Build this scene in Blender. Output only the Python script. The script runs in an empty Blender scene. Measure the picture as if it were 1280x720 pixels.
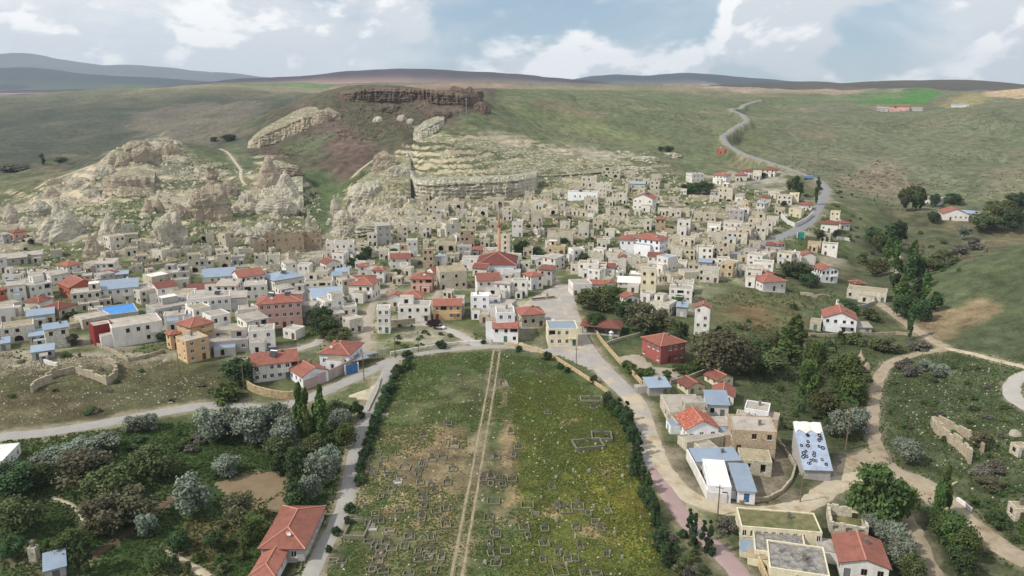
import bpy, math, random
import numpy as np
from mathutils import Vector
R = math.radians
random.seed(7)
RNG = np.random.default_rng(11)
scene = bpy.context.scene
COL = scene.collection

# ------------------------------------------------------------------ camera, sky, sun, exposure
CAMZ, PITCH, FPX = 80.0, R(14.6), 949.0
cam_d = bpy.data.cameras.new('camera')
cam = bpy.data.objects.new('camera', cam_d)
COL.objects.link(cam)
cam.location = (0, 0, CAMZ)
cam.rotation_euler = (R(90) - PITCH, 0, 0)
cam_d.sensor_width = 36.0
cam_d.lens = 36.0 * FPX / 1280.0
cam_d.clip_start = 1.0
cam_d.clip_end = 60000.0
scene.camera = cam

SUN_EL, SUN_AZ = R(46), R(-112)        # azimuth measured from +Y towards +X: the sun stands to the left, a little behind the camera
sd = Vector((math.sin(SUN_AZ) * math.cos(SUN_EL), math.cos(SUN_AZ) * math.cos(SUN_EL), math.sin(SUN_EL)))
sun_d = bpy.data.lights.new('sun', 'SUN')
sun_d.energy = 4.2
sun_d.angle = R(1.5)
sun_d.color = (1.0, 0.95, 0.87)
sun = bpy.data.objects.new('sun', sun_d)
COL.objects.link(sun)
sun.rotation_euler = sd.to_track_quat('Z', 'Y').to_euler()
sun.location = (-200, 100, 400)

world = bpy.data.worlds.new('World')
scene.world = world
world.use_nodes = True
def build_world():
    nt = world.node_tree
    nt.nodes.clear()
    N = lambda t: nt.nodes.new(t)
    L = nt.links.new
    out = N('ShaderNodeOutputWorld'); bg = N('ShaderNodeBackground'); bg.inputs['Strength'].default_value = 0.1
    L(bg.outputs[0], out.inputs[0])
    sky = N('ShaderNodeTexSky'); sky.sky_type = 'NISHITA'; sky.sun_disc = False
    sky.sun_elevation = SUN_EL; sky.sun_rotation = SUN_AZ
    sky.altitude = 1200; sky.air_density = 1.0; sky.dust_density = 0.0; sky.ozone_density = 1.6
    tc = N('ShaderNodeTexCoord')
    def mapping(scale, loc=(0, 0, 0)):
        m = N('ShaderNodeMapping'); m.inputs['Scale'].default_value = scale; m.inputs['Location'].default_value = loc
        L(tc.outputs['Generated'], m.inputs['Vector']); return m.outputs[0]
    def noise(vec, scale, detail, rough, dist=0.0):
        n = N('ShaderNodeTexNoise'); n.inputs['Scale'].default_value = scale; n.inputs['Detail'].default_value = detail
        n.inputs['Roughness'].default_value = rough; n.inputs['Distortion'].default_value = dist
        L(vec, n.inputs['Vector']); return n.outputs['Fac']
    def ramp(fac, a, b, ca=(0, 0, 0, 1), cb=(1, 1, 1, 1), mode='EASE'):
        r = N('ShaderNodeValToRGB'); r.color_ramp.interpolation = mode
        r.color_ramp.elements[0].position = a; r.color_ramp.elements[1].position = b
        r.color_ramp.elements[0].color = ca; r.color_ramp.elements[1].color = cb
        L(fac, r.inputs[0]); return r.outputs[0]
    def mixc(fac, a, b):
        m = N('ShaderNodeMix'); m.data_type = 'RGBA'; L(fac, m.inputs['Factor'])
        for s, v in ((6, a), (7, b)):
            if isinstance(v, tuple): m.inputs[s].default_value = v
            else: L(v, m.inputs[s])
        return m.outputs[2]
    # broad veil with blue gaps, then heaped cumulus with bright tops and greyer bellies
    veil = ramp(noise(mapping((1, 1, 2.6), SKY_OFF[0]), 2.2, 6, 0.55, 0.5), 0.36, 0.58)
    puffv = mapping((1, 1, 1.7), SKY_OFF[1])
    puff = noise(puffv, 6.5, 10, 0.52, 0.2)
    puffm = ramp(puff, 0.43, 0.53)
    up = mapping((1, 1, 1.7), (SKY_OFF[1][0] - 0.012, SKY_OFF[1][1], SKY_OFF[1][2] + 0.03))
    puff_up = noise(up, 6.5, 10, 0.52, 0.2)
    sub = N('ShaderNodeMath'); sub.operation = 'SUBTRACT'; L(puff, sub.inputs[0]); L(puff_up, sub.inputs[1])
    lit = ramp(sub.outputs[0], -0.05, 0.07)
    shade = mixc(lit, (7.6, 8.0, 8.5, 1), (11.2, 11.2, 11.2, 1))
    veilc = mixc(ramp(noise(mapping((1, 1, 3), SKY_OFF[2]), 4.0, 6, 0.6), 0.38, 0.62), (7.4, 8.0, 8.7, 1), (9.4, 9.5, 9.6, 1))
    hs = N('ShaderNodeHueSaturation'); hs.inputs['Saturation'].default_value = 1.0; hs.inputs['Value'].default_value = SKY_V; L(sky.outputs[0], hs.inputs['Color'])
    half = N('ShaderNodeValue'); half.outputs[0].default_value = 0.55
    skyb = mixc(veil, mixc(half.outputs[0], hs.outputs[0], (4.0, 5.9, 7.7, 1)), veilc)
    fin = mixc(puffm, skyb, shade)
    L(fin, bg.inputs['Color'])
SKY_V = 0.8
SKY_OFF = [(7.1, 0.4, 0.2), (6.9, 2.2, 0.35), (7.3, 1.1, 0.0)]
build_world()
vs = scene.view_settings
vs.view_transform = 'Standard'; vs.look = 'None'; vs.exposure = -0.02; vs.gamma = 1.0; vs.use_curve_mapping = False
HAZE_D = 8.0e-5
scene.cycles.max_bounces = 6
scene.cycles.volume_bounces = 0
scene.cycles.diffuse_bounces = 3
scene.cycles.transparent_max_bounces = 6

# ------------------------------------------------------------------ numeric helpers
def sstep(a, b, x):
    t = np.clip((x - a) / (b - a), 0, 1)
    return t * t * (3 - 2 * t)
def _h(ix, iy, iz=0):
    n = (ix * 374761393 + iy * 668265263 + iz * 2147483647 + 1013904223) & 0xffffffff
    n = ((n ^ (n >> 13)) * 1274126177) & 0xffffffff
    n = ((n ^ (n >> 16)) * 2246822519) & 0xffffffff
    return ((n ^ (n >> 15)) & 0xffffff) / float(0xffffff)
def vnoise2(x, y, seed=0):
    x = np.asarray(x, float); y = np.asarray(y, float)
    ix = np.floor(x).astype(np.int64); iy = np.floor(y).astype(np.int64)
    fx = x - ix; fy = y - iy
    fx = fx * fx * fx * (fx * (fx * 6 - 15) + 10); fy = fy * fy * fy * (fy * (fy * 6 - 15) + 10)
    a = _h(ix, iy, seed); b = _h(ix + 1, iy, seed); c = _h(ix, iy + 1, seed); d = _h(ix + 1, iy + 1, seed)
    return (a * (1 - fx) + b * fx) * (1 - fy) + (c * (1 - fx) + d * fx) * fy
def fbm2(x, y, octv=4, seed=0, gain=0.5):
    s = 0; amp = 1; tot = 0
    for o in range(octv):
        s = s + amp * (vnoise2(x * 2 ** o + 17.3 * o, y * 2 ** o - 9.1 * o, seed + o) - 0.5); tot += amp; amp *= gain
    return s / tot * 2
def vnoise3(p, seed=0):
    i = np.floor(p).astype(np.int64); f = p - i; f = f * f * (3 - 2 * f)
    r = 0
    for dx in (0, 1):
        for dy in (0, 1):
            for dz in (0, 1):
                w = (f[:, 0] if dx else 1 - f[:, 0]) * (f[:, 1] if dy else 1 - f[:, 1]) * (f[:, 2] if dz else 1 - f[:, 2])
                r = r + w * _h(i[:, 0] + dx, i[:, 1] + dy, i[:, 2] + dz + seed * 131)
    return r
def fbm3(p, octv=4, seed=0, gain=0.5):
    s = 0; amp = 1; tot = 0
    for o in range(octv):
        s = s + amp * (vnoise3(p * 2 ** o + 5.7 * o, seed + o) - 0.5); tot += amp; amp *= gain
    return s / tot * 2

def s2l(c):
    c = np.asarray(c, float) / 255.0
    return np.where(c <= 0.04045, c / 12.92, ((c + 0.055) / 1.055) ** 2.4)

CP, SP = math.cos(PITCH), math.sin(PITCH)
def ray(px, py):
    u = (px - 640) / FPX; v = (360 - py) / FPX
    return np.array([u, CP + v * SP, -SP + v * CP])
def at_Y(px, py, Y):
    d = ray(px, py); t = Y / d[1]
    return (d[0] * t, Y, CAMZ + d[2] * t)
def at_Z(px, py, z):
    d = ray(px, py); t = (z - CAMZ) / d[2]
    return (d[0] * t, d[1] * t, z)

# ------------------------------------------------------------------ terrain heights
CTRL = []
for px, py, z in [(620, 440, 0), (620, 520, -0.6), (620, 620, -1.5), (620, 719, -2.2), (470, 520, -1), (450, 600, -2), (400, 700, -3),
                  (700, 460, -0.3), (780, 560, -1.5), (830, 700, -3), (700, 400, 0.8), (690, 362, 2.2), (560, 410, 1), (470, 440, 0.5), (380, 495, 0),
                  (280, 508, 0), (140, 527, 0), (0, 546, 0.5), (60, 620, -3.5), (200, 600, -3.5), (330, 590, -3), (130, 700, -4.5), (300, 700, -4), (0, 719, -4),
                  (0, 440, 3), (120, 470, 2), (250, 460, 1.6), (0, 385, 3), (120, 390, 3), (240, 400, 2.5), (340, 410, 2.2), (450, 390, 2),
                  (900, 460, -2.5), (870, 520, -1.0), (880, 620, -3), (960, 580, -3.5), (960, 700, -5), (1060, 700, -6), (1050, 600, -5.5), (800, 440, -0.3),
                  (850, 400, 0), (930, 400, -1.5), (1000, 440, -6), (1000, 520, -6), (1130, 420, -6), (1090, 500, -7), (1100, 575, -6), (1200, 590, -4), (1280, 690, -6),
                  (1280, 600, -3), (1150, 660, -8), (1280, 460, -1.5), (1280, 520, -2.5), (1060, 405, -2.5), (960, 360, 1.5), (1040, 350, -0.5), (1000, 380, -2.0), (1180, 500, -6)]:
    CTRL.append(at_Z(px, py, z))
for px, py, Y in [(0, 330, 345), (120, 330, 350), (240, 340, 340), (340, 345, 335), (450, 345, 332), (560, 345, 330), (640, 345, 332), (740, 350, 325), (830, 350, 322), (900, 330, 345),
                  (0, 285, 425), (100, 300, 400), (200, 310, 385), (300, 310, 385), (400, 310, 385), (500, 305, 392), (600, 300, 398), (700, 300, 396), (800, 300, 398), (900, 290, 410),
                  (100, 262, 455), (200, 262, 460), (290, 262, 462), (500, 270, 452), (600, 265, 458), (700, 262, 462), (800, 262, 465), (900, 255, 478), (975, 275, 440),
                  (500, 248, 500), (560, 246, 500), (640, 240, 512), (720, 235, 530), (800, 232, 540), (900, 225, 565), (960, 235, 525),
                  (560, 205, 552), (640, 205, 580), (720, 205, 610), (800, 200, 630), (880, 200, 640), (530, 178, 575), (600, 180, 625), (700, 180, 690), (800, 175, 720), (880, 180, 720),
                  (580, 150, 670), (660, 150, 760), (750, 150, 820), (850, 150, 860), (920, 150, 860), (600, 114, 738), (640, 113, 830), (720, 120, 950), (800, 122, 1100), (860, 126, 1200), (920, 136, 1150), (950, 124, 1400),
                  (440, 116, 790), (500, 115, 762), (560, 115, 732), (400, 124, 800), (450, 140, 725), (520, 140, 700), (350, 150, 740), (330, 175, 690), (400, 170, 660), (460, 185, 630), (380, 205, 610),
                  (500, 195, 570), (465, 232, 520), (400, 245, 545), (395, 275, 462), (340, 205, 560), (355, 250, 490), (300, 215, 590), (255, 215, 560), (260, 262, 478), (290, 190, 680),
                  (200, 172, 640), (160, 205, 560), (160, 240, 490), (120, 200, 590), (70, 220, 570), (30, 250, 510), (0, 262, 480), (60, 270, 455), (190, 245, 495),
                  (0, 236, 560), (0, 210, 760), (60, 195, 860), (0, 180, 960), (120, 172, 1020), (250, 172, 900), (60, 150, 1230), (200, 150, 1180), (320, 140, 1180), (0, 120, 1500), (150, 118, 1480), (300, 120, 1430), (380, 122, 1300),
                  (1000, 215, 575), (960, 205, 610), (1020, 240, 515), (1000, 300, 398), (1060, 270, 460), (1100, 300, 425), (1100, 350, 345), (1110, 380, 305), (1060, 230, 570), (1100, 200, 670), (1000, 180, 780), (1060, 160, 860),
                  (1190, 268, 490), (1140, 250, 520), (1200, 235, 570), (1200, 200, 690), (1200, 160, 850), (1130, 140, 1000), (1200, 134, 1080), (1280, 114, 1200), (1280, 150, 880), (1280, 200, 660), (1280, 250, 540), (1000, 140, 1050), (1050, 126, 1350), (1130, 120, 1500),
                  (1280, 302, 318), (1280, 296, 420), (1280, 350, 282), (1240, 318, 314), (1235, 308, 410), (1200, 336, 308), (1195, 318, 395), (1160, 356, 304), (1150, 335, 372), (1210, 400, 256), (1280, 400, 252), (1130, 290, 445), (1170, 412, 262)]:
    CTRL.append(at_Y(px, py, Y))
# ground outside the picture, so the land goes on at the sides and under the camera
for x, y, z in [(-190, 920, 76), (-120, 890, 78), (-50, 880, 79), (-260, 960, 70), (-60, 1050, 76), (-420, 140, 2), (-420, 300, 6), (-520, 450, 14), (-700, 700, 20), (-1000, 1000, 30), (-1200, 1500, 72), (-300, 0, -3), (0, 0, -6), (0, -300, -10), (300, 0, -6), (420, 140, 12),
                (430, 260, 30), (520, 380, 40), (640, 520, 45), (800, 700, 60), (1000, 1000, 76), (1300, 1500, 80), (-300, -300, -6), (300, -300, -6), (-200, 60, -4), (200, 60, -7)]:
    CTRL.append((x, y, z))
CTRL = np.array(CTRL)
def mq(dx, dy):
    return np.sqrt(dx * dx + dy * dy + 15.0 ** 2)
_K = mq(CTRL[:, None, 0] - CTRL[None, :, 0], CTRL[:, None, 1] - CTRL[None, :, 1])
n_c = len(CTRL)
_A = np.zeros((n_c + 3, n_c + 3)); _A[:n_c, :n_c] = _K - np.eye(n_c) * 6.0
_A[:n_c, n_c] = 1; _A[:n_c, n_c + 1] = CTRL[:, 0] / 500; _A[:n_c, n_c + 2] = CTRL[:, 1] / 500; _A[n_c:, :n_c] = _A[:n_c, n_c:].T
_W = np.linalg.solve(_A, np.concatenate([CTRL[:, 2], np.zeros(3)]))
def rbf(x, y):
    z = _W[n_c] + _W[n_c + 1] * x / 500 + _W[n_c + 2] * y / 500
    for i in range(n_c):
        z = z + _W[i] * mq(x - CTRL[i, 0], y - CTRL[i, 1])
    return z
# coarse lattice of the smooth surface, refined by bicubic-like resampling
CX = np.arange(-2000, 2001, 12.5); CY = np.arange(-400, 2601, 12.5)
_gx, _gy = np.meshgrid(CX, CY)
CZ = rbf(_gx, _gy)
_dd = np.hypot(_gx, _gy - 700)
_far = sstep(1250, 1850, _dd) * sstep(500, 900, _gy)
CZ = CZ * (1 - _far) + (38.0 + 4 * fbm2(_gx / 500, _gy / 500, 2, 5)) * _far
def interp(grid, x0, y0, dx, dy, x, y):
    fx = np.clip((x - x0) / dx, 0, grid.shape[1] - 1.001); fy = np.clip((y - y0) / dy, 0, grid.shape[0] - 1.001)
    ix = fx.astype(int); iy = fy.astype(int); fx = fx - ix; fy = fy - iy
    return (grid[iy, ix] * (1 - fx) + grid[iy, ix + 1] * fx) * (1 - fy) + (grid[iy + 1, ix] * (1 - fx) + grid[iy + 1, ix + 1] * fx) * fy
def smooth_h(x, y):
    x = np.asarray(x, float); y = np.asarray(y, float)
    # Catmull-Rom style smoothing by averaging four shifted bilinear reads
    s = 0
    for ox, oy in ((-4, -4), (4, -4), (-4, 4), (4, 4)):
        s = s + interp(CZ, CX[0], CY[0], 12.5, 12.5, x + ox, y + oy)
    return s / 4

def cast(px, py, h):
    d = ray(px, py)
    t = np.concatenate([np.arange(60, 700, 0.7), np.arange(700, 2400, 2.5)])
    X = d[0] * t; Y = d[1] * t; Z = CAMZ + d[2] * t
    below = Z < h(X, Y)
    if not below.any():
        t1 = 2000.0
        return np.array([d[0] * t1, d[1] * t1, CAMZ + d[2] * t1])
    i = int(np.argmax(below))
    a, b = t[max(i - 1, 0)], t[i]
    for _ in range(12):
        m = 0.5 * (a + b)
        if CAMZ + d[2] * m < h(np.array([d[0] * m]), np.array([d[1] * m]))[0]: b = m
        else: a = m
    return np.array([d[0] * b, d[1] * b, CAMZ + d[2] * b])
def poly_w(pts):
    return np.array([cast(x, y, smooth_h)[:2] for x, y in pts])
def poly_sd(P, x, y):
    """signed distance, positive inside"""
    n = len(P); best = np.full(x.shape, 1e18); inside = np.zeros(x.shape, bool)
    for i in range(n):
        ax, ay = P[i]; bx, by = P[(i + 1) % n]
        ex, ey = bx - ax, by - ay
        t = np.clip(((x - ax) * ex + (y - ay) * ey) / (ex * ex + ey * ey + 1e-9), 0, 1)
        best = np.minimum(best, (x - ax - t * ex) ** 2 + (y - ay - t * ey) ** 2)
        c = ((ay > y) != (by > y)) & (x < ex * (y - ay) / (ey if abs(ey) > 1e-9 else 1e-9) + ax)
        inside ^= c
    d = np.sqrt(best)
    return np.where(inside, d, -d)
def line_d(P, x, y):
    best = np.full(x.shape, 1e18)
    for i in range(len(P) - 1):
        ax, ay = P[i]; ex, ey = P[i + 1][0] - ax, P[i + 1][1] - ay
        t = np.clip(((x - ax) * ex + (y - ay) * ey) / (ex * ex + ey * ey + 1e-9), 0, 1)
        best = np.minimum(best, (x - ax - t * ex) ** 2 + (y - ay - t * ey) ** 2)
    return np.sqrt(best)
# ------------------------------------------------------------------ roads and tracks (pixel polylines -> world)
ROADS = [  # name, polyline, width, material, label
    ('road', [(-40, 551), (0, 546), (60, 541), (140, 527), (200, 516), (250, 507), (290, 506), (330, 511), (365, 506), (400, 492), (450, 470), (490, 449)], 4.6, 'asphalt_pale', None),
    ('road', [(486, 451), (520, 443), (560, 437), (600, 433), (640, 433), (672, 437)], 3.4, 'asphalt_pale', None),
    ('road', [(492, 450), (476, 480), (462, 510), (447, 550), (438, 590), (434, 620), (422, 652), (402, 690), (382, 730), (362, 780)], 3.6, 'asphalt_pale', None),
    ('road', [(704, 356), (712, 388), (722, 420), (744, 452), (772, 480), (796, 502), (803, 530), (812, 560), (820, 585)], 6.2, 'asphalt_dust', None),
    ('road', [(820, 583), (832, 612), (852, 645), (880, 672), (906, 696), (930, 724), (955, 770)], 4.2, 'asphalt_pink', None),
    ('road', [(1019, 268), (1028, 250), (1035, 238), (1026, 226), (1000, 216), (978, 208), (950, 199), (925, 190), (908, 180), (903, 170), (918, 160), (935, 151), (930, 144), (912, 137), (930, 131), (952, 125)], 5.2, 'asphalt_grey', None),
    ('road', [(1019, 268), (1010, 280), (985, 293), (955, 305), (925, 317), (905, 323)], 5.5, 'asphalt_grey', None),
    ('lane', [(455, 441), (458, 420), (461, 398), (466, 378), (480, 362)], 3.6, 'dust', None),
    ('lane', [(600, 433), (578, 420), (556, 410), (530, 404), (512, 404)], 4.2, 'concrete_pale', None),
    ('lane', [(522, 404), (534, 388), (546, 370), (556, 352)], 3.0, 'dust', None),
    ('lane', [(300, 452), (330, 446), (365, 438), (395, 430), (400, 424)], 3.6, 'concrete_pale', None),
    ('lane', [(704, 358), (690, 350), (672, 340), (650, 334)], 4.0, 'dust', None),
    ('lane', [(905, 322), (880, 331), (850, 340), (815, 347), (775, 350)], 3.2, 'dust', None),
    ('track', [(812, 545), (822, 572), (834, 594), (850, 612), (872, 627), (905, 636), (945, 641), (985, 639), (1015, 629), (1035, 612), (1060, 598), (1092, 593)], 4.6, 'dirt_pale', None),
    ('track', [(1094, 376), (1118, 392), (1140, 409), (1162, 424), (1182, 434)], 4.0, 'dirt', None),
    ('track', [(1184, 436), (1150, 441), (1122, 448), (1104, 460), (1095, 482), (1091, 510), (1090, 535), (1094, 556), (1104, 574)], 3.8, 'dirt', None),
    ('track', [(1180, 435), (1210, 441), (1245, 450), (1290, 461)], 2.6, 'dirt_pale', None),
    ('track', [(1096, 584), (1130, 594), (1160, 608), (1190, 632), (1220, 662), (1250, 684), (1290, 706)], 5.2, 'dirt', None),
    ('track', [(1128, 640), (1142, 668), (1156, 700), (1168, 735)], 4.4, 'dirt', None),
    ('track', [(1290, 466), (1268, 475), (1263, 488), (1270, 502), (1292, 512)], 4.6, 'concrete_pale', None),
    ('track', [(1120, 290), (1124, 315), (1120, 345)], 2.4, 'dirt_pale', None),
    ('path', [(44, 236), (60, 226), (90, 216), (118, 206)], 3.0, 'dirt_pale', None),
    ('path', [(276, 186), (292, 200), (303, 212), (300, 224), (308, 232)], 2.4, 'dirt_pale', None),
    ('path', [(470, 198), (450, 212), (440, 222)], 2.0, 'dirt_pale', None),
    ('path', [(66, 622), (90, 630), (100, 642), (106, 655)], 0.9, 'dirt_pale', None),
    ('path', [(205, 690), (232, 702), (262, 722)], 1.6, 'dirt_pale', None),
    ('path', [(112, 700), (150, 672), (190, 642), (225, 617)], 1.8, 'mud', None),
    ('path', [(560, 262), (590, 258), (630, 252)], 2.4, 'dirt_pale', None),
]
RW = [np.array([cast(x, y, smooth_h)[:2] for x, y in r[1]]) for r in ROADS]
TRK = np.array([cast(x, y, smooth_h)[:2] for x, y in [(621, 438), (613, 490), (603, 545), (593, 600), (583, 655), (570, 725), (560, 790)]])

# ------------------------------------------------------------------ terrain mesh
def lines(segs):
    v = [segs[0][0]]
    for a, b, st in segs:
        n = max(1, int(round((b - a) / st))); v += list(np.linspace(a, b, n + 1)[1:])
    return np.array(v)
GX = lines([(-9000, -4000, 1000), (-4000, -1000, 150), (-1000, -450, 9), (-450, -180, 2.6), (-180, 180, 1.1), (180, 450, 2.6), (450, 1000, 9), (1000, 4000, 150), (4000, 9000, 1000)])
GY = lines([(-300, 80, 20), (80, 280, 1.1), (280, 680, 1.8), (680, 1600, 7), (1600, 2600, 30), (2600, 5000, 150), (5000, 9400, 800)])
gx, gy = np.meshgrid(GX, GY)
base = smooth_h(gx, gy)

def cov(pts, feather, amp, scale, seed):
    """soft noisy coverage 0..1 of a pixel polygon laid on the land"""
    P = poly_w(pts); m = amp + feather + 5
    x0, y0 = P.min(0) - m; x1, y1 = P.max(0) + m
    out = np.zeros(gx.shape, np.float32)
    i0, i1 = np.searchsorted(GX, [x0, x1]); j0, j1 = np.searchsorted(GY, [y0, y1])
    sx, sy = gx[j0:j1, i0:i1], gy[j0:j1, i0:i1]
    if sx.size:
        sd_ = poly_sd(P, sx, sy) + amp * fbm2(sx / scale, sy / scale, 4, seed)
        out[j0:j1, i0:i1] = sstep(-feather, feather, sd_)
    return out
ROCK = np.zeros(gx.shape, np.float32)
ROCKP = [([(-20, 290), (-20, 240), (60, 232), (130, 195), (200, 165), (245, 195), (310, 205), (340, 190), (385, 215), (400, 280), (330, 315), (150, 325), (0, 330)], 8, 16),
         ([(400, 300), (405, 262), (445, 225), (480, 195), (515, 165), (560, 168), (650, 178), (760, 185), (830, 190), (830, 215), (780, 240), (700, 262), (640, 285), (560, 300), (470, 300)], 8, 16)]
for i, (p, f, a) in enumerate(ROCKP):
    ROCK = np.maximum(ROCK, cov(p, f, a, 30, 40 + i))
ROADM = np.zeros(gx.shape, np.float32)
for P, r in list(zip(RW, ROADS)) + [(TRK, (0, 0, 3.2))]:
    m = r[2] + 8
    i0, i1 = np.searchsorted(GX, [P[:, 0].min() - m, P[:, 0].max() + m]); j0, j1 = np.searchsorted(GY, [P[:, 1].min() - m, P[:, 1].max() + m])
    d = line_d(P, gx[j0:j1, i0:i1], gy[j0:j1, i0:i1])
    ROADM[j0:j1, i0:i1] = np.maximum(ROADM[j0:j1, i0:i1], 1 - sstep(r[2] * 0.55 + 0.6, r[2] * 0.55 + 6, d))
VILL = cov([(-30, 470), (-30, 330), (150, 315), (330, 300), (560, 255), (780, 225), (950, 205), (1060, 250), (1060, 320), (990, 340), (930, 350), (868, 344), (862, 400), (760, 400), (735, 440), (640, 440), (480, 440), (300, 440), (150, 460)], 10, 12, 30, 60)
MESA = cov([(300, 190), (330, 150), (400, 112), (440, 104), (600, 100), (625, 120), (600, 150), (540, 165), (500, 190), (430, 215), (380, 200)], 8, 14, 40, 61)
near = 1 - sstep(250, 420, gy)
slope_hill = (1 - near) * (1 - VILL) * (1 - sstep(1700, 2400, gy))
det = 0.22 * fbm2(gx / 7, gy / 7, 4, 1) * near * (1 - VILL * 0.7)
det += (11.0 * fbm2(gx / 210, gy / 210, 6, 2, .50) - 6.5 * (1 - np.abs(fbm2(gx / 140 + 3, gy / 170, 4, 22))) ** 4 + 2.0 + 0.5 * fbm2(gx / 9, gy / 9, 3, 4)) * slope_hill * (1 - ROCK)
# gullied slopes under the rim rock
det += MESA * sstep(115, 128, 112 + (CAMZ - base) / np.maximum(gy, 1) * FPX) * (3.0 * np.abs(fbm2((gx + gy * 0.4) / 26, (gy - gx * 0.4) / 70, 3, 6)) + 0.9 * fbm2(gx / 10, gy / 10, 3, 8))
z = base + det * (1 - ROADM)
# bedded tuff: stepped ledges with ragged edges
step = 3.6
ph = (z + 1.6 * fbm2(gx / 22, gy / 22, 4, 9)) / step
fr = ph - np.floor(ph)
ter = step * (np.floor(ph) + sstep(0.62, 0.98, fr)) - 1.6 * fbm2(gx / 22, gy / 22, 4, 9) * 0.4
rk = ROCK * (1 - ROADM)
z = z * (1 - rk) + (ter * 0.85 + z * 0.15 + 1.5 * fbm2(gx / 7, gy / 7, 4, 10, .6) + 3.0 * np.maximum(0, fbm2(gx / 17, gy / 17, 3, 12)) ) * rk
GZ = z
def H(x, y):
    x = np.asarray(x, float); y = np.asarray(y, float)
    ix = np.clip(np.searchsorted(GX, x, 'right') - 1, 0, len(GX) - 2); iy = np.clip(np.searchsorted(GY, y, 'right') - 1, 0, len(GY) - 2)
    fx = (x - GX[ix]) / (GX[ix + 1] - GX[ix]); fy = (y - GY[iy]) / (GY[iy + 1] - GY[iy])
    return (GZ[iy, ix] * (1 - fx) + GZ[iy, ix + 1] * fx) * (1 - fy) + (GZ[iy + 1, ix] * (1 - fx) + GZ[iy + 1, ix + 1] * fx) * fy
def h1(x, y):
    return float(H(np.array([x]), np.array([y]))[0])
def G(px, py):
    return cast(px, py, H)
def mpp(p):
    """metres per photo pixel at a world point (across the view)"""
    return (p[1] * CP + (CAMZ - p[2]) * SP) / FPX

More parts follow.
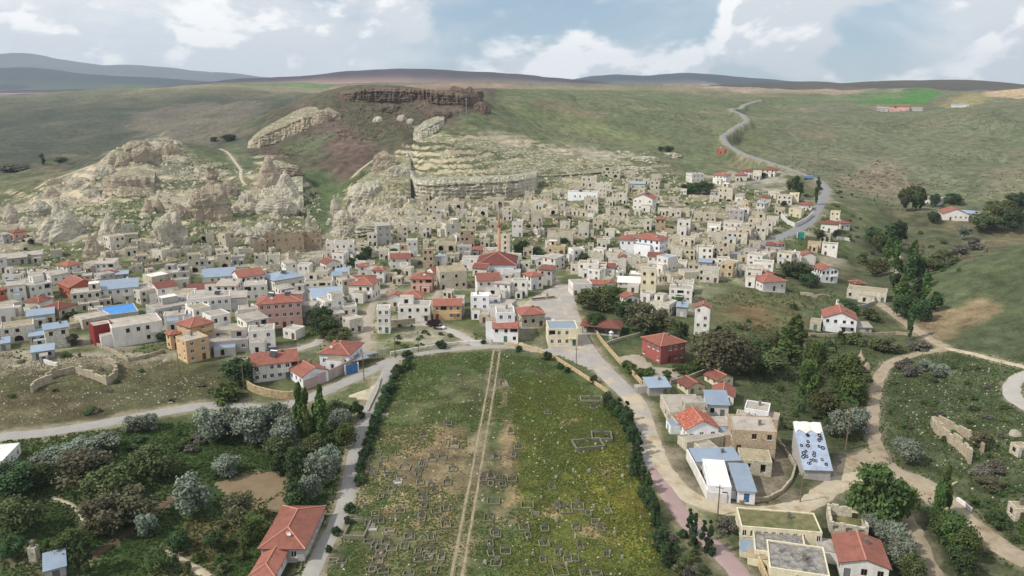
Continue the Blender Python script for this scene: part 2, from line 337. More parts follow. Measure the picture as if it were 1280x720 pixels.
# earth colours of the land itself
colr = np.empty(gx.shape + (3,)); colr[:] = s2l((92, 98, 66))
def paint(c, rgb, k=1.0):
    g_ = sum(rgb) / 3.0; rgb = [g_ + (v_ - g_) * 0.80 for v_ in rgb]
    w = (c * k)[..., None]
    colr[:] = colr * (1 - w) + s2l(rgb) * w
ZONES = [  # polygon, colour, feather, noise amplitude, noise scale, strength
    ([(-200, 200), (-200, 112), (400, 112), (330, 160), (250, 190), (100, 215), (0, 220)], (72, 77, 60), 30, 20, 60, 1.0),
    ([(160, 165), (170, 140), (240, 128), (330, 130), (300, 165), (240, 180)], (108, 98, 82), 14, 22, 40, 0.8),
    ([(560, 190), (610, 120), (700, 115), (900, 122), (960, 140), (900, 200), (760, 190)], (98, 107, 68), 14, 20, 50, 1.0),
    ([(640, 128), (740, 140), (830, 165), (860, 185), (780, 170), (700, 150)], (116, 124, 70), 14, 18, 40, 0.7),
    ([(940, 220), (960, 150), (1010, 122), (1300, 110), (1300, 260), (1150, 270), (1060, 260)], (101, 106, 74), 16, 20, 50, 1.0),
    ([(1010, 225), (1040, 205), (1100, 190), (1150, 212), (1170, 240), (1110, 240), (1060, 225)], (128, 112, 88), 8, 22, 26, 0.75),
    ([(1215, 250), (1235, 205), (1300, 190), (1300, 262), (1240, 262)], (122, 112, 82), 8, 16, 26, 0.7),
    ([(900, 470), (860, 380), (960, 350), (1060, 290), (1100, 250), (1240, 255), (1300, 300), (1300, 760), (880, 760), (960, 560)], (83, 90, 58), 8, 10, 24, 1.0),
    ([(1110, 370), (1200, 320), (1300, 290), (1300, 450), (1190, 430)], (86, 96, 62), 6, 8, 20, 1.0),
    ([(1130, 405), (1170, 385), (1235, 372), (1245, 392), (1212, 412), (1170, 425)], (146, 124, 90), 3, 6, 8, 0.85),
    ([(850, 400), (920, 360), (1010, 370), (1000, 430), (930, 420)], (104, 96, 62), 5, 10, 14, 0.7),
    ([(900, 385), (940, 375), (975, 392), (950, 412)], (112, 84, 56), 4, 8, 10, 0.6),
    ([(1060, 480), (1240, 440), (1300, 470), (1300, 640), (1190, 610), (1110, 560)], (78, 88, 56), 5, 8, 14, 0.8),
    ([(-60, 760), (-60, 560), (60, 555), (200, 530), (330, 520), (450, 520), (430, 600), (380, 720), (370, 780)], (66, 88, 46), 3, 4, 12, 1.0),
    ([(180, 700), (230, 660), (330, 625), (345, 650), (290, 690), (230, 740)], (122, 96, 68), 2, 4, 8, 0.75),
    ([(0, 705), (20, 680), (60, 690), (50, 720)], (132, 116, 92), 2, 3, 6, 0.7),
    ([(-30, 560), (-30, 440), (60, 445), (160, 435), (260, 450), (330, 440), (345, 490), (280, 500), (150, 520)], (88, 88, 58), 3, 6, 12, 1.0),
    ([(-30, 535), (-30, 480), (90, 490), (180, 500), (120, 522)], (108, 98, 70), 3, 8, 10, 0.6),
    ([(480, 440), (600, 436), (690, 445), (800, 520), (840, 720), (850, 800), (370, 800), (420, 680), (470, 520)], (84, 98, 54), 1.5, 2, 8, 1.0),
    ([(640, 470), (700, 470), (800, 540), (840, 720), (840, 790), (660, 790), (640, 600)], (94, 104, 42), 3, 6, 12, 0.85),
    ([(740, 560), (800, 560), (835, 700), (760, 690), (720, 620)], (128, 126, 44), 3, 7, 8, 0.8),
    ([(500, 540), (590, 530), (600, 600), (570, 690), (480, 640), (470, 590)], (140, 122, 88), 3, 9, 9, 0.85),
    ([(628, 520), (645, 510), (650, 580), (640, 650), (615, 650), (612, 600)], (126, 110, 80), 2, 6, 7, 0.65),
    ([(470, 640), (550, 650), (560, 720), (450, 740), (440, 690)], (116, 106, 72), 2, 7, 5, 0.6),
    ([(520, 480), (600, 470), (590, 520), (510, 540)], (106, 106, 68), 2, 6, 5, 0.5),
    ([(895, 610), (960, 560), (985, 560), (990, 625), (930, 632)], (136, 122, 102), 1.5, 3, 6, 0.9),
    ([(835, 560), (850, 560), (885, 625), (870, 625), (845, 600)], (140, 124, 106), 1.5, 3, 5, 0.9),
    ([(1035, 590), (1048, 570), (1092, 560), (1110, 575), (1160, 604), (1172, 640), (1130, 608), (1075, 596), (1035, 608)], (146, 130, 116), 1.0, 1.5, 6, 1.0),
    ([(1085, 640), (1125, 625), (1145, 645), (1130, 655)], (138, 116, 92), 1.5, 3, 5, 0.8),
    ([(745, 405), (785, 396), (830, 418), (790, 428), (755, 430)], (70, 92, 50), 1.0, 0.6, 5, 1.0),
]
for i, (p, rgb, f, a, sc, k) in enumerate(ZONES):
    paint(cov(p, f, a, sc, 100 + i), rgb, k)
for q, (cx_, cy_, rx_, ry_) in enumerate([(462, 588, 16, 8), (456, 620, 9, 16), (484, 638, 16, 8), (546, 546, 14, 14), (562, 556, 12, 16), (636, 540, 8, 18), (634, 575, 7, 14), (711, 527, 12, 5), (520, 566, 22, 8), (505, 655, 18, 7), (540, 600, 12, 8), (470, 700, 14, 6), (760, 590, 12, 5), (690, 640, 16, 6), (640, 620, 8, 12), (560, 640, 8, 10), (745, 660, 16, 8), (600, 560, 5, 14)]):
    paint(cov([(cx_ + rx_ * math.cos(t_), cy_ + ry_ * math.sin(t_)) for t_ in np.linspace(0, 6.283, 9)[:-1]], .8, 2.6, 3, 300 + q), (158, 132, 96), .8)
_dt = line_d(TRK, gx, gy) + .8 * fbm2(gx / 3, gy / 3, 3, 8)
paint((1 - sstep(1.4, 2.4, _dt)) * (gy < 300), (132, 120, 92), .75)
vn = fbm2(gx / 16, gy / 16, 4, 30)
vmix = sstep(-0.12, 0.40, vn)
vill_c = s2l((92, 98, 64)) * (1 - vmix[..., None]) + s2l((162, 154, 136)) * vmix[..., None]
w = (VILL * 0.9)[..., None]
colr[:] = colr * (1 - w) + vill_c * w
# fields and green gully inside the rocky hill
ns = fbm2(gx / 24, gy / 24, 5, 31)
rgrass = s2l((98, 104, 72)) * np.ones_like(colr); rtuff = s2l((168, 159, 138))
w = (ROCK * 0.9)[..., None]; q = sstep(-0.10, 0.36, ns)[..., None]
colr[:] = colr * (1 - w) + (rgrass * (1 - q) + rtuff * q) * w
for p, rgb, k in [([(375, 215), (420, 195), (440, 225), (420, 250), (400, 290), (378, 265)], (84, 102, 58), 0.9), ([(100, 270), (170, 255), (215, 270), (175, 300), (140, 290)], (92, 104, 64), 0.8),
                  ([(230, 255), (275, 285), (300, 300), (240, 310), (225, 290)], (92, 102, 64), 0.7), ([(322, 265), (380, 272), (385, 292), (330, 295)], (100, 100, 66), 0.8),
                  ([(200, 195), (250, 205), (240, 235), (205, 225)], (112, 114, 86), 0.8), ([(280, 180), (340, 180), (320, 215), (290, 225)], (92, 104, 68), 0.8),
                  ([(0, 215), (100, 205), (60, 232), (0, 242)], (88, 100, 62), 0.8)]:
    paint(cov(p, 5, 10, 18, 77), rgb, k)
mesa_n = sstep(-0.2, 0.3, fbm2((gx + gy * 0.4) / 30, (gy - gx * 0.4) / 120, 4, 33))[..., None]
mesa_c = s2l((80, 78, 60)) * (1 - mesa_n) + s2l((98, 80, 72)) * mesa_n
w = (MESA * 0.95)[..., None]; colr[:] = colr * (1 - w) + mesa_c * w
paint(cov([(340, 190), (352, 175), (420, 165), (400, 195)], 6, 10, 18, 81), (90, 98, 64), 0.8)
# far plain: patchwork of fields
fp = sstep(1350, 1800, np.hypot(gx * 0.6, gy))
fcell = _h(np.floor((gx + gy * 0.23) / 420).astype(np.int64), np.floor((gy - gx * 0.12) / 300).astype(np.int64), 3)
pal = np.array([s2l(c) for c in [(112, 112, 80), (140, 116, 98), (96, 118, 70), (128, 120, 92), (150, 130, 110), (104, 104, 82)]])
fcol = pal[(fcell * 5.99).astype(int)]
w = fp[..., None]; colr[:] = colr * (1 - w) + fcol * w
paint(cov([(1066, 132), (1090, 124), (1160, 113), (1176, 116), (1168, 124), (1130, 131)], 6, 6, 40, 90), (74, 112, 50), 1.0)
paint(cov([(960, 126), (1060, 119), (1140, 113), (1090, 123), (1010, 127)], 8, 8, 40, 91), (86, 112, 58), 0.9)
paint(cov([(1235, 120), (1270, 107), (1320, 104), (1320, 116)], 8, 8, 40, 92), (172, 146, 108), 0.9)
paint(cov([(1168, 130), (1210, 119), (1230, 122), (1200, 134)], 8, 8, 40, 93), (130, 118, 78), 0.8)
hillw = (slope_hill * (1 - ROCK) * (1 - MESA) * (1 - .7 * sstep(800, 1000, gy) * (gx < -100)))[..., None]
bare = sstep(0.05, 0.45, fbm2(gx / 70 + 9, gy / 50, 6, 52, .66))[..., None] * hillw * 0.7
colr[:] = colr * (1 - bare) + s2l((124, 112, 88)) * bare
lush = sstep(0.10, 0.5, fbm2(gx / 90 - 4, gy / 60, 5, 53, .6))[..., None] * hillw * 0.5
colr[:] = colr * (1 - lush) + s2l((84, 98, 62)) * lush
colr *= (1 + 0.20 * fbm2(gx / 5, gy / 5, 3, 50) + 0.26 * fbm2(gx / 40, gy / 40, 4, 51))[..., None]
for P, r in zip(RW, ROADS):
    m = r[2] + 8
    i0, i1 = np.searchsorted(GX, [P[:, 0].min() - m, P[:, 0].max() + m]); j0, j1 = np.searchsorted(GY, [P[:, 1].min() - m, P[:, 1].max() + m])
    sx, sy = gx[j0:j1, i0:i1], gy[j0:j1, i0:i1]
    d = line_d(P, sx, sy) + 1.6 * fbm2(sx / 4, sy / 4, 3, 71)
    w_ = ((1 - sstep(r[2] * .5, r[2] * .5 + (1.6 if r[0] == 'track' else 2.4), d)) * (.45 if r[0] in ('path', 'track') else .7))[..., None]
    colr[j0:j1, i0:i1] = colr[j0:j1, i0:i1] * (1 - w_) + s2l((158, 146, 124)) * w_
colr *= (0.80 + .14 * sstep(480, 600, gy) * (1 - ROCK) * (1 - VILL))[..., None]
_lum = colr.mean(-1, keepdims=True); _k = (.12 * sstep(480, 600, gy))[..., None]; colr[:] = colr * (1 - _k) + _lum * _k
for p_, c_, k_ in [([(1066, 132), (1090, 124), (1160, 114), (1180, 117), (1168, 124), (1130, 131)], (66, 118, 46), 1.0), ([(960, 127), (1060, 121), (1140, 115), (1090, 124), (1010, 128)], (88, 120, 58), .9), ([(1230, 124), (1262, 112), (1330, 106), (1330, 122)], (176, 150, 112), .9), ([(1172, 132), (1212, 121), (1236, 124), (1204, 136)], (136, 124, 80), .9)]:
    paint(cov(p_, 8, 6, 40, 94), c_, k_)
colr[:] = np.clip(colr, 0.008, 0.8)
# ------------------------------------------------------------------ materials
MATS = {}
def mat(name, rgb, var=0.18, scale=0.6, rough=0.9, bump=0.3, streak=0.0, spots=None, rnd=0.14, wave=None, spec=0.3, attr=None, metal=0.0, fine=6.0, cracks=0.0):
    """surface with two scales of noise, per-object shift, optional stains, tile ridges or an earth-colour attribute"""
    if name in MATS: return MATS[name]
    m = bpy.data.materials.new(name); m.use_nodes = True; MATS[name] = m
    nt = m.node_tree; N = nt.nodes.new; L = nt.links.new
    b = nt.nodes['Principled BSDF']; b.inputs['Roughness'].default_value = rough; b.inputs['Metallic'].default_value = metal
    b.inputs['Specular IOR Level'].default_value = spec
    tc = N('ShaderNodeTexCoord'); oi = N('ShaderNodeObjectInfo')
    off = N('ShaderNodeVectorMath'); off.operation = 'MULTIPLY_ADD'; off.inputs[1].default_value = (1, 1, 1)
    L(tc.outputs['Object'], off.inputs[0])
    cmb = N('ShaderNodeMath'); cmb.operation = 'MULTIPLY'; cmb.inputs[1].default_value = 90.0 if attr is None else 0.0
    L(oi.outputs['Random'], cmb.inputs[0]); L(cmb.outputs[0], off.inputs[2])
    vec = off.outputs[0]
    def noise(sc, det, rg=0.6, v=None):
        n = N('ShaderNodeTexNoise'); n.inputs['Scale'].default_value = sc; n.inputs['Detail'].default_value = det; n.inputs['Roughness'].default_value = rg
        L(v or vec, n.inputs['Vector']); return n.outputs['Fac']
    def mr(f, a, b_, c, d):
        r = N('ShaderNodeMapRange'); r.inputs[1].default_value = a; r.inputs[2].default_value = b_; r.inputs[3].default_value = c; r.inputs[4].default_value = d
        L(f, r.inputs[0]); return r.outputs[0]
    def mul(a, b_):
        q = N('ShaderNodeMath'); q.operation = 'MULTIPLY'; L(a, q.inputs[0]); L(b_, q.inputs[1]); return q.outputs[0]
    n1 = noise(scale, 5); n2 = noise(scale * fine, 4, 0.7)
    val = mul(mr(n1, 0.3, 0.7, 1 - var, 1 + var), mr(n2, 0.3, 0.7, 1 - var * 0.8, 1 + var * 0.8))
    if rnd: val = mul(val, mr(oi.outputs['Random'], 0, 1, 1 - rnd, 1 + rnd))
    if streak:
        mp = N('ShaderNodeMapping'); mp.inputs['Scale'].default_value = (1.6, 1.6, 0.16); L(vec, mp.inputs['Vector'])
        val = mul(val, mr(noise(1.0, 4, 0.6, mp.outputs[0]), 0.35, 0.62, 1 - streak, 1.04))
    if cracks:
        vo = N('ShaderNodeTexVoronoi'); vo.feature = 'DISTANCE_TO_EDGE'; vo.inputs['Scale'].default_value = cracks
        L(vec, vo.inputs['Vector']); val = mul(val, mr(vo.outputs['Distance'], 0.0, 0.12, 0.62, 1.0))
    col = N('ShaderNodeMix'); col.data_type = 'RGBA'; col.blend_type = 'MULTIPLY'; col.inputs[0].default_value = 1.0
    if attr:
        at = N('ShaderNodeAttribute'); at.attribute_name = attr; L(at.outputs['Color'], col.inputs[6])
    else:
        c = s2l(rgb); col.inputs[6].default_value = (c[0], c[1], c[2], 1)
    cc = N('ShaderNodeCombineColor'); L(val, cc.inputs[0]); L(val, cc.inputs[1]); L(val, cc.inputs[2]); L(cc.outputs[0], col.inputs[7])
    res = col.outputs[2]
    for rgb2, sc, a, b_ in (spots or []):
        mx = N('ShaderNodeMix'); mx.data_type = 'RGBA'; c2 = s2l(rgb2); L(mr(noise(sc, 5, 0.65), a, b_, 0, 1), mx.inputs[0])
        L(res, mx.inputs[6]); mx.inputs[7].default_value = (c2[0], c2[1], c2[2], 1); res = mx.outputs[2]
    L(res, b.inputs['Base Color'])
    hgt = n2
    if wave:
        wv = N('ShaderNodeTexWave'); wv.inputs['Scale'].default_value = wave; wv.inputs['Distortion'].default_value = 0.3; wv.bands_direction = 'X'
        L(tc.outputs['Object'], wv.inputs['Vector']); hgt = wv.outputs['Fac']
    if bump:
        bp = N('ShaderNodeBump'); bp.inputs['Strength'].default_value = bump; bp.inputs['Distance'].default_value = 0.15
        L(hgt, bp.inputs['Height']); L(bp.outputs[0], b.inputs['Normal'])
    return m

def ground_mat():
    m = mat('ground_earth', (0, 0, 0), var=0.42, scale=0.16, bump=0.7, rnd=0, attr='Col', spec=0.1, rough=1.0, fine=7)
    nt = m.node_tree; N = nt.nodes.new; L = nt.links.new
    b = nt.nodes['Principled BSDF']; src = b.inputs['Base Color'].links[0].from_socket
    tc = N('ShaderNodeTexCoord')
    def noise(sc, det, rg):
        n = N('ShaderNodeTexNoise'); n.inputs['Scale'].default_value = sc; n.inputs['Detail'].default_value = det; n.inputs['Roughness'].default_value = rg
        L(tc.outputs['Object'], n.inputs['Vector']); return n.outputs['Fac']
    def ramp(f, a, b_):
        r = N('ShaderNodeMapRange'); r.inputs[1].default_value = a; r.inputs[2].default_value = b_; L(f, r.inputs[0]); return r.outputs[0]
    def blend(fac, c, k):
        nonlocal src
        q = N('ShaderNodeMath'); q.operation = 'MULTIPLY'; q.inputs[1].default_value = k; L(fac, q.inputs[0])
        mx = N('ShaderNodeMix'); mx.data_type = 'RGBA'; L(q.outputs[0], mx.inputs[0]); L(src, mx.inputs[6]); cl = s2l(c); mx.inputs[7].default_value = (cl[0], cl[1], cl[2], 1); src = mx.outputs[2]
    blend(ramp(noise(0.9, 6, 0.75), 0.56, 0.72), (54, 64, 36), 0.65)       # dark weed clumps
    blend(ramp(noise(0.55, 7, 0.8), 0.60, 0.74), (156, 142, 112), 0.45)    # bare dry soil
    blend(ramp(noise(2.6, 3, 0.6), 0.66, 0.74), (176, 168, 150), 0.45)     # loose stones
    geo = N('ShaderNodeNewGeometry'); sep = N('ShaderNodeSeparateXYZ'); L(geo.outputs['True Normal'], sep.inputs[0])
    at = N('ShaderNodeAttribute'); at.attribute_name = 'rockiness'
    steep = N('ShaderNodeMapRange'); steep.inputs[1].default_value = 0.86; steep.inputs[2].default_value = 0.66; L(sep.outputs[2], steep.inputs[0])
    q = N('ShaderNodeMath'); q.operation = 'MULTIPLY'; L(steep.outputs[0], q.inputs[0]); L(at.outputs['Fac'], q.inputs[1])
    blend(q.outputs[0], (186, 172, 146), 0.9)                              # bare tuff shows on the steep ledges
    L(src, b.inputs['Base Color'])
    return m

def leaf_mat(name, rgb, var=0.35, trans=0.25):
    m = bpy.data.materials.new(name); m.use_nodes = True; nt = m.node_tree; N = nt.nodes.new; L = nt.links.new
    MATS[name] = m
    b = nt.nodes['Principled BSDF']; out = nt.nodes['Material Output']; b.inputs['Roughness'].default_value = 0.7; b.inputs['Specular IOR Level'].default_value = 0.2
    at = N('ShaderNodeAttribute'); at.attribute_name = 'tone'; oi = N('ShaderNodeObjectInfo')
    mr1 = N('ShaderNodeMapRange'); mr1.inputs[3].default_value = 1 - var; mr1.inputs[4].default_value = 1 + var; L(at.outputs['Fac'], mr1.inputs[0])
    mr2 = N('ShaderNodeMapRange'); mr2.inputs[3].default_value = 0.8; mr2.inputs[4].default_value = 1.2; L(oi.outputs['Random'], mr2.inputs[0])
    ml = N('ShaderNodeMath'); ml.operation = 'MULTIPLY'; L(mr1.outputs[0], ml.inputs[0]); L(mr2.outputs[0], ml.inputs[1])
    hsv = N('ShaderNodeHueSaturation'); c = s2l(rgb); hsv.inputs['Color'].default_value = (c[0], c[1], c[2], 1); L(ml.outputs[0], hsv.inputs['Value'])
    mr3 = N('ShaderNodeMapRange'); mr3.inputs[3].default_value = 0.47; mr3.inputs[4].default_value = 0.53; L(oi.outputs['Random'], mr3.inputs[0]); L(mr3.outputs[0], hsv.inputs['Hue'])
    L(hsv.outputs[0], b.inputs['Base Color'])
    tr = N('ShaderNodeBsdfTranslucent'); L(hsv.outputs[0], tr.inputs['Color'])
    mx = N('ShaderNodeMixShader'); mx.inputs[0].default_value = trans; L(b.outputs[0], mx.inputs[1]); L(tr.outputs[0], mx.inputs[2]); L(mx.outputs[0], out.inputs['Surface'])
    return m

def rock_mat(name, pal, green=.75, lo=.62, hi=.86, patch=0):
    """bedded rock: colour bands along the strata, cracks, and grass on the flat ledges"""
    m = mat(name, pal[0], var=.20, scale=.25, bump=.9, rnd=.08, fine=5); nt = m.node_tree; N = nt.nodes.new; L = nt.links.new
    b = nt.nodes['Principled BSDF']; src = b.inputs['Base Color'].links[0].from_socket; tc = N('ShaderNodeTexCoord')
    def noise(scale, sc3, det, rg, coord='Object'):
        mp = N('ShaderNodeMapping'); mp.inputs['Scale'].default_value = sc3; L(tc.outputs[coord], mp.inputs['Vector'])
        n = N('ShaderNodeTexNoise'); n.inputs['Scale'].default_value = scale; n.inputs['Detail'].default_value = det; n.inputs['Roughness'].default_value = rg; L(mp.outputs[0], n.inputs['Vector']); return n.outputs['Fac']
    def rng(f, a, c, k):
        r = N('ShaderNodeMapRange'); r.inputs[1].default_value = a; r.inputs[2].default_value = c; r.inputs[4].default_value = k; L(f, r.inputs[0]); return r.outputs[0]
    def blend(fac, rgb):
        nonlocal src
        mx = N('ShaderNodeMix'); mx.data_type = 'RGBA'; L(fac, mx.inputs[0]); L(src, mx.inputs[6]); c = s2l(rgb); mx.inputs[7].default_value = (c[0], c[1], c[2], 1); src = mx.outputs[2]
    blend(rng(noise(1.0, (.04, .04, .8), 5, .6), .48, .62, .75), pal[1])
    blend(rng(noise(1.0, (.05, .05, 1.3), 4, .6), .56, .66, .6), pal[2])
    blend(rng(noise(.5, (1, 1, .3), 6, .7), .56, .70, .6), pal[3])
    geo = N('ShaderNodeNewGeometry'); sp = N('ShaderNodeSeparateXYZ'); L(geo.outputs['Normal'], sp.inputs[0])
    q = N('ShaderNodeMath'); q.operation = 'MULTIPLY'; L(rng(sp.outputs[2], lo, hi, green), q.inputs[0]); L(rng(noise(.35, (1, 1, 1), 5, .65), .40, .54, 1.0), q.inputs[1])
    blend(q.outputs[0], (84, 92, 60))
    if patch: blend(rng(noise(.045, (1, 1, 2.2), 6, .62), .50, .66, patch), (92, 94, 68))
    L(src, b.inputs['Base Color']); return m
TUFF_SPOT = [((118, 104, 84), 0.35, 0.56, 0.72), ((206, 194, 168), 0.5, 0.58, 0.74)]
WALLS = {}
for k, nm, rgb in [('t', 'tuff_stone', (192, 183, 164)), ('d', 'dark_tuff_stone', (172, 154, 130)), ('w', 'whitewash', (214, 210, 203)), ('W', 'white_paint', (226, 226, 228)),
                   ('c', 'cream_plaster', (212, 202, 174)), ('g', 'grey_render', (168, 164, 160)), ('p', 'pink_plaster', (200, 160, 148)), ('y', 'yellow_plaster', (194, 164, 124)),
                   ('s', 'sand_stone', (192, 174, 142)), ('u', 'pale_stone', (207, 201, 187)), ('b', 'brick_orange', (168, 96, 74)), ('R', 'red_plaster', (146, 80, 76)), ('m', 'maroon_plaster', (128, 46, 46))]:
    WALLS[k] = mat('wall_' + nm, rgb, var=0.10, scale=0.35, streak=0.10 if k in 'tduwcg' else 0.06, rnd=0.10, spots=[((130, 118, 100), 0.25, 0.62, 0.8)] if k in 'tdusc' else None, cracks=1.1 if k in 'tdus' else 0.0)
ROOFS = {
    'r': mat('roof_red_tile', (148, 95, 82), var=0.16, scale=0.8, wave=3.0, bump=0.5, rnd=0.14, spots=[((122, 80, 68), 0.5, 0.52, 0.72), ((176, 118, 100), 0.9, 0.60, 0.76)]),
    'o': mat('roof_old_tile', (128, 78, 68), var=0.2, scale=0.8, wave=3.0, bump=0.5, rnd=0.16, spots=[((96, 70, 58), 0.6, 0.52, 0.72)]),
    'R': mat('roof_dark_red_tile', (108, 62, 56), var=0.14, scale=0.8, wave=3.0, bump=0.5, rnd=0.05),
    'x': mat('roof_mixed_tile', (170, 96, 78), var=0.35, scale=2.2, wave=3.0, bump=0.5, rnd=0.05, spots=[((206, 160, 140), 1.6, 0.56, 0.64), ((110, 56, 48), 1.9, 0.56, 0.64)]),
    'b': mat('roof_blue_metal', (134, 148, 164), var=0.09, scale=0.4, wave=2.0, bump=0.25, rough=0.5, rnd=0.12, spots=[((150, 140, 130), 0.4, 0.62, 0.75)]),
    'k': mat('roof_grey_concrete', (158, 150, 140), var=0.16, scale=0.35, rnd=0.12, spots=[((112, 104, 94), 0.3, 0.55, 0.72)]),
    'e': mat('roof_earth', (148, 136, 112), var=0.2, scale=0.4, rnd=0.12, spots=[((100, 102, 72), 0.35, 0.55, 0.7)]),
    'G': mat('roof_weedy', (112, 108, 76), var=0.3, scale=0.6, rnd=0.1, spots=[((82, 90, 52), 0.5, 0.5, 0.62)]),
    'S': mat('roof_stone_slab', (138, 134, 128), var=0.3, scale=0.8, rnd=0.1, cracks=0.7, spots=[((90, 88, 84), 0.7, 0.52, 0.62)]),
    'w': mat('roof_white_membrane', (216, 212, 204), var=0.1, scale=0.4, rnd=0.06, spots=[((176, 170, 160), 0.3, 0.56, 0.74)]),
    'T': mat('roof_blue_tarpaulin', (60, 128, 196), var=0.18, scale=0.5, rough=0.4, bump=0.8, rnd=0),
    'P': mat('roof_pale_tarpaulin', (150, 160, 178), var=0.2, scale=0.5, rough=0.5, bump=0.6, rnd=0),
}
M = {}
M['glass'] = mat('window_glass', (24, 26, 30), var=0.2, rough=0.25, spec=0.25, bump=0, rnd=0.3)
M['frame_white'] = mat('frame_white', (206, 204, 200), var=0.05, bump=0)
M['frame_brown'] = mat('frame_brown', (96, 72, 54), var=0.1, bump=0)
M['hole'] = mat('dark_opening_shade', (60, 52, 46), var=0.2, bump=0)  # dark colour stands in for shade inside doorways, loggias, ruins and caves
for k, c in dict(brown=(92, 66, 48), blue=(58, 104, 156), white=(196, 196, 194), green=(70, 110, 92), red=(150, 52, 50), grey=(110, 110, 112), turquoise=(60, 158, 142), black=(34, 33, 34)).items():
    M['door_' + k] = mat('door_' + k, c, var=0.1, bump=0.1, rough=0.6)
M['brick'] = mat('chimney_brick', (176, 132, 106), var=0.14, scale=1.2, cracks=3)
M['ridge'] = mat('ridge_cap_tile', (182, 128, 110), var=.15, bump=0)
M['metal'] = mat('galvanised_metal', (150, 154, 158), var=0.1, rough=0.45, metal=0.5, bump=0.1)
M['dark_metal'] = mat('dark_metal', (46, 48, 54), var=0.1, rough=0.4, bump=0)
M['white_plastic'] = mat('white_plastic', (222, 222, 220), var=0.04, bump=0, rough=0.5)
M['wood'] = mat('weathered_wood', (118, 102, 84), var=0.2, scale=2)
M['marble'] = mat('marble', (158, 156, 148), var=0.12, scale=1.0, rnd=0.12, bump=0.1)
M['grave_concrete'] = mat('grave_concrete', (116, 112, 98), var=0.2, scale=0.9, rnd=0.2)
M['rubber'] = mat('tyre_rubber', (30, 30, 32), var=0.2, bump=0.2)
M['tuff'] = rock_mat('tuff_rock', [(170, 162, 146), (188, 181, 165), (142, 132, 115), (114, 104, 90)])
M['cliff'] = rock_mat('cliff_rock', [(160, 149, 127), (182, 171, 147), (126, 114, 94), (108, 96, 80)], .85, .42, .74, .5)
M['rubble'] = mat('tuff_rubble', (178, 168, 148), var=.22, scale=.5, bump=.5, rnd=0)
M['tuff_warm'] = rock_mat('warm_tuff_rock', [(156, 142, 124), (178, 165, 145), (130, 114, 98), (104, 92, 80)])
M['basalt'] = rock_mat('rim_rock', [(96, 80, 70), (112, 94, 82), (76, 66, 60), (60, 54, 50)], .4)
M['stone_wall'] = mat('dry_stone', (172, 160, 138), var=0.2, scale=0.7, rnd=0.1, cracks=1.4, streak=0.15)
M['pink_wall'] = mat('pink_wall_render', (186, 164, 158), var=0.08, streak=0.15)
M['white_wall'] = mat('white_wall_render', (214, 210, 204), var=0.1, streak=0.2)
M['tan_wall'] = mat('tan_wall_stone', (190, 168, 132), var=0.14, cracks=1.0, streak=0.2)
RM = {
    'asphalt_pale': mat('road_pale_asphalt', (146, 143, 138), var=0.10, scale=0.3, rnd=0, spots=[((138, 132, 122), 0.25, 0.56, 0.75)], fine=9),
    'asphalt_dust': mat('road_dusty_asphalt', (150, 145, 140), var=0.10, scale=0.25, rnd=0, spots=[((176, 162, 138), 0.12, 0.48, 0.66), ((138, 134, 132), 0.3, 0.58, 0.72)], fine=9),
    'asphalt_pink': mat('road_pinkish_paving', (152, 130, 127), var=0.08, scale=0.3, rnd=0, fine=12),
    'asphalt_grey': mat('road_grey_asphalt', (126, 126, 128), var=0.08, scale=0.2, rnd=0, fine=9),
    'dust': mat('lane_dust', (152, 142, 128), var=0.14, scale=0.3, rnd=0, fine=9),
    'concrete_pale': mat('lane_concrete', (160, 156, 148), var=0.08, scale=0.3, rnd=0, fine=9),
    'dirt_pale': mat('track_pale_dirt', (172, 161, 140), var=0.16, scale=0.35, rnd=0, spots=[((150, 128, 98), 0.3, 0.52, 0.7)], fine=7),
    'dirt': mat('track_dirt', (150, 137, 118), var=0.16, scale=0.35, rnd=0, spots=[((126, 106, 82), 0.3, 0.52, 0.7)], fine=7),
    'rut': mat('track_rut_soil', (142, 131, 108), var=0.2, scale=0.6, rnd=0, spots=[((112, 106, 78), 0.5, 0.5, 0.62)], fine=5),
    'mud': mat('path_mud', (92, 74, 58), var=0.2, scale=0.6, rnd=0),
    'field': mat('bare_field_soil', (118, 102, 80), var=0.12, scale=0.4, rnd=0, fine=9),
}

# ------------------------------------------------------------------ mesh helpers
def mesh(name, V, F, mats, idx=None, smooth=False):
    me = bpy.data.meshes.new(name)
    me.from_pydata([tuple(v) for v in V] if not isinstance(V, np.ndarray) else V.tolist(), [], F)
    for m in mats: me.materials.append(m)
    if idx is not None: me.polygons.foreach_set('material_index', idx)
    if smooth: me.polygons.foreach_set('use_smooth', [True] * len(me.polygons))
    me.update()
    return me
def fast_mesh(name, V, Q, mats, smooth=False):
    """numpy quads or triangles"""
    V = np.asarray(V, np.float32); Q = np.asarray(Q, np.int32); n, k = Q.shape
    me = bpy.data.meshes.new(name); me.vertices.add(len(V)); me.vertices.foreach_set('co', V.ravel())
    me.loops.add(n * k); me.loops.foreach_set('vertex_index', Q.ravel()); me.polygons.add(n)
    me.polygons.foreach_set('loop_start', np.arange(0, n * k, k, dtype=np.int32))
    me.polygons.foreach_set('use_smooth', np.full(n, smooth))
    for m in mats: me.materials.append(m)
    me.update(calc_edges=True)
    return me
def link(name, data, parent=None, loc=None, rz=None):
    o = bpy.data.objects.new(name, data); COL.objects.link(o)
    if parent is not None: o.parent = parent
    if loc is not None: o.location = loc
    if rz is not None: o.rotation_euler = (0, 0, rz)
    return o
def tag(o, label=None, cat=None, group=None, kind=None):
    if label: o['label'] = label
    if cat: o['category'] = cat
    if group: o['group'] = group
    if kind: o['kind'] = kind
    return o
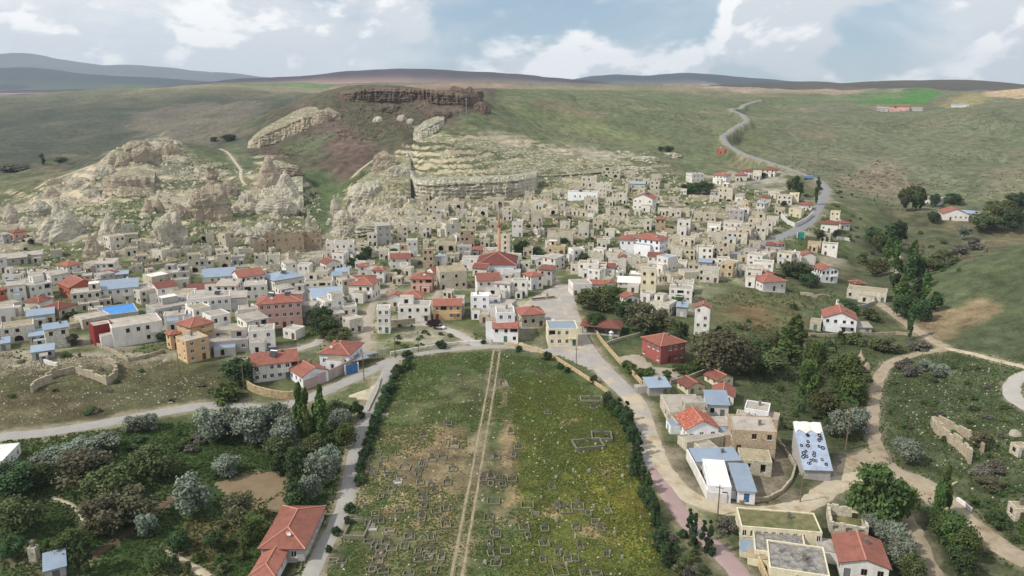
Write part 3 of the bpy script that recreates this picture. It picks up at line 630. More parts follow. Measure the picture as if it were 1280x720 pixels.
class B:
    """collects polygons of one mesh"""
    def __init__(s): s.V = []; s.F = []; s.I = []
    def poly(s, pts, mi=0):
        n = len(s.V); s.V += [tuple(map(float, p)) for p in pts]; s.F.append(list(range(n, n + len(pts)))); s.I.append(mi)
    def box(s, x0, y0, z0, x1, y1, z1, mi=0):
        n = len(s.V); s.V += [(x0, y0, z0), (x1, y0, z0), (x1, y1, z0), (x0, y1, z0), (x0, y0, z1), (x1, y0, z1), (x1, y1, z1), (x0, y1, z1)]
        for f in ((0, 3, 2, 1), (4, 5, 6, 7), (0, 1, 5, 4), (1, 2, 6, 5), (2, 3, 7, 6), (3, 0, 4, 7)):
            s.F.append([n + i for i in f]); s.I.append(mi)
    def tube(s, p0, p1, r0, r1, k=8, mi=0, cap=True):
        p0 = Vector(p0); p1 = Vector(p1); ax = (p1 - p0).normalized(); u = ax.orthogonal().normalized(); v = ax.cross(u); n = len(s.V)
        for p, r in ((p0, r0), (p1, r1)):
            for i in range(k):
                a = 2 * math.pi * i / k; s.V.append(tuple(p + u * (r * math.cos(a)) + v * (r * math.sin(a))))
        for i in range(k):
            j = (i + 1) % k; s.F.append([n + i, n + j, n + k + j, n + k + i]); s.I.append(mi)
        if cap: s.F.append([n + k + i for i in range(k)]); s.I.append(mi)
    def build(s, name, mats, parent=None, smooth=False):
        return link(name, mesh(name, s.V, s.F, mats, s.I, smooth), parent)

# ------------------------------------------------------------------ the land
nyv, nxv = gx.shape
ii = np.arange(nyv * nxv).reshape(nyv, nxv)
quads = np.stack([ii[:-1, :-1], ii[:-1, 1:], ii[1:, 1:], ii[1:, :-1]], -1).reshape(-1, 4)
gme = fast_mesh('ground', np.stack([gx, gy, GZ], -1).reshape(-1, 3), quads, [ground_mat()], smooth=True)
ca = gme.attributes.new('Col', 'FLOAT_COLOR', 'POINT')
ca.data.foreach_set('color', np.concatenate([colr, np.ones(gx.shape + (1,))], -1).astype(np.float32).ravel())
ra = gme.attributes.new('rockiness', 'FLOAT', 'POINT'); ra.data.foreach_set('value', np.maximum(ROCK, MESA * 0.0).astype(np.float32).ravel())
tag(link('ground', gme), kind='structure')

def chaikin(P, k=3):
    P = np.asarray(P, float)
    for _ in range(k):
        Q = [P[0]]
        for a, b in zip(P[:-1], P[1:]): Q += [a * 0.75 + b * 0.25, a * 0.25 + b * 0.75]
        Q.append(P[-1]); P = np.array(Q)
    return P
def strip(P, w, lift, name, m, ragged=0.12, nacross=5, seed=0):
    P = chaikin(P)
    d = np.r_[0, np.cumsum(np.hypot(*np.diff(P, axis=0).T))]
    s = np.arange(0, d[-1], 1.0)
    C = np.stack([np.interp(s, d, P[:, 0]), np.interp(s, d, P[:, 1])], -1)
    T = np.gradient(C, axis=0); T /= np.linalg.norm(T, axis=1)[:, None] + 1e-9
    Nn = np.stack([-T[:, 1], T[:, 0]], -1)
    rows = []
    for k in range(nacross):
        f = k / (nacross - 1) - 0.5
        e = ragged * w * fbm2(s / 3.0, s * 0 + k * 7.7 + seed, 3, 5) * (abs(f) > 0.49)
        q = C + Nn * (f * w + np.sign(f) * e)[:, None]
        rows.append(np.c_[q, H(q[:, 0], q[:, 1]) + lift - (0.16 if abs(f) > 0.49 else 0.0)])
    V = np.stack(rows, 1).reshape(-1, 3); n = len(s)
    I = np.arange(n * nacross).reshape(n, nacross)
    Q = np.stack([I[:-1, :-1], I[1:, :-1], I[1:, 1:], I[:-1, 1:]], -1).reshape(-1, 4)
    o = link(name, fast_mesh(name, V, Q, [m], True)); tag(o, kind='structure'); return o
for i, (r, P) in enumerate(zip(ROADS, RW)):
    strip(P, r[2], 0.10 + 0.012 * (i % 7) , r[0], RM[r[3]], 0.07 if 'asphalt' in r[3] else 0.16, 7 if r[2] > 4 else 5, i * 3.1)
_T = np.gradient(chaikin(TRK), axis=0); _T /= np.linalg.norm(_T, axis=1)[:, None]
for sgn in (-1, 1):
    strip(chaikin(TRK) + np.stack([-_T[:, 1], _T[:, 0]], -1) * sgn * 0.95, 0.85, 0.085, 'track', RM['rut'], 0.35, 3, sgn)
def area(pts, lift, name, m, cell=1.2, rag=0.3):
    P = poly_w(pts); x0, y0 = P.min(0); x1, y1 = P.max(0)
    xs = np.arange(x0 - 1, x1 + 1, cell); ys = np.arange(y0 - 1, y1 + 1, cell)
    X, Y = np.meshgrid(xs, ys); sdv = poly_sd(P, X, Y) + rag * fbm2(X / 4, Y / 4, 3, 4)
    Z = H(X, Y) + lift - np.where(sdv < 0.2, 0.35, 0)
    I = np.arange(X.size).reshape(X.shape)
    Q = np.stack([I[:-1, :-1], I[:-1, 1:], I[1:, 1:], I[1:, :-1]], -1).reshape(-1, 4)
    ok = (sdv > -cell * 0.7).ravel()
    Q = Q[ok[Q].all(1)]
    o = link(name, fast_mesh(name, np.stack([X, Y, Z], -1).reshape(-1, 3), Q, [m], True)); tag(o, kind='structure'); return o
area([(646, 386), (664, 372), (690, 358), (706, 354), (716, 380), (724, 410), (738, 440), (762, 468), (735, 462), (700, 446), (660, 440), (634, 432), (640, 424), (684, 436), (686, 410), (660, 396)], 0.065, 'pavement', RM['asphalt_dust'])
area([(766, 446), (800, 442), (820, 458), (860, 462), (845, 474), (812, 478), (790, 464)], 0.065, 'pavement', RM['dust'])
area([(1036, 604), (1046, 572), (1090, 558), (1112, 574), (1160, 602), (1172, 640), (1130, 610), (1078, 600)], 0.05, 'yard', RM['dirt'], rag=1.0)
area([(262, 604), (318, 586), (350, 588), (372, 606), (380, 632), (356, 648), (330, 640), (296, 630)], 0.05, 'field', RM['field'], rag=0.8)
area([(623, 477), (638, 477), (637, 511), (621, 511)], 0.05, 'grave_plot', RM['field'], rag=0.3)
area([(468, 480), (482, 472), (490, 478), (466, 502), (442, 500), (430, 496)], 0.05, 'yard', RM['dirt_pale'], rag=0.6)

# ------------------------------------------------------------------ far hills: broad ridges with real depth beyond the plateau
def far_hill(prof, dist, depth, rgbs, seed, label_mat):
    """prof: skyline pixels (px,py); a ridge standing `dist` metres out and `depth` metres deep"""
    prof = np.array(prof, float); X = []; Zt = []
    for px, py in prof:
        p = at_Y(px, py, dist); X.append(p[0]); Zt.append(p[2])
    X = np.array(X); Zt = np.array(Zt); n = 220; m_ = 44
    xs = np.linspace(X[0], X[-1], n); zt = np.interp(xs, X, Zt)
    k = np.exp(-np.linspace(-2, 2, 9) ** 2); k /= k.sum(); zt = np.convolve(np.pad(zt, 4, 'edge'), k, 'valid') + dist * .0016 * fbm2(xs / (dist * .05), xs * 0, 4, seed)
    v = np.linspace(-1, 1, m_); XX, VV = np.meshgrid(xs, v)
    fall = np.cos(VV * math.pi / 2) ** 1.3
    YY = dist + VV * depth
    nse = fbm2(XX / (depth * 0.5), YY / (depth * 0.5), 5, seed)
    ZZ = 55 + (np.maximum(zt - 55, 4)[None, :]) * fall * (1 + 0.22 * nse * (1 - fall))
    ZZ += -20 * (np.abs(VV) > 0.98)
    I = np.arange(XX.size).reshape(XX.shape); Q = np.stack([I[:-1, :-1], I[:-1, 1:], I[1:, 1:], I[1:, :-1]], -1).reshape(-1, 4)
    me = fast_mesh('hill', np.stack([XX, YY, ZZ], -1).reshape(-1, 3), Q, [label_mat], True)
    cell = depth * 0.16
    patch = _h(np.floor((XX + 0.4 * YY + 400 * nse) / (cell * 2.4)).astype(np.int64), np.floor((YY - 0.2 * XX + 300 * nse) / cell).astype(np.int64), seed)
    pl = np.array([s2l(c) for c in rgbs]); c = pl[(patch * (len(rgbs) - 0.01)).astype(int)]
    hi = sstep(0.35, 0.8, fall)[..., None]; c = c * (1 - hi) + pl[0] * hi
    ca_ = me.attributes.new('Col', 'FLOAT_COLOR', 'POINT'); ca_.data.foreach_set('color', np.concatenate([c, np.ones(c.shape[:2] + (1,))], -1).astype(np.float32).ravel())
    tag(link('hill', me), kind='structure')
HM = mat('hill_earth', (0, 0, 0), var=0.12, scale=0.004, bump=0, rnd=0, attr='Col', spec=0.0, rough=1.0, fine=6)
FAR = 1
far_hill([(-500, 100), (-200, 92), (-60, 79), (0, 74), (20, 68), (32, 65), (44, 70), (90, 77), (130, 82), (165, 80), (200, 83), (260, 89), (330, 96), (420, 103), (520, 110)], 7600, 1700, [(84, 86, 92), (104, 100, 96), (92, 100, 92)], 1, HM)
far_hill([(-500, 92), (-150, 88), (0, 86), (40, 85), (100, 92), (180, 96), (250, 101), (330, 107), (380, 111)], 5000, 1300, [(54, 62, 66), (88, 104, 76), (128, 112, 98), (76, 84, 74)], 2, HM)
far_hill([(40, 113), (150, 111), (220, 109), (270, 105), (310, 99), (380, 95), (440, 89), (500, 86), (560, 87), (620, 91), (680, 96), (760, 104), (840, 112), (900, 115)], 3400, 1000, [(68, 63, 70), (150, 124, 114), (130, 114, 106), (160, 136, 124)], 3, HM)
far_hill([(640, 113), (700, 102), (740, 95), (765, 93), (800, 95), (850, 92), (880, 93), (930, 98), (990, 102), (1040, 107), (1090, 112)], 5200, 1300, [(58, 64, 72), (110, 104, 100), (150, 132, 122)], 4, HM)
far_hill([(820, 113), (900, 106), (960, 103), (1010, 101), (1040, 105), (1080, 102), (1140, 100), (1200, 101), (1240, 105), (1300, 109), (1400, 104), (1700, 100)], 2900, 800, [(76, 72, 64), (92, 84, 72)], 5, HM)
LMK = [(624, 300, 'near the minaret'), (597, 335, 'by the mosque'), (700, 385, 'at the square'), (828, 440, 'near the red schoolhouse'), (247, 430, 'by the yellow apartment block'), (352, 395, 'by the pink apartment house'), (148, 400, 'near the blue tarpaulin roof'), (85, 345, 'in the western quarter'), (30, 330, 'at the western edge'), (20, 410, 'above the weedy lot'), (363, 305, 'by the ruined stone mansion'), (230, 315, 'below the bulging cream rock'), (270, 300, 'below the rock pinnacle'), (150, 300, 'among the tuff cones'), (560, 245, 'under the cave cliff'), (585, 290, 'near the dark stone tower'), (480, 295, 'near the grey tower house'), (430, 315, 'by the white stepped houses'),
       (460, 355, 'above the village lane'), (500, 390, 'above the grassy triangle'), (555, 350, 'on the steps lane'), (560, 390, 'by the yellow garage house'), (615, 405, 'above the cemetery gate'), (672, 350, 'on the lane north of the square'), (740, 360, 'by the school pavilion'), (710, 245, 'near the lone white hillside house'), (685, 300, 'on the slope above the mosque'), (730, 320, 'on the middle slope'), (790, 310, 'by the big white houses'), (800, 245, 'near the hilltop blue roof'), (820, 340, 'above the terrace walls'), (870, 225, 'near the hilltop field'), (905, 245, 'below the upper road'), (880, 285, 'in the upper stone rows'), (930, 290, 'in the eastern stone rows'), (890, 330, 'above the dusty lane end'), (955, 350, 'below the eastern lane'), (940, 220, 'under the winding road'), (985, 255, 'at the upper road bend'), (1030, 285, 'by the roadside retaining wall'), (1010, 320, 'on the eastern spur'), (1050, 400, 'in the poplar valley farm'), (865, 400, 'beside the school trees'), (880, 490, 'below the school'), (880, 540, 'beside the main paved road'), (900, 600, 'in the white walled yard'), (960, 680, 'below the dirt track'), (1070, 700, 'by the valley track'), (380, 470, 'in the clinic compound'), (365, 700, 'by the cemetery lane'), (20, 640, 'in the garden thicket'), (1270, 610, 'on the valley slope'), (1190, 265, 'at the farm across the valley'), (1130, 135, 'at the hilltop farm'), (905, 187, 'beside the far road')]
# ------------------------------------------------------------------ houses
def unit_window(fm, name):
    b = B(); t = 0.08
    b.poly([(-.5 + t, .03, t), (.5 - t, .03, t), (.5 - t, .03, 1 - t), (-.5 + t, .03, 1 - t)], 1)
    for x0, x1, z0, z1 in ((-.5, -.5 + t, 0, 1), (.5 - t, .5, 0, 1), (-.5 + t, .5 - t, 0, t), (-.5 + t, .5 - t, 1 - t, 1), (-.05, .05, t, 1 - t)):
        b.box(x0, -.04, z0, x1, .05, z1, 0)
    return mesh(name, b.V, b.F, [fm, M['glass']], b.I)
WIN = [unit_window(M['frame_white'], 'window_white'), unit_window(M['frame_brown'], 'window_brown')]
def unit_door(m, name):
    b = B(); b.box(-.5, 0, 0, .5, .06, 1); b.box(-.4, -.02, .1, .4, -.001, .45); b.box(-.4, -.02, .52, .4, -.001, .93)
    return mesh(name, b.V, b.F, [m], b.I)
_b = B(); _b.box(-.58, -.2, -.075, .58, .0, -.005); SILL = mesh('sill', _b.V, _b.F, [M['frame_white']], _b.I)
DOORS = {k: unit_door(M['door_' + k], 'door_' + k) for k in ('brown', 'blue', 'white', 'green', 'red', 'grey', 'turquoise', 'black')}
def _chim():
    b = B(); b.box(-.3, -.3, -.6, .3, .3, 1.0); b.box(-.38, -.38, 1.0, .38, .38, 1.12); b.box(-.2, -.2, 1.12, .2, .2, 1.3)
    return mesh('chimney', b.V, b.F, [M['grave_concrete']], b.I)
CHIM = _chim()
def _dish():
    b = B(); b.tube((0, 0, -.3), (0, 0, .8), .04, .04, 6)
    n0 = len(b.V); k = 12; b.V.append((0, 0.18, 1.1))
    for i in range(k): a = 2 * math.pi * i / k; b.V.append((.5 * math.cos(a), 0, 1.1 + .5 * math.sin(a)))
    for i in range(k): b.F.append([n0, n0 + 1 + i, n0 + 1 + (i + 1) % k]); b.I.append(1)
    b.tube((0, 0.15, 1.1), (0, -.3, 1.1), .02, .02, 5)
    return mesh('satellite_dish', b.V, b.F, [M['metal'], M['white_plastic']], b.I)
DISH = _dish()
def _solar():
    b = B(); b.poly([(-1, -.9, .1), (1, -.9, .1), (1, .5, .95), (-1, .5, .95)], 1); b.poly([(-1, -.9, .02), (-1, .5, .87), (1, .5, .87), (1, -.9, .02)], 0)
    b.tube((-1.05, .7, 1.05), (1.05, .7, 1.05), .3, .3, 10)
    for x in (-.9, .9): b.box(x - .04, .6, -.3, x + .04, .68, .8)
    return mesh('solar_heater', b.V, b.F, [M['metal'], M['dark_metal']], b.I)
SOLAR = _solar()

def face(b, P0, U, Nv, Ln, z0, z1, holes, mi=0, hole_mi=1):
    """wall face from P0 along U, outward normal Nv; holes (u0,u1,w0,w1,depth,arch,closed)"""
    P0 = np.array(P0, float); U = np.array(U, float); Nv = np.array(Nv, float)
    us = sorted({0.0, Ln, *[h[0] for h in holes], *[h[1] for h in holes]}); zs = sorted({z0, z1, *[h[2] for h in holes], *[h[3] for h in holes]})
    def pt(u, z, d=0.0): q = P0 + U * u - Nv * d; return (q[0], q[1], z)
    for i in range(len(us) - 1):
        um = (us[i] + us[i + 1]) / 2; run = None
        for j in range(len(zs) - 1):
            zm = (zs[j] + zs[j + 1]) / 2
            if any(h[0] < um < h[1] and h[2] < zm < h[3] for h in holes):
                if run is not None: b.poly([pt(us[i], run), pt(us[i + 1], run), pt(us[i + 1], zs[j]), pt(us[i], zs[j])], mi); run = None
            elif run is None: run = zs[j]
        if run is not None: b.poly([pt(us[i], run), pt(us[i + 1], run), pt(us[i + 1], zs[-1]), pt(us[i], zs[-1])], mi)
    for u0, u1, w0, w1, d, arch, closed in holes:
        b.poly([pt(u0, w0), pt(u0, w0, d), pt(u1, w0, d), pt(u1, w0)], mi); b.poly([pt(u0, w1), pt(u1, w1), pt(u1, w1, d), pt(u0, w1, d)], mi)
        b.poly([pt(u0, w0), pt(u0, w1), pt(u0, w1, d), pt(u0, w0, d)], mi); b.poly([pt(u1, w0), pt(u1, w0, d), pt(u1, w1, d), pt(u1, w1)], mi)
        if closed: b.poly([pt(u0, w0, d), pt(u0, w1, d), pt(u1, w1, d), pt(u1, w0, d)], hole_mi)
        if arch:
            r = (u1 - u0) / 2; c = (u0 + u1) / 2; rz = min(r, (w1 - w0) * 0.6)
            for sgn, uc in ((-1, u0), (1, u1)):
                pts = [pt(uc, w1, 0.02)] + [pt(c + sgn * r * math.sin(a), w1 - rz + rz * math.cos(a), 0.02) for a in np.linspace(0, math.pi / 2, 5)]
                b.poly(pts if sgn < 0 else pts[::-1], mi)

NUMW = ['no', 'one', 'two', 'three', 'four', 'five', 'six', 'seven', 'eight', 'nine', 'ten', 'eleven', 'twelve']
HOUSES = []     # records for labels
OCC = []        # footprints (x, y, radius) so trees and stones keep clear
def house(x0, xc, x1, yb, yt, wall, roof, d=None, arch=0, door=None, name='house', rows=None, dz=0.0, feat=None, lab=None, bare=False, depth=None, cat=None, cols=None, pitch=None, annex=True):
    if name == 'house' and wall in 'tdsu': name = 'stone_house'
    cat = cat or ('stone house' if name == 'stone_house' else 'house')
    if wall == 't' and random.Random(int(x0 * 17 + yb * 5)).random() < .45: wall = 'u'
    rs = random.Random(int(x0 * 31 + yb * 977 + x1 * 7))
    C = G(xc if x0 < xc < x1 else (x0 + x1) / 2, yb)
    az = math.atan2(C[0], C[1]); s = mpp(C) / 1.0
    wl, wr = (xc - x0) * s, (x1 - xc) * s
    if wr < 2.2 * s and wl > 4 * s: wr = 0
    if wl < 2.2 * s and wr > 4 * s: wl = 0
    if d and wl and wr:
        if wr > wl: al = math.acos(min(0.97, wl / d)) ; a = d; bb = wr / math.sin(al)
        else: al = math.asin(min(0.97, wr / d)); a = wl / math.cos(al); bb = d
    elif wl and wr:
        al = math.atan2(wr, wl); a = wl / math.cos(al); bb = wr / math.sin(al)
        m_ = max(a, bb); 
    elif wl:
        al = R(rs.uniform(1, 5)); a = wl; bb = d or min(max(5.0, a * 0.8), rs.uniform(7, 9.5))
    else:
        al = R(rs.uniform(85, 89)); bb = wr; a = d or min(max(5.0, bb * 0.8), rs.uniform(7, 9.5))
    h = (yb - yt) * s / math.cos(PITCH + math.atan((yb - 360) / FPX))
    h = max(2.2, h)
    rot = -al - az
    cr, sr = math.cos(rot), math.sin(rot)
    X = Vector((cr, sr, 0)); Y = Vector((-sr, cr, 0))
    corner = Vector(C) if (wl and wr) else None
    cen = (Vector(C) - X * a / 2 + Y * bb / 2) if (wl and wr) else (Vector(C) + (Y * bb / 2 if wl else -X * a / 2))
    zc = C[2] + dz
    zs = [h1(*(cen + X * (sx * a / 2) + Y * (sy * bb / 2)).xy) for sx in (-1, 1) for sy in (-1, 1)]
    zb = min(min(zs), zc) - 0.4 - zc
    root = link(name, None, None, (cen.x, cen.y, zc), rot); root.empty_display_size = 1
    OCC.append((cen.x, cen.y, 0.5 * math.hypot(a, bb) + 0.6))
    mono, rk_, rm = roof[0] == 'm', roof[0], ROOFS[roof[1]] if len(roof) > 1 else None
    walls = B(); wm = WALLS[wall]
    st = rows if rows is not None else max(1, int(round(h / 3.1)))
    fh = h / st
    nwin = 0; ndoor = 0; plain_open = rk_ == 'n' or (wall in 'tdu' and rs.random() < 0.35)
    wi = 0 if wall in 'wWcpyRg' and rs.random() < 0.75 else 1
    pend = []
    def fill(P0, U, Nv, Ln, ftop, visible, isfront):
        nonlocal nwin, ndoor
        holes = []
        if not bare and Ln > 2.2:
            if isfront and arch:
                k = max(1, min(arch, int(Ln / 3.2)))
                for i in range(k):
                    c = Ln * (i + 0.5) / k; r = min(1.25, Ln / k * 0.32)
                    holes.append((c - r, c + r, 0.05, min(h * 0.86 if st == 1 else fh * 0.9, 2.9), 2.2, True, True))
            nc = cols or max(1, int(round(Ln / rs.uniform(2.6, 3.3))))
            di = rs.randrange(nc) if isfront else -1
            for f in range(st):
                if isfront and arch and f == 0: continue
                ww, wh = (1.05, 1.35)
                ww = min(ww, Ln / nc * 0.55); wh = min(wh, fh * 0.48)
                for i in range(nc):
                    c = Ln * (i + 0.5) / nc + rs.uniform(-.15, .15); zb_ = f * fh + fh * 0.34
                    if f == 0 and i == di and not (isfront and arch):
                        dw, dh = min(1.15, Ln / nc * 0.7), min(2.1, h * 0.78)
                        holes.append((c - dw / 2, c + dw / 2, 0.06, 0.06 + dh, 0.18 if not plain_open else 1.4, False, plain_open))
                        if not plain_open: pend.append(('door', P0, U, Nv, c, 0.06, dw, dh)); ndoor += 1
                        continue
                    if loggia and isfront and i == (di + 1) % nc and f > 0 and nc > 2:
                        lw = Ln / nc * .86; holes.append((c - lw / 2, c + lw / 2, f * fh + .9, f * fh + fh * .88, 1.3, False, True)); continue
                    if rs.random() < ((0.32 if wall in 'tdu' else 0.14) if visible else 0.5): continue
                    if f == 0 and st > 1 and rs.random() < 0.25: continue
                    holes.append((c - ww / 2, c + ww / 2, zb_, zb_ + wh, 0.16 if not plain_open else 0.9, False, plain_open))
                    if not plain_open: pend.append(('window', P0, U, Nv, c, zb_, ww, wh))
                    if visible: nwin += 1
        holes.sort()
        clean = []
        for q in holes:
            if all(q[0] >= p[1] + .05 or q[1] <= p[0] - .05 or q[2] >= p[3] + .05 or q[3] <= p[2] - .05 for p in clean) and q[0] > .1 and q[1] < Ln - .1: clean.append(q)
        for p in list(pend):
            if p[1] is P0 and not any(abs((q[0] + q[1]) / 2 - p[4]) < 1e-6 and abs(q[2] - p[5]) < 1e-6 for q in clean): pend.remove(p)
        face(walls, P0, U, Nv, Ln, zb, ftop, clean)
    ha, hb = a / 2, bb / 2
    par = 0.28 if rk_ == 'f' else 0.0
    ends = [((-ha, -hb), (1, 0), (0, -1), a, True, wl >= wr), ((ha, -hb), (0, 1), (1, 0), bb, wr > 0, wr > wl),
            ((ha, hb), (-1, 0), (0, 1), a, False, False), ((-ha, hb), (0, -1), (-1, 0), bb, False, False)]
    loggia = st >= 2 and wall in 'wWpyc' and rs.random() < .4
    for P0, U, Nv, Ln, vis, fr in ends:
        fill(P0, U, Nv, Ln, h + par, vis, fr)
    pitch = pitch if pitch else (0.42 if rk_ in 'hg' else 0.16)
    rb = B(); o = 0.45; long_x = a >= bb
    if rk_ == 'f':
        t = 0.25
        for (xa, ya, xb, yb_) in ((-ha, -hb, ha, -hb + t), (-ha, hb - t, ha, hb), (-ha, -hb + t, -ha + t, hb - t), (ha - t, -hb + t, ha, hb - t)):
            walls.poly([(xa, ya, h + par), (xb, ya, h + par), (xb, yb_, h + par), (xa, yb_, h + par)])
        walls.poly([(-ha + t, -hb + t, h), (-ha + t, -hb + t, h + par), (ha - t, -hb + t, h + par), (ha - t, -hb + t, h)]); walls.poly([(-ha + t, hb - t, h), (ha - t, hb - t, h), (ha - t, hb - t, h + par), (-ha + t, hb - t, h + par)])
        walls.poly([(-ha + t, -hb + t, h), (-ha + t, hb - t, h), (-ha + t, hb - t, h + par), (-ha + t, -hb + t, h + par)]); walls.poly([(ha - t, -hb + t, h), (ha - t, -hb + t, h + par), (ha - t, hb - t, h + par), (ha - t, hb - t, h)])
        g = 0.1 * rs.uniform(-1, 1)
        rb.poly([(-ha + t, -hb + t, h + .05 - g), (ha - t, -hb + t, h + .05), (ha - t, hb - t, h + .05 + g), (-ha + t, hb - t, h + .05)])
    elif rk_ == 'h':
        rh = pitch * min(a, bb) / 2 + 0.12; ex, ey = ha + o, hb + o; k = min(ex, ey)
        r0, r1 = ((-(ex - k), 0, h + rh), (ex - k, 0, h + rh)) if long_x else ((0, -(ey - k), h + rh), (0, ey - k, h + rh))
        q = [(-ex, -ey, h), (ex, -ey, h), (ex, ey, h), (-ex, ey, h)]
        if long_x: fs = [[q[0], q[1], r1, r0], [q[1], q[2], r1], [q[2], q[3], r0, r1], [q[3], q[0], r0]]
        else: fs = [[q[0], q[1], r0], [q[1], q[2], r1, r0], [q[2], q[3], r1], [q[3], q[0], r0, r1]]
        for f in fs: rb.poly(f)
        lo = [(x, y, h - .16) for x, y, _ in q]
        for i in range(4): rb.poly([lo[i], lo[(i + 1) % 4], q[(i + 1) % 4], q[i]], 1)
        rb.poly(lo[::-1], 1)
    elif rk_ == 'g':
        rh = pitch * min(a, bb) / 2; t = .14
        A = (lambda u, v, z: (u, v, z)) if long_x else (lambda u, v, z: (-v, u, z))
        hu, hv = (ha, hb) if long_x else (hb, ha); sl = rh / hv
        for sg in (-1, 1):
            e = [A(-hu - .3, sg * (hv + o), h - sl * o), A(hu + .3, sg * (hv + o), h - sl * o), A(hu + .3, 0, h + rh), A(-hu - .3, 0, h + rh)]
            if sg > 0: e = e[::-1]
            rb.poly([(x, y, z + t) for x, y, z in e]); rb.poly([(x, y, z) for x, y, z in e[::-1]], 1)
            for i in range(4):
                p, q = e[i], e[(i + 1) % 4]; rb.poly([p, q, (q[0], q[1], q[2] + t), (p[0], p[1], p[2] + t)], 1)
            walls.poly([A(sg * hu, -hv * sg, h), A(sg * hu, hv * sg, h), A(sg * hu, 0, h + rh)])
    elif mono:
        run = bb if wl >= wr else a; rise = pitch * run * 0.6 + .1; t = .12
        if wl >= wr:
            e = [(-ha - .3, -hb - .4, h + .02), (ha + .3, -hb - .4, h + .02), (ha + .3, hb + .2, h + rise), (-ha - .3, hb + .2, h + rise)]
            walls.poly([(-ha, -hb, h), (-ha, hb, h + rise - .05), (-ha, hb, h)]); walls.poly([(ha, -hb, h), (ha, hb, h), (ha, hb, h + rise - .05)]); walls.poly([(ha, hb, h), (-ha, hb, h), (-ha, hb, h + rise - .05), (ha, hb, h + rise - .05)])
        else:
            e = [(ha + .4, -hb - .3, h + .02), (ha + .4, hb + .3, h + .02), (-ha - .2, hb + .3, h + rise), (-ha - .2, -hb - .3, h + rise)]
            walls.poly([(ha, -hb, h), (-ha, -hb, h), (-ha, -hb, h + rise - .05)][::-1]); walls.poly([(ha, hb, h), (-ha, hb, h + rise - .05), (-ha, hb, h)][::-1]); walls.poly([(-ha, hb, h), (-ha, -hb, h), (-ha, -hb, h + rise - .05), (-ha, hb, h + rise - .05)])
        rb.poly([(x, y, z + t) for x, y, z in e]); rb.poly(e[::-1], 1)
        for i in range(4):
            p, q = e[i], e[(i + 1) % 4]; rb.poly([p, q, (q[0], q[1], q[2] + t), (p[0], p[1], p[2] + t)], 1)
    elif rk_ == 'n':   # roofless: thick walls with a ragged broken top
        t = .5
        for (P0, U, Nv, Ln, _v, _f) in ends:
            u = 0.0
            while u < Ln - 0.2:
                w_ = min(rs.uniform(.5, 1.6), Ln - u); hh = rs.choice((.05, .2, .5, .8, 1.1)) * min(1, h / 4)
                p = np.array(P0) + np.array(U) * u; q = np.array(P0) + np.array(U) * (u + w_) - np.array(Nv) * t
                xa, xb = sorted((p[0], q[0])); ya, yb_ = sorted((p[1], q[1]))
                walls.box(xa, ya, h - .02, xb, yb_, h + hh); u += w_
        for sx, sy, Ln in ((1, 0, a), (0, 1, bb)):
            for sg in (-1, 1):
                if sx: y_ = sg * (hb - t); walls.poly([(-ha, y_, zb), (ha, y_, zb), (ha, y_, h), (-ha, y_, h)])
                else: x_ = sg * (ha - t); walls.poly([(x_, -hb, zb), (x_, hb, zb), (x_, hb, h), (x_, -hb, h)])
        rb.poly([(-ha + t, -hb + t, 0.35), (ha - t, -hb + t, 0.3), (ha - t, hb - t, 0.7), (-ha + t, hb - t, 0.6)])
    walls.build('walls', [wm, M['hole']], root)
    if annex and not lab and rk_ != 'n' and not bare and a * bb > 28 and rs.random() < .5:
        an = B(); w_ = rs.uniform(.35, .6) * a; dd = rs.uniform(2.0, 3.6); hh = h * rs.uniform(.42, .7) if st > 1 else h * rs.uniform(.6, .85); x_ = rs.uniform(-ha + .2, ha - w_ - .2)
        face(an, (x_, -hb - dd), (1, 0), (0, -1), w_, zb, hh, [(w_ * .3, w_ * .3 + min(1.1, w_ * .4), .1, min(2.1, hh * .85), 1.2, False, True)])
        face(an, (x_ + w_, -hb - dd), (0, 1), (1, 0), dd - .01, zb, hh, []); face(an, (x_, -hb - .01), (0, -1), (-1, 0), dd - .01, zb, hh, [])
        an.poly([(x_, -hb - dd, hh), (x_ + w_, -hb - dd, hh), (x_ + w_, -hb - .01, hh + .12), (x_, -hb - .01, hh + .12)], 2)
        an.build('annex', [wm, M['hole'], ROOFS[rs.choice('kkeb')]], root)
    if C[1] < 345 and st >= 2 and wall not in 'tdu' and not bare and max(a, bb) > 6 and rs.random() < .55:
        bl = B(); Ln_, (P0, U, Nv) = (a, ends[0][:3]) if wl >= wr else (bb, ends[1][:3]); w_ = min(Ln_ * .6, rs.uniform(2.4, 4.5)); c_ = rs.uniform(w_ / 2 + .3, Ln_ - w_ / 2 - .3); zf = fh * (st - 1) + .02
        P0 = np.array(P0); U = np.array(U); Nv = np.array(Nv)
        def slab(u0, u1, d0, d1, z0, z1):
            q = [P0 + U * u0 + Nv * d0, P0 + U * u1 + Nv * d0, P0 + U * u1 + Nv * d1, P0 + U * u0 + Nv * d1]; n0 = len(bl.V); bl.V += [(p[0], p[1], z0) for p in q] + [(p[0], p[1], z1) for p in q]
            for f_ in ((3, 2, 1, 0), (4, 5, 6, 7), (0, 1, 5, 4), (1, 2, 6, 5), (2, 3, 7, 6), (3, 0, 4, 7)): bl.F.append([n0 + i for i in f_]); bl.I.append(0)
        slab(c_ - w_ / 2, c_ + w_ / 2, .01, 1.2, zf - .16, zf); slab(c_ - w_ / 2, c_ + w_ / 2, 1.12, 1.2, zf + .01, zf + .9 * rs.choice((1, .25))); slab(c_ - w_ / 2, c_ + w_ / 2, 1.11, 1.21, zf + .92, zf + 1.0)
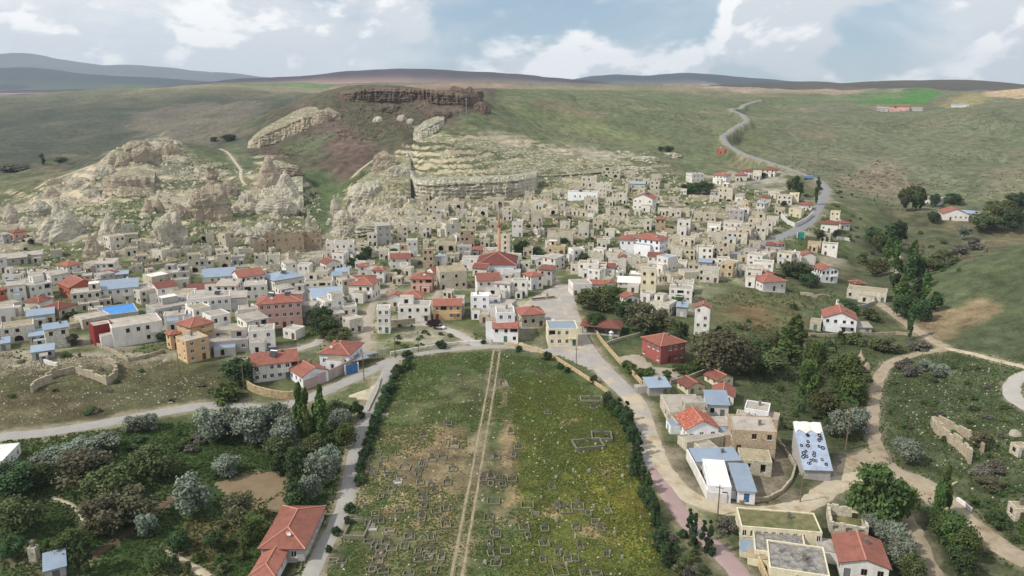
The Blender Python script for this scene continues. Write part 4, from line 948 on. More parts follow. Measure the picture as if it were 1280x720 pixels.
        for e_ in (-.5, .5): slab(c_ + e_ * w_ - .04, c_ + e_ * w_ + .04, .02, 1.18, zf + .9, zf + .98)
        bl.build('balcony', [wm], root)
    if annex and not lab and rk_ == 'f' and not bare and a * bb > 45 and rs.random() < .35:
        up = B(); w_ = rs.uniform(.35, .55) * a; d_ = rs.uniform(.4, .6) * bb; x_ = rs.choice((-ha + .3, ha - w_ - .3)); y_ = hb - d_ - .3; t_ = h + .06; hh = t_ + 2.4
        face(up, (x_, y_), (1, 0), (0, -1), w_, t_, hh, [(w_ * .35, w_ * .65, t_ + .3, t_ + 1.9, .9, False, True)]); face(up, (x_ + w_, y_), (0, 1), (1, 0), d_, t_, hh, []); face(up, (x_ + w_, y_ + d_), (-1, 0), (0, 1), w_, t_, hh, []); face(up, (x_, y_ + d_), (0, -1), (-1, 0), d_, t_, hh, [])
        up.poly([(x_, y_, hh), (x_ + w_, y_, hh), (x_ + w_, y_ + d_, hh), (x_, y_ + d_, hh)], 2)
        up.build('roof_room', [wm, M['hole'], ROOFS[rs.choice('kew')]], root)
    if rb.V:
        rmat = rm or ROOFS['G']
        ro = rb.build('roof' if rk_ != 'n' else 'rubble_floor', [rmat, M['frame_brown'] if rk_ in 'hg' else rmat], root)
    if rk_ in 'hg' and C[1] < 345 and rm is not ROOFS['b']:
        rc = B()
        if rk_ == 'h':
            for p_, q_ in [(r0, r1)] + [(c_, min((r0, r1), key=lambda r: (r[0] - c_[0]) ** 2 + (r[1] - c_[1]) ** 2)) for c_ in q]:
                if (Vector(p_) - Vector(q_)).length > .3: rc.tube((p_[0], p_[1], p_[2] + .03), (q_[0], q_[1], q_[2] + .03), .14, .14, 5)
        else: rc.tube(A(-hu - .3, 0, h + rh + .14), A(hu + .3, 0, h + rh + .14), .15, .15, 5)
        rc.build('ridge_cap', [M['ridge']], ro)
    doorc = door or rs.choice(('brown', 'brown', 'brown', 'grey', 'white', 'brown', 'grey', 'green'))
    for kind_, P0, U, Nv, c, z0, w_, h_ in pend:
        p = np.array(P0) + np.array(U) * c - np.array(Nv) * 0.1
        ob = link(kind_, WIN[wi] if kind_ == 'window' else DOORS[doorc], root, (p[0], p[1], z0), math.atan2(U[1], U[0]))
        ob.scale = (w_, 1, h_)
        if kind_ == 'window' and C[1] < 330: link('sill', SILL, ob)
    extras = []
    topz = h + .06
    if rk_ in 'hg' and a * bb > 30 and rs.random() < .5 or (rk_ in 'fm' and rs.random() < .3):
        ch = link('chimney', CHIM, ro, (rs.uniform(-.25, .25) * a, rs.uniform(0.05, .25) * bb, topz + (pitch * min(a, bb) / 2 * .55 if rk_ in 'hg' else 0.1)))
        extras.append('a chimney')
    if rk_ in 'fh' and wall not in 'tdu' and rs.random() < .35 or feat == 'dish':
        link('satellite_dish', DISH, ro, (rs.uniform(-.35, .35) * a, -.3 * bb if rk_ == 'f' else -.36 * bb, topz + (0.2 if rk_ == 'f' else pitch * min(a, bb) / 2 * .3)), rs.uniform(-.5, .5) - rot); extras.append('a satellite dish')
    if feat == 'solar' or (wall in 'wWpy' and a * bb > 70 and rs.random() < .22):
        for k in range(2 if feat == 'solar' else 1):
            link('solar_heater', SOLAR, ro, ((-.25 + .5 * k) * a * .8 if feat == 'solar' else rs.uniform(-.25, .25) * a, -.02 * bb, topz + (pitch * min(a, bb) / 2 * .75 if rk_ in 'hg' else 0.25)), rs.uniform(-.3, .3) - rot); extras.append('a rooftop solar heater')
    HOUSES.append(dict(o=root, px=(x0 + x1) / 2, py=(yb + yt) / 2, wall=wall, roof=roof, st=st, nwin=nwin, arch=arch, ex=extras, lab=lab, a=a, b=bb, cat=cat, door=doorc if ndoor else None))
    return dict(root=root, a=a, b=bb, h=h, rot=rot, cen=cen, z=zc, zb=zb)

HL = [  # x0, corner, x1, base y, eaves y, walls, roof, options
 # --- western quarter
 (75,86,103,349,333,'w','hr'),(59,65,84,356,345,'w','mk'),(77,89,121,374,360,'b','gr',{'d':12}),(14,33,33,381,357,'w','mk'),(33,38,53,374,367,'t','hr'),(32,40,53,361,352,'w','hr'),
 (107,115,133,345,333,'t','mk'),(125,135,148,351,343,'t','ho'),(127,172,172,379,361,'w','mb',{'d':11}),(132,139,156,313,297,'t','fe'),(65,77,77,322,313,'t','fe'),(13,18,32,301,291,'p','ho'),
 (0,5,13,305,294,'g','mk'),(3,32,32,331,323,'g','mk'),(30,52,52,328,319,'t','mk'),(-8,-2,9,342,324,'w','mk'),(192,203,214,325,314,'t','fe'),(259,268,268,308,292,'t','n'),(275,283,294,310,293,'t','fe'),
 (237,251,251,341,319,'t','fe',{'arch':1}),(250,267,267,339,326,'t','mk'),(274,289,289,337,319,'t','fe',{'arch':1}),(291,306,306,331,321,'g','fk'),(255,294,294,354,346,'w','mb',{'d':12}),
 (236,278,278,371,365,'w','mo',{'d':10}),(238,288,288,397,373,'w','fk',{'cols':6}),(181,191,212,360,347,'t','fw'),(194,199,223,380,361,'w','mo'),(213,228,228,345,338,'g','mb'),(293,300,331,366,347,'w','gr',{'d':9}),
 (186,196,231,407,388,'g','fk',{'d':9}),(139,143,201,435,411,'w','fk',{'d':10}),(230,262,262,400,383,'w','fw'),(268,320,320,424,412,'w','fk',{'d':6}),(262,310,310,441,427,'g','fk',{'d':6,'rows':1}),
 (313,344,344,438,414,'w','fk'),(300,325,325,407,387,'w','fk'),(307,334,334,376,357,'w','fk'),(-6,0,9,385,364,'b','hr'),(2,19,19,402,386,'w','fk'),(36,51,66,393,378,'w','ho'),(58,75,95,399,387,'t','ho'),
 (38,67,67,406,394,'t','mb'),(7,42,42,428,409,'t','fe',{'arch':1}),(40,67,67,428,419,'t','mb',{'rows':1}),(43,67,67,449,439,'g','mb',{'rows':1}),(-2,12,12,438,430,'g','mb'),(72,74,100,435,411,'t','mb'),
 (115,120,142,433,409,'m','fk',{'bare':True}),(96,104,137,412,401,'t','fk',{'d':8}),(105,112,120,378,366,'w','fk'),(125,139,139,384,375,'t','fk'),
 (210,215,228,438,419,'y','hr'),(158,172,172,320,311,'t','fe'),(160,172,174,340,332,'t','n'),(172,184,184,327,320,'t','fe'),(172,190,190,313,306,'t','n'),(100,110,112,352,345,'t','fk'),(148,164,164,360,352,'w','fk'),
 (20,30,34,345,337,'t','fe'),(36,48,48,348,341,'w','fe'),(50,58,60,341,333,'t','fe'),(20,38,38,371,362,'w','fk'),(52,62,64,383,375,'g','fk'),(216,236,236,360,350,'t','fe'),(224,240,240,346,338,'t','n'),
 (100,112,112,388,381,'t','fk'),(112,128,128,395,388,'t','fk'),(146,160,160,350,343,'g','mb'),
 # --- below the tuff hill
 (346,380,380,316,294,'d','n',{'cols':4,'rows':2}),(332,346,346,312,293,'d','n'),(318,333,333,317,304,'d','n'),(381,402,402,312,292,'d','n'),(382,398,398,294,286,'t','n'),(319,332,332,331,319,'t','fe'),(336,350,350,330,319,'t','fe'),
 (338,350,350,338,331,'t','fe'),(358,362,376,333,320,'t','n'),(408,420,420,318,303,'w','fe'),(419,443,443,322,304,'w','fk'),(416,430,436,336,318,'w','fe'),(460,472,472,308,293,'t','fe'),(469,472,489,306,283,'g','mk',{'rows':3}),
 (446,461,461,312,305,'t','fe',{'arch':1}),(329,344,380,364,351,'w','hb',{'pitch':.28}),(382,416,416,368,353,'w','fe'),(415,427,427,360,345,'w','mb'),(420,435,435,350,340,'w','mb'),(448,460,460,347,333,'w','hr'),(460,470,470,349,337,'w','fk'),
 (437,466,476,377,357,'w','hr',{'door':'turquoise'}),(466,480,484,354,338,'w','hr'),(326,378,378,410,379,'p','hr',{'rows':3,'feat':'solar','cols':6,'lab':'pink three storey apartment house with red tiled roof and solar heaters'}),(389,392,430,388,374,'w','mb'),(411,416,432,408,394,'t','fk'),(436,438,455,395,384,'w','fk'),
 (429,438,454,418,401,'t','fk'),(464,480,481,417,387,'w','fk'),(355,370,382,425,414,'w','fk'),(392,404,404,330,322,'t','fe'),(396,408,408,345,337,'t','fe'),(380,390,390,345,338,'t','n'),(474,486,486,325,314,'t','fe'),(484,496,496,352,344,'t','fe'),
 (300,314,314,322,313,'t','n'),(296,312,312,343,334,'t','fe'),(316,328,328,345,337,'t','fe'),
 (497,510,510,302,284,'t','fe'),(517,531,531,280,272,'t','fe'),(512,523,523,289,281,'t','fe'),(524,539,539,295,284,'t','fe'),(551,558,575,296,281,'t','fe'),(583,595,595,288,273,'t','fe'),(575,593,593,310,289,'d','fe'),(514,516,529,320,301,'w','fk'),
 (500,514,514,320,307,'d','fe'),(486,513,513,332,319,'w','fe',{'rows':1,'cols':6}),(500,510,510,342,332,'w','fe'),(529,542,542,336,312,'d','fe'),(545,570,570,314,306,'t','fe',{'arch':2}),(544,552,559,333,322,'w','mb'),(578,598,600,318,313,'t','hr'),
 (514,540,543,364,349,'p','hr'),(546,550,584,363,341,'t','fe',{'cols':4}),(594,597,626,371,351,'w','gr',{'d':9}),(626,637,640,321,294,'t','fe'),(622,640,641,347,341,'w','mb'),(600,612,612,309,300,'t','fe'),(604,618,618,322,314,'t','n'),(558,574,574,327,318,'t','fe'),
 (486,502,502,385,371,'w','gr'),(502,526,531,381,372,'w','hr'),(478,518,520,402,384,'w','fk',{'rows':2}),(542,577,577,400,382,'y','gr',{'door':'red','lab':'yellow house with red tiled roof and wide red garage door by the square'}),(577,600,602,397,371,'W','fw',{'cols':2}),(600,606,623,378,370,'w','hr'),(600,632,633,428,410,'W','gr',{'cols':3,'lab':'white house with narrow red tile roof facing the cemetery gate'}),
 (612,640,640,404,387,'w','fk'),(599,611,611,404,394,'t','fk'),(645,652,681,410,394,'t','hr'),(630,632,655,425,392,'W','fk',{'rows':3,'d':8}),(682,685,722,433,412,'c','fb',{'cols':4,'rows':2,'d':9,'lab':'cream two storey stone building standing alone on the square'}),(710,716,740,370,356,'w','fk'),(737,754,754,366,355,'w','gr'),
 (754,768,768,368,356,'w','gr'),(774,781,798,392,373,'w','gr'),(654,664,679,363,346,'w','hr',{'door':'blue'}),(640,659,659,371,352,'w','fk'),(673,690,695,357,338,'g','mo'),(632,650,650,352,341,'w','fk'),(568,580,580,384,374,'t','fk'),(528,540,540,352,343,'t','fe'),
 # --- centre and the slope above
 (668,700,701,306,293,'t','fe',{'cols':4,'rows':1}),(654,666,666,320,311,'t','fe'),(640,653,653,296,279,'w','fe'),(664,678,678,286,265,'t','fe'),(716,729,731,297,280,'t','fe'),(733,742,742,297,288,'t','fe'),(741,753,753,286,277,'t','fe'),(684,706,706,318,309,'s','fe'),
 (678,694,706,338,324,'w','mk'),(746,758,758,311,301,'t','fe'),(735,742,742,313,306,'t','fe'),(760,789,790,318,300,'W','hr',{'cols':4,'d':9}),(789,824,834,322,301,'W','hr',{'d':10}),(713,727,727,343,331,'t','fe'),(709,722,722,322,314,'t','fe'),(732,747,748,329,318,'t','fe'),(748,765,766,328,317,'t','fe'),
 (734,748,748,347,331,'w','fk'),(748,768,768,345,334,'w','go'),(767,777,779,342,322,'t','gr'),(778,800,800,334,322,'t','n'),(772,800,801,352,344,'g','fw'),(772,804,804,360,354,'w','mw',{'rows':1}),(798,820,821,337,321,'w','mo'),(820,834,845,342,323,'w','fb'),(847,858,858,336,328,'w','fe'),
 (800,819,819,369,338,'c','fk',{'rows':3}),(872,888,888,345,328,'g','mb'),(888,903,905,337,324,'w','fe'),(900,915,918,348,331,'s','fe'),(922,941,943,357,339,'w','fe'),(941,960,965,358,345,'w','hr'),(805,814,814,288,276,'t','fe'),(819,831,831,288,274,'d','hr'),(838,854,856,293,276,'w','fk'),
 (858,872,872,291,281,'t','fe'),(876,892,893,290,280,'w','fe'),(893,915,916,292,279,'w','fe'),(872,897,898,302,292,'t','fe'),(897,921,922,304,292,'t','fe'),(921,938,942,303,287,'t','fe'),(938,950,952,300,284,'t','fe'),(925,945,946,286,274,'t','fe'),(945,958,960,292,278,'t','fe'),
 (835,850,850,304,297,'t','n'),(850,868,868,306,298,'t','fe'),(870,890,890,325,310,'w','fe'),(891,911,911,322,310,'t','fe'),(855,868,868,325,313,'t','fe'),(838,852,852,326,315,'t','n'),(948,962,970,329,317,'t','fk'),(788,806,806,237,230,'t','mb'),(806,818,819,236,227,'t','fe'),(814,826,826,228,219,'t','fe'),
 (773,783,783,255,242,'t','fe'),(791,815,820,264,249,'w','gr'),(857,865,879,229,218,'w','fk'),(898,915,921,250,236,'t','fk'),(888,898,898,246,239,'g','mk'),(891,907,913,230,220,'w','hr'),(912,926,928,226,219,'t','hr'),(927,940,940,222,214,'w','ho'),(941,951,951,224,214,'t','fe'),(867,894,894,277,267,'t','fe',{'cols':4}),
 (822,838,838,269,262,'t','fe'),(838,851,851,271,262,'t','fe'),(902,920,922,276,263,'g','fk'),(922,935,935,274,261,'w','fe'),(927,935,940,261,253,'s','fe'),(945,955,960,266,255,'t','mb'),(937,953,953,275,266,'t','fe'),(951,968,971,221,213,'w','ho'),(960,974,980,248,240,'t','fe'),(981,992,993,253,242,'c','fe'),(962,980,982,255,245,'t','fe'),
 (951,963,963,254,247,'t','ho'),(986,1001,1004,273,262,'c','fe'),(999,1014,1014,262,256,'w','hr'),(1016,1036,1037,290,280,'w','ho'),(1032,1043,1044,277,265,'c','fe'),(1043,1050,1061,287,279,'w','hr'),(966,972,980,317,305,'w','hr'),(948,966,967,316,307,'g','mo'),(1002,1017,1018,313,304,'s','fe'),(1018,1036,1038,320,306,'w','fe'),
 (998,1002,1018,329,319,'w','gr'),(988,998,998,331,317,'w','fe'),(1014,1026,1045,353,338,'W','gr',{'cols':4,'rows':2}),(937,953,980,365,353,'w','hr',{'d':10}),(1061,1068,1080,362,355,'t','ho'),(1037,1082,1083,376,365,'t','fe',{'d':9}),(1025,1028,1066,413,397,'W','gr',{'cols':4,'lab':'white farmhouse with red gable roof above the poplar valley'}),(1064,1070,1087,418,409,'g','mk'),(1012,1025,1025,413,403,'t','fe'),(1037,1052,1053,387,380,'w','fe'),
 (858,876,877,421,385,'w','gr',{'rows':4,'cols':2}),(845,858,858,396,384,'g','mb'),(812,836,845,396,382,'t','fk'),(822,850,851,378,362,'w','fk'),(838,866,866,368,356,'t','n'),(800,812,818,379,369,'w','fk'),(878,890,890,312,304,'t','fe'),(905,918,918,314,307,'t','fe'),(1016,1030,1032,301,293,'t','fe'),(930,944,944,322,314,'t','fe'),(780,794,794,300,292,'t','fe'),
 (806,820,820,312,303,'t','n'),(756,768,768,296,288,'t','fe'),(690,704,704,330,322,'t','fe'),(648,662,662,336,328,'t','fe'),(700,712,712,286,279,'t','n'),(760,774,774,280,272,'t','n'),(848,862,862,318,310,'t','fe'),(918,930,930,250,243,'t','fe'),(968,980,980,268,261,'t','fe'),(958,972,972,280,272,'t','fe'),(936,950,950,310,303,'t','fe'),(860,874,874,338,331,'t','fe'),(784,798,798,366,358,'w','fk'),
 # --- ruins and cave fronts on the hillside
 (524,537,537,252,245,'t','fe'),(538,545,545,248,240,'t','n'),(556,578,578,248,240,'t','fe',{'arch':3}),(523,548,549,267,257,'t','fe'),(552,580,580,262,254,'t','fe',{'arch':2}),(485,508,508,253,246,'t','n'),(610,630,630,258,249,'t','fe',{'arch':2}),(596,606,606,262,254,'t','n'),(597,610,610,270,261,'t','fe',{'arch':1}),(628,640,640,276,264,'t','fe'),
 (642,655,655,236,225,'t','fe',{'arch':1}),(656,672,672,233,225,'t','n'),(691,728,729,250,241,'W','fk',{'rows':1,'cols':6}),(711,728,728,241,234,'t','n'),(717,736,737,233,222,'t','fe'),(743,758,758,247,231,'t','n'),(723,737,738,261,248,'t','fe'),(734,747,747,268,257,'t','fe',{'arch':1}),(666,680,680,262,254,'t','fe',{'arch':1}),(686,697,697,269,262,'t','fe',{'arch':1}),
 (758,770,770,257,248,'t','fe'),(752,775,775,222,214,'t','fe',{'arch':2}),(780,794,794,222,215,'t','n'),(612,626,626,286,278,'t','fe'),(648,660,660,268,260,'t','n'),(676,690,690,250,243,'t','n'),(570,584,584,272,264,'t','n'),(540,552,552,276,269,'t','fe'),(700,712,712,268,261,'t','n'),(796,808,808,250,243,'t','n'),(752,764,764,238,231,'t','n'),(836,848,848,254,247,'t','n'),(812,824,824,246,239,'t','n'),(772,786,786,270,263,'t','fe'),(656,668,668,248,241,'t','n'),(600,612,612,246,239,'t','fe',{'arch':1}),
 (146,160,162,290,282,'t','n'),(150,172,172,302,294,'t','fe',{'arch':1}),(210,226,226,322,315,'t','n'),(228,240,240,318,311,'t','n'),
 # --- south-east quarter along the paved road
 (803,811,837,495,485,'g','mb'),(846,860,880,494,486,'c','go'),(880,897,915,485,476,'c','go'),(877,903,904,504,496,'w','gr',{'d':7}),(878,883,909,521,506,'w','mb',{'pitch':.5}),(823,836,881,531,516,'t','fk',{'d':11}),(843,857,896,553,537,'W','gx',{'d':8,'pitch':.5}),(896,900,908,553,541,'w','mb'),
 (915,944,945,530,514,'W','fk',{'d':6}),(846,858,903,565,555,'t','fk',{'d':4,'bare':True,'annex':False}),(908,930,932,534,524,'t','fk',{'annex':False}),(944,962,964,536,525,'d','fk',{'annex':False,'d':5}),(836,846,870,541,530,'t','fe',{'annex':False}),(906,914,966,566,539,'d','fk',{'d':9}),(861,870,922,588,581,'w','mb',{'d':5,'bare':True}),(880,890,915,546,534,'t','fk',{'annex':False}),(838,850,868,520,509,'w','fk',{'annex':False}),(905,915,936,553,542,'w','fk',{'annex':False}),(866,878,896,574,565,'t','fk',{'annex':False}),(874,884,912,625,609,'W','fw',{'d':12,'annex':False}),(908,921,942,628,614,'W','mb',{'d':10,'door':'blue'}),(920,924,962,589,576,'t','fe',{'d':6}),
 (917,925,1020,675,660,'c','fG',{'annex':False,'d':7,'rows':1,'cols':11}),(936,942,1004,702,691,'c','fS',{'d':9,'rows':1}),(953,960,1030,728,712,'c','fS',{'d':9,'rows':1}),(1030,1036,1080,666,656,'t','n'),(1036,1049,1103,722,704,'w','gr',{'d':9,'pitch':.3}),
 (801,825,855,456,433,'R','hr',{'rows':2,'cols':4,'lab':'red walled two storey schoolhouse with red hip roof','name':'schoolhouse'}),
 (330,381,411,703,686,'g','hr',{'d':14,'lab':'large red hip roofed house beside the lane along the cemetery','feat':'dish'}),(318,343,367,735,720,'w','hr',{'d':9}),(-24,6,28,594,578,'w','fw',{'d':9,'annex':False}),(38,46,51,702,688,'t','fe'),(60,82,82,724,714,'g','mb'),
 (1258,1268,1284,652,638,'t','fe'),(1262,1272,1284,572,561,'t','fe'),
 # --- clinic compound at the bend
 (344,346,401,475,454,'w','gr',{'d':9,'rows':2,'cols':6,'feat':'solar'}),(401,437,455,461,444,'W','hr',{'d':11}),(364,379,411,485,471,'W','gr',{'d':8,'rows':1}),
 # --- farms across the valley
 (1155,1170,1178,257,250,'w','mk'),(1172,1178,1206,275,267,'w','gr'),(1200,1221,1221,274,267,'g','mb'),(1112,1135,1135,139,133,'p','gr'),(1096,1112,1112,139,135,'g','mk'),(1138,1152,1152,139,135,'g','mk'),(1190,1209,1209,134,131,'w','mb'),(896,910,910,192,186,'b','hr',{'d':4,'rows':1}),
]
for t in HL:
    house(*t[:7], **(t[7] if len(t) > 7 else {}))
# yellow apartment block: a raised tiled rear and a flat-roofed front
house(226, 241, 269, 440, 410, 'y', 'hr', rows=4, lab='tall yellow apartment block with red hip roof behind its flat front')
house(224, 235, 262, 455, 428, 'y', 'fk', rows=3, lab='flat roofed yellow block in front of the yellow apartment house')
tp = house(124, 127, 170, 404, 397, 't', 'fT', d=13, bare=True, lab='low stone building under a bright blue tarpaulin roof')
mosque = house(571, 620, 622, 344, 331, 'W', 'hR', d=19, rows=1, cols=6, name='mosque', lab='white mosque with a dark red hip roof beside the brick minaret', cat='mosque', pitch=.44)
# animal shed: steep pale tarpaulin roof held down by tyres
shed = house(986, 1004, 1035, 598, 588, 'g', 'mP', d=10, bare=True, lab='shed under a pale tarpaulin weighted with tyres', pitch=1.1, name='shed', cat='shed')

# small walled ruins and low huts that fill the slope between the houses
def fillers(poly, n, seed, wr, hr, codes, ov=.8, annex=False):
    r_ = random.Random(seed); xs = [q[0] for q in poly]; ys = [q[1] for q in poly]; P = np.array(poly, float); k = 0; t = 0
    while k < n and t < n * 30:
        t += 1; x, y = r_.uniform(min(xs), max(xs)), r_.uniform(min(ys), max(ys))
        if poly_sd(P, np.array([x]), np.array([y]))[0] < 0: continue
        p = G(x, y); s = mpp(p); w = r_.uniform(*wr); rad = w * .62
        if any((p[0] - a) ** 2 + (p[1] + rad - c) ** 2 < (q * ov + rad * ov * .8) ** 2 for a, c, q in OCC): continue
        if any(line_d(RP, p[None, 0], p[None, 1] + rad)[0] < rd[2] * .6 + rad for RP, rd in zip(RW, ROADS)): continue
        wa, ro = r_.choice(codes); wp = w / s; f = r_.choice((1.0, .75, .3))
        house(x - wp / 2, x - wp / 2 + wp * f, x + wp / 2, y, y - r_.uniform(*hr) / s, wa, ro, annex=annex, cols=r_.choice((1, 1, 2)) if not annex else None, bare=(not annex and r_.random() < .25)); k += 1
fillers([(0, 345), (200, 340), (420, 340), (520, 320), (640, 320), (640, 400), (520, 400), (330, 430), (140, 400), (0, 400)], 48, 15, (6.5, 10.5), (3.0, 6.4), [('w', 'fk'), ('w', 'fk'), ('g', 'fk'), ('t', 'fk'), ('w', 'mk'), ('w', 'fe'), ('w', 'go')], .55, True)
fillers([(640, 330), (760, 320), (940, 310), (1000, 330), (960, 350), (800, 365), (720, 350)], 26, 16, (6.0, 9.5), (2.8, 6.0), [('w', 'fk'), ('t', 'fe'), ('w', 'fe'), ('t', 'fk')], .55, True)
fillers([(0, 330), (150, 318), (330, 318), (420, 330), (520, 300), (640, 300), (640, 420), (480, 400), (300, 420), (100, 430), (0, 430)], 26, 5, (3.5, 6.5), (2.2, 3.4), [('t', 'n'), ('t', 'fe'), ('w', 'fk'), ('t', 'fk'), ('t', 'n')])
fillers([(640, 290), (640, 240), (780, 235), (960, 240), (1000, 300), (960, 330), (800, 370), (720, 345)], 44, 6, (3.0, 6.5), (2.2, 3.4), [('t', 'n'), ('t', 'fe'), ('t', 'fe'), ('w', 'fe'), ('t', 'n')])
fillers([(120, 320), (200, 300), (300, 300), (420, 290), (520, 250), (640, 240), (640, 300), (420, 330), (150, 335)], 34, 7, (3.0, 6.0), (2.0, 3.2), [('t', 'n'), ('t', 'n'), ('t', 'fe')])
fillers([(525, 262), (535, 252), (600, 250), (680, 245), (760, 228), (830, 222), (880, 240), (800, 262), (700, 275), (600, 285), (540, 280)], 34, 35, (3.0, 6.0), (2.0, 3.4), [('t', 'n'), ('t', 'fe'), ('t', 'fe'), ('t', 'n')], .55)
# low courtyard walls joining house to house
def yards(poly, n, seed):
    r_ = random.Random(seed); xs = [q[0] for q in poly]; ys = [q[1] for q in poly]; P = np.array(poly, float); k = 0
    while k < n:
        x, y = r_.uniform(min(xs), max(xs)), r_.uniform(min(ys), max(ys))
        if poly_sd(P, np.array([x]), np.array([y]))[0] < 0: continue
        p = G(x, y)
        if any(line_d(RP, p[None, 0], p[None, 1])[0] < rd[2] * .6 + 3 for RP, rd in zip(RW, ROADS)): continue
        w, d = r_.uniform(4, 9), r_.uniform(3, 6); an = r_.uniform(-.6, .6); ca_, sa_ = math.cos(an), math.sin(an); b = B(); hh = r_.uniform(1.0, 1.9); t = .35
        pts = [(-w / 2, d / 2), (-w / 2, -d / 2), (w / 2, -d / 2), (w / 2, d / 2)][:r_.choice((3, 4))]
        for (xa, ya), (xb, yb_) in zip(pts[:-1], pts[1:]):
            L_ = math.hypot(xb - xa, yb_ - ya); m_ = max(2, int(L_ / 1.2))
            for i in range(m_):
                f0, f1 = i / m_, (i + 1) / m_; q0 = (xa + (xb - xa) * f0, ya + (yb_ - ya) * f0); q1 = (xa + (xb - xa) * f1, ya + (yb_ - ya) * f1)
                cx, cy = (q0[0] + q1[0]) / 2, (q0[1] + q1[1]) / 2; gz = h1(p[0] + ca_ * cx - sa_ * cy, p[1] + sa_ * cx + ca_ * cy) - p[2]
                x0_, x1_ = sorted((q0[0], q1[0])); y0_, y1_ = sorted((q0[1], q1[1]))
                if x1_ - x0_ < .01: b.box(x0_ - t / 2, y0_, gz - .8, x1_ + t / 2, y1_ + .004, gz + hh * r_.uniform(.75, 1.0))
                else: b.box(x0_, y0_ - t / 2, gz - .8, x1_ + .004, y1_ + t / 2, gz + hh * r_.uniform(.75, 1.0))
        o = b.build('courtyard_wall', [M['stone_wall']]); o.location = tuple(p); o.rotation_euler = (0, 0, an)
        ks = sorted(LMK, key=lambda q: (q[0] - x) ** 2 + ((q[1] - y) * 1.5) ** 2)
        tag(o, 'low uneven stone courtyard wall ' + ks[0][2], 'wall', 'courtyard walls ' + ks[0][2], 'thing'); k += 1

yards([(0, 330), (330, 315), (520, 290), (640, 290), (640, 420), (480, 400), (300, 430), (100, 430), (0, 430)], 60, 25)
yards([(640, 290), (640, 245), (780, 240), (960, 245), (1030, 300), (960, 345), (800, 370), (720, 345)], 60, 26)
yards([(120, 325), (300, 300), (420, 285), (520, 250), (640, 240), (640, 290), (420, 320), (150, 335)], 40, 27)
print('houses', len(HOUSES))
# ------------------------------------------------------------------ minaret
p = G(624, 336); s = mpp(p); Hm = 80 * s
mn = link('minaret', None, None, (p[0], p[1], p[2] - .3))
tag(mn, 'slender orange brick minaret rising beside the white mosque', 'minaret')
b = B(); b.box(-1.0, -1.0, -1, 1.0, 1.0, 3.2); b.build('base', [M['grave_concrete']], mn)
b = B(); b.tube((0, 0, 3.2), (0, 0, Hm * .70), 0.72, .64, 16); b.build('shaft', [M['brick']], mn, True)
b = B(); b.tube((0, 0, Hm * .66), (0, 0, Hm * .70), .66, 1.15, 16); b.tube((0, 0, Hm * .70), (0, 0, Hm * .73), 1.2, 1.2, 16); b.build('balcony', [M['brick']], mn)
b = B(); b.tube((0, 0, Hm * .735), (0, 0, Hm * .88), .55, .52, 16); b.build('upper_shaft', [M['brick']], mn, True)
b = B(); b.tube((0, 0, Hm * .88), (0, 0, Hm), .66, .02, 16); b.build('cone_roof', [M['metal']], mn)

# ------------------------------------------------------------------ school pavilion, slide, canopies
p = G(752, 414); pv = link('pavilion', None, None, tuple(p), R(-14)); tag(pv, 'open garden pavilion with dark red hip roof among trees', 'pavilion'); OCC.append((p[0], p[1], 6))
b = B(); e = [(-7, -4.5, 2.7), (7, -4.5, 2.7), (7, 4.5, 2.7), (-7, 4.5, 2.7)]; r0, r1 = (-2.5, 0, 4.6), (2.5, 0, 4.6)
for f in ([e[0], e[1], r1, r0], [e[1], e[2], r1], [e[2], e[3], r0, r1], [e[3], e[0], r0], e[::-1]): b.poly(f)
b.build('roof', [ROOFS['o']], pv)
for x in (-6, -2, 2, 6):
    for y in (-3.8, 3.8):
        b = B(); b.box(x - .1, y - .1, -.8, x + .1, y + .1, 2.75); b.build('post', [M['wood']], pv)
b = B(); b.box(-6.4, -4.0, -.8, 6.4, 4.0, .12); b.build('floor_slab', [RM['concrete_pale']], pv)
p = G(765, 424); pg = link('playground_slide', None, None, tuple(p), R(30)); tag(pg, 'small green and white playground slide on the school lawn', 'slide')
b = B(); b.poly([(0, -.35, 1.6), (0, .35, 1.6), (2.4, .35, .2), (2.4, -.35, .2)]); b.poly([(0, -.35, 1.5), (2.4, -.35, .1), (2.4, .35, .1), (0, .35, 1.5)]); b.build('chute', [M['door_green']], pg)
b = B()
for y in (-.4, .4): b.box(-.9, y - .05, -.3, -.8, y + .05, 2.4); b.box(-.05, y - .05, -.3, .05, y + .05, 2.4)
b.box(-.95, -.45, 1.5, .05, .45, 1.6); b.build('tower_frame', [M['white_plastic']], pg)
b = B(); b.poly([(-1.1, -.6, 2.4), (.2, -.6, 2.4), (-.45, 0, 3.1)]); b.poly([(.2, -.6, 2.4), (.2, .6, 2.4), (-.45, 0, 3.1)]); b.poly([(.2, .6, 2.4), (-1.1, .6, 2.4), (-.45, 0, 3.1)]); b.poly([(-1.1, .6, 2.4), (-1.1, -.6, 2.4), (-.45, 0, 3.1)]); b.build('roof', [M['white_plastic']], pg)
for px, py, w_, lab in ((450, 458, 5.5, 'dark bus shelter canopy against the clinic wall'), (459, 452, 6.5, 'longer dark canopy on posts at the end of the clinic')):
    p = G(px, py); cn = link('canopy', None, None, tuple(p), R(38)); tag(cn, lab, 'canopy'); OCC.append((p[0], p[1], 3))
    b = B(); b.box(-w_ / 2, -1.2, 2.4, w_ / 2, 1.2, 2.55); b.build('roof', [M['metal']], cn)
    for x in (-w_ / 2 + .2, w_ / 2 - .2):
        for y in (-1, 1): b = B(); b.tube((x, y, -.5), (x, y, 2.4), .06, .06, 6); b.build('post', [M['dark_metal']], cn)
    b = B(); b.box(-w_ / 2 + .3, .5, .4, w_ / 2 - .3, .95, .5); b.build('bench', [M['wood']], cn)

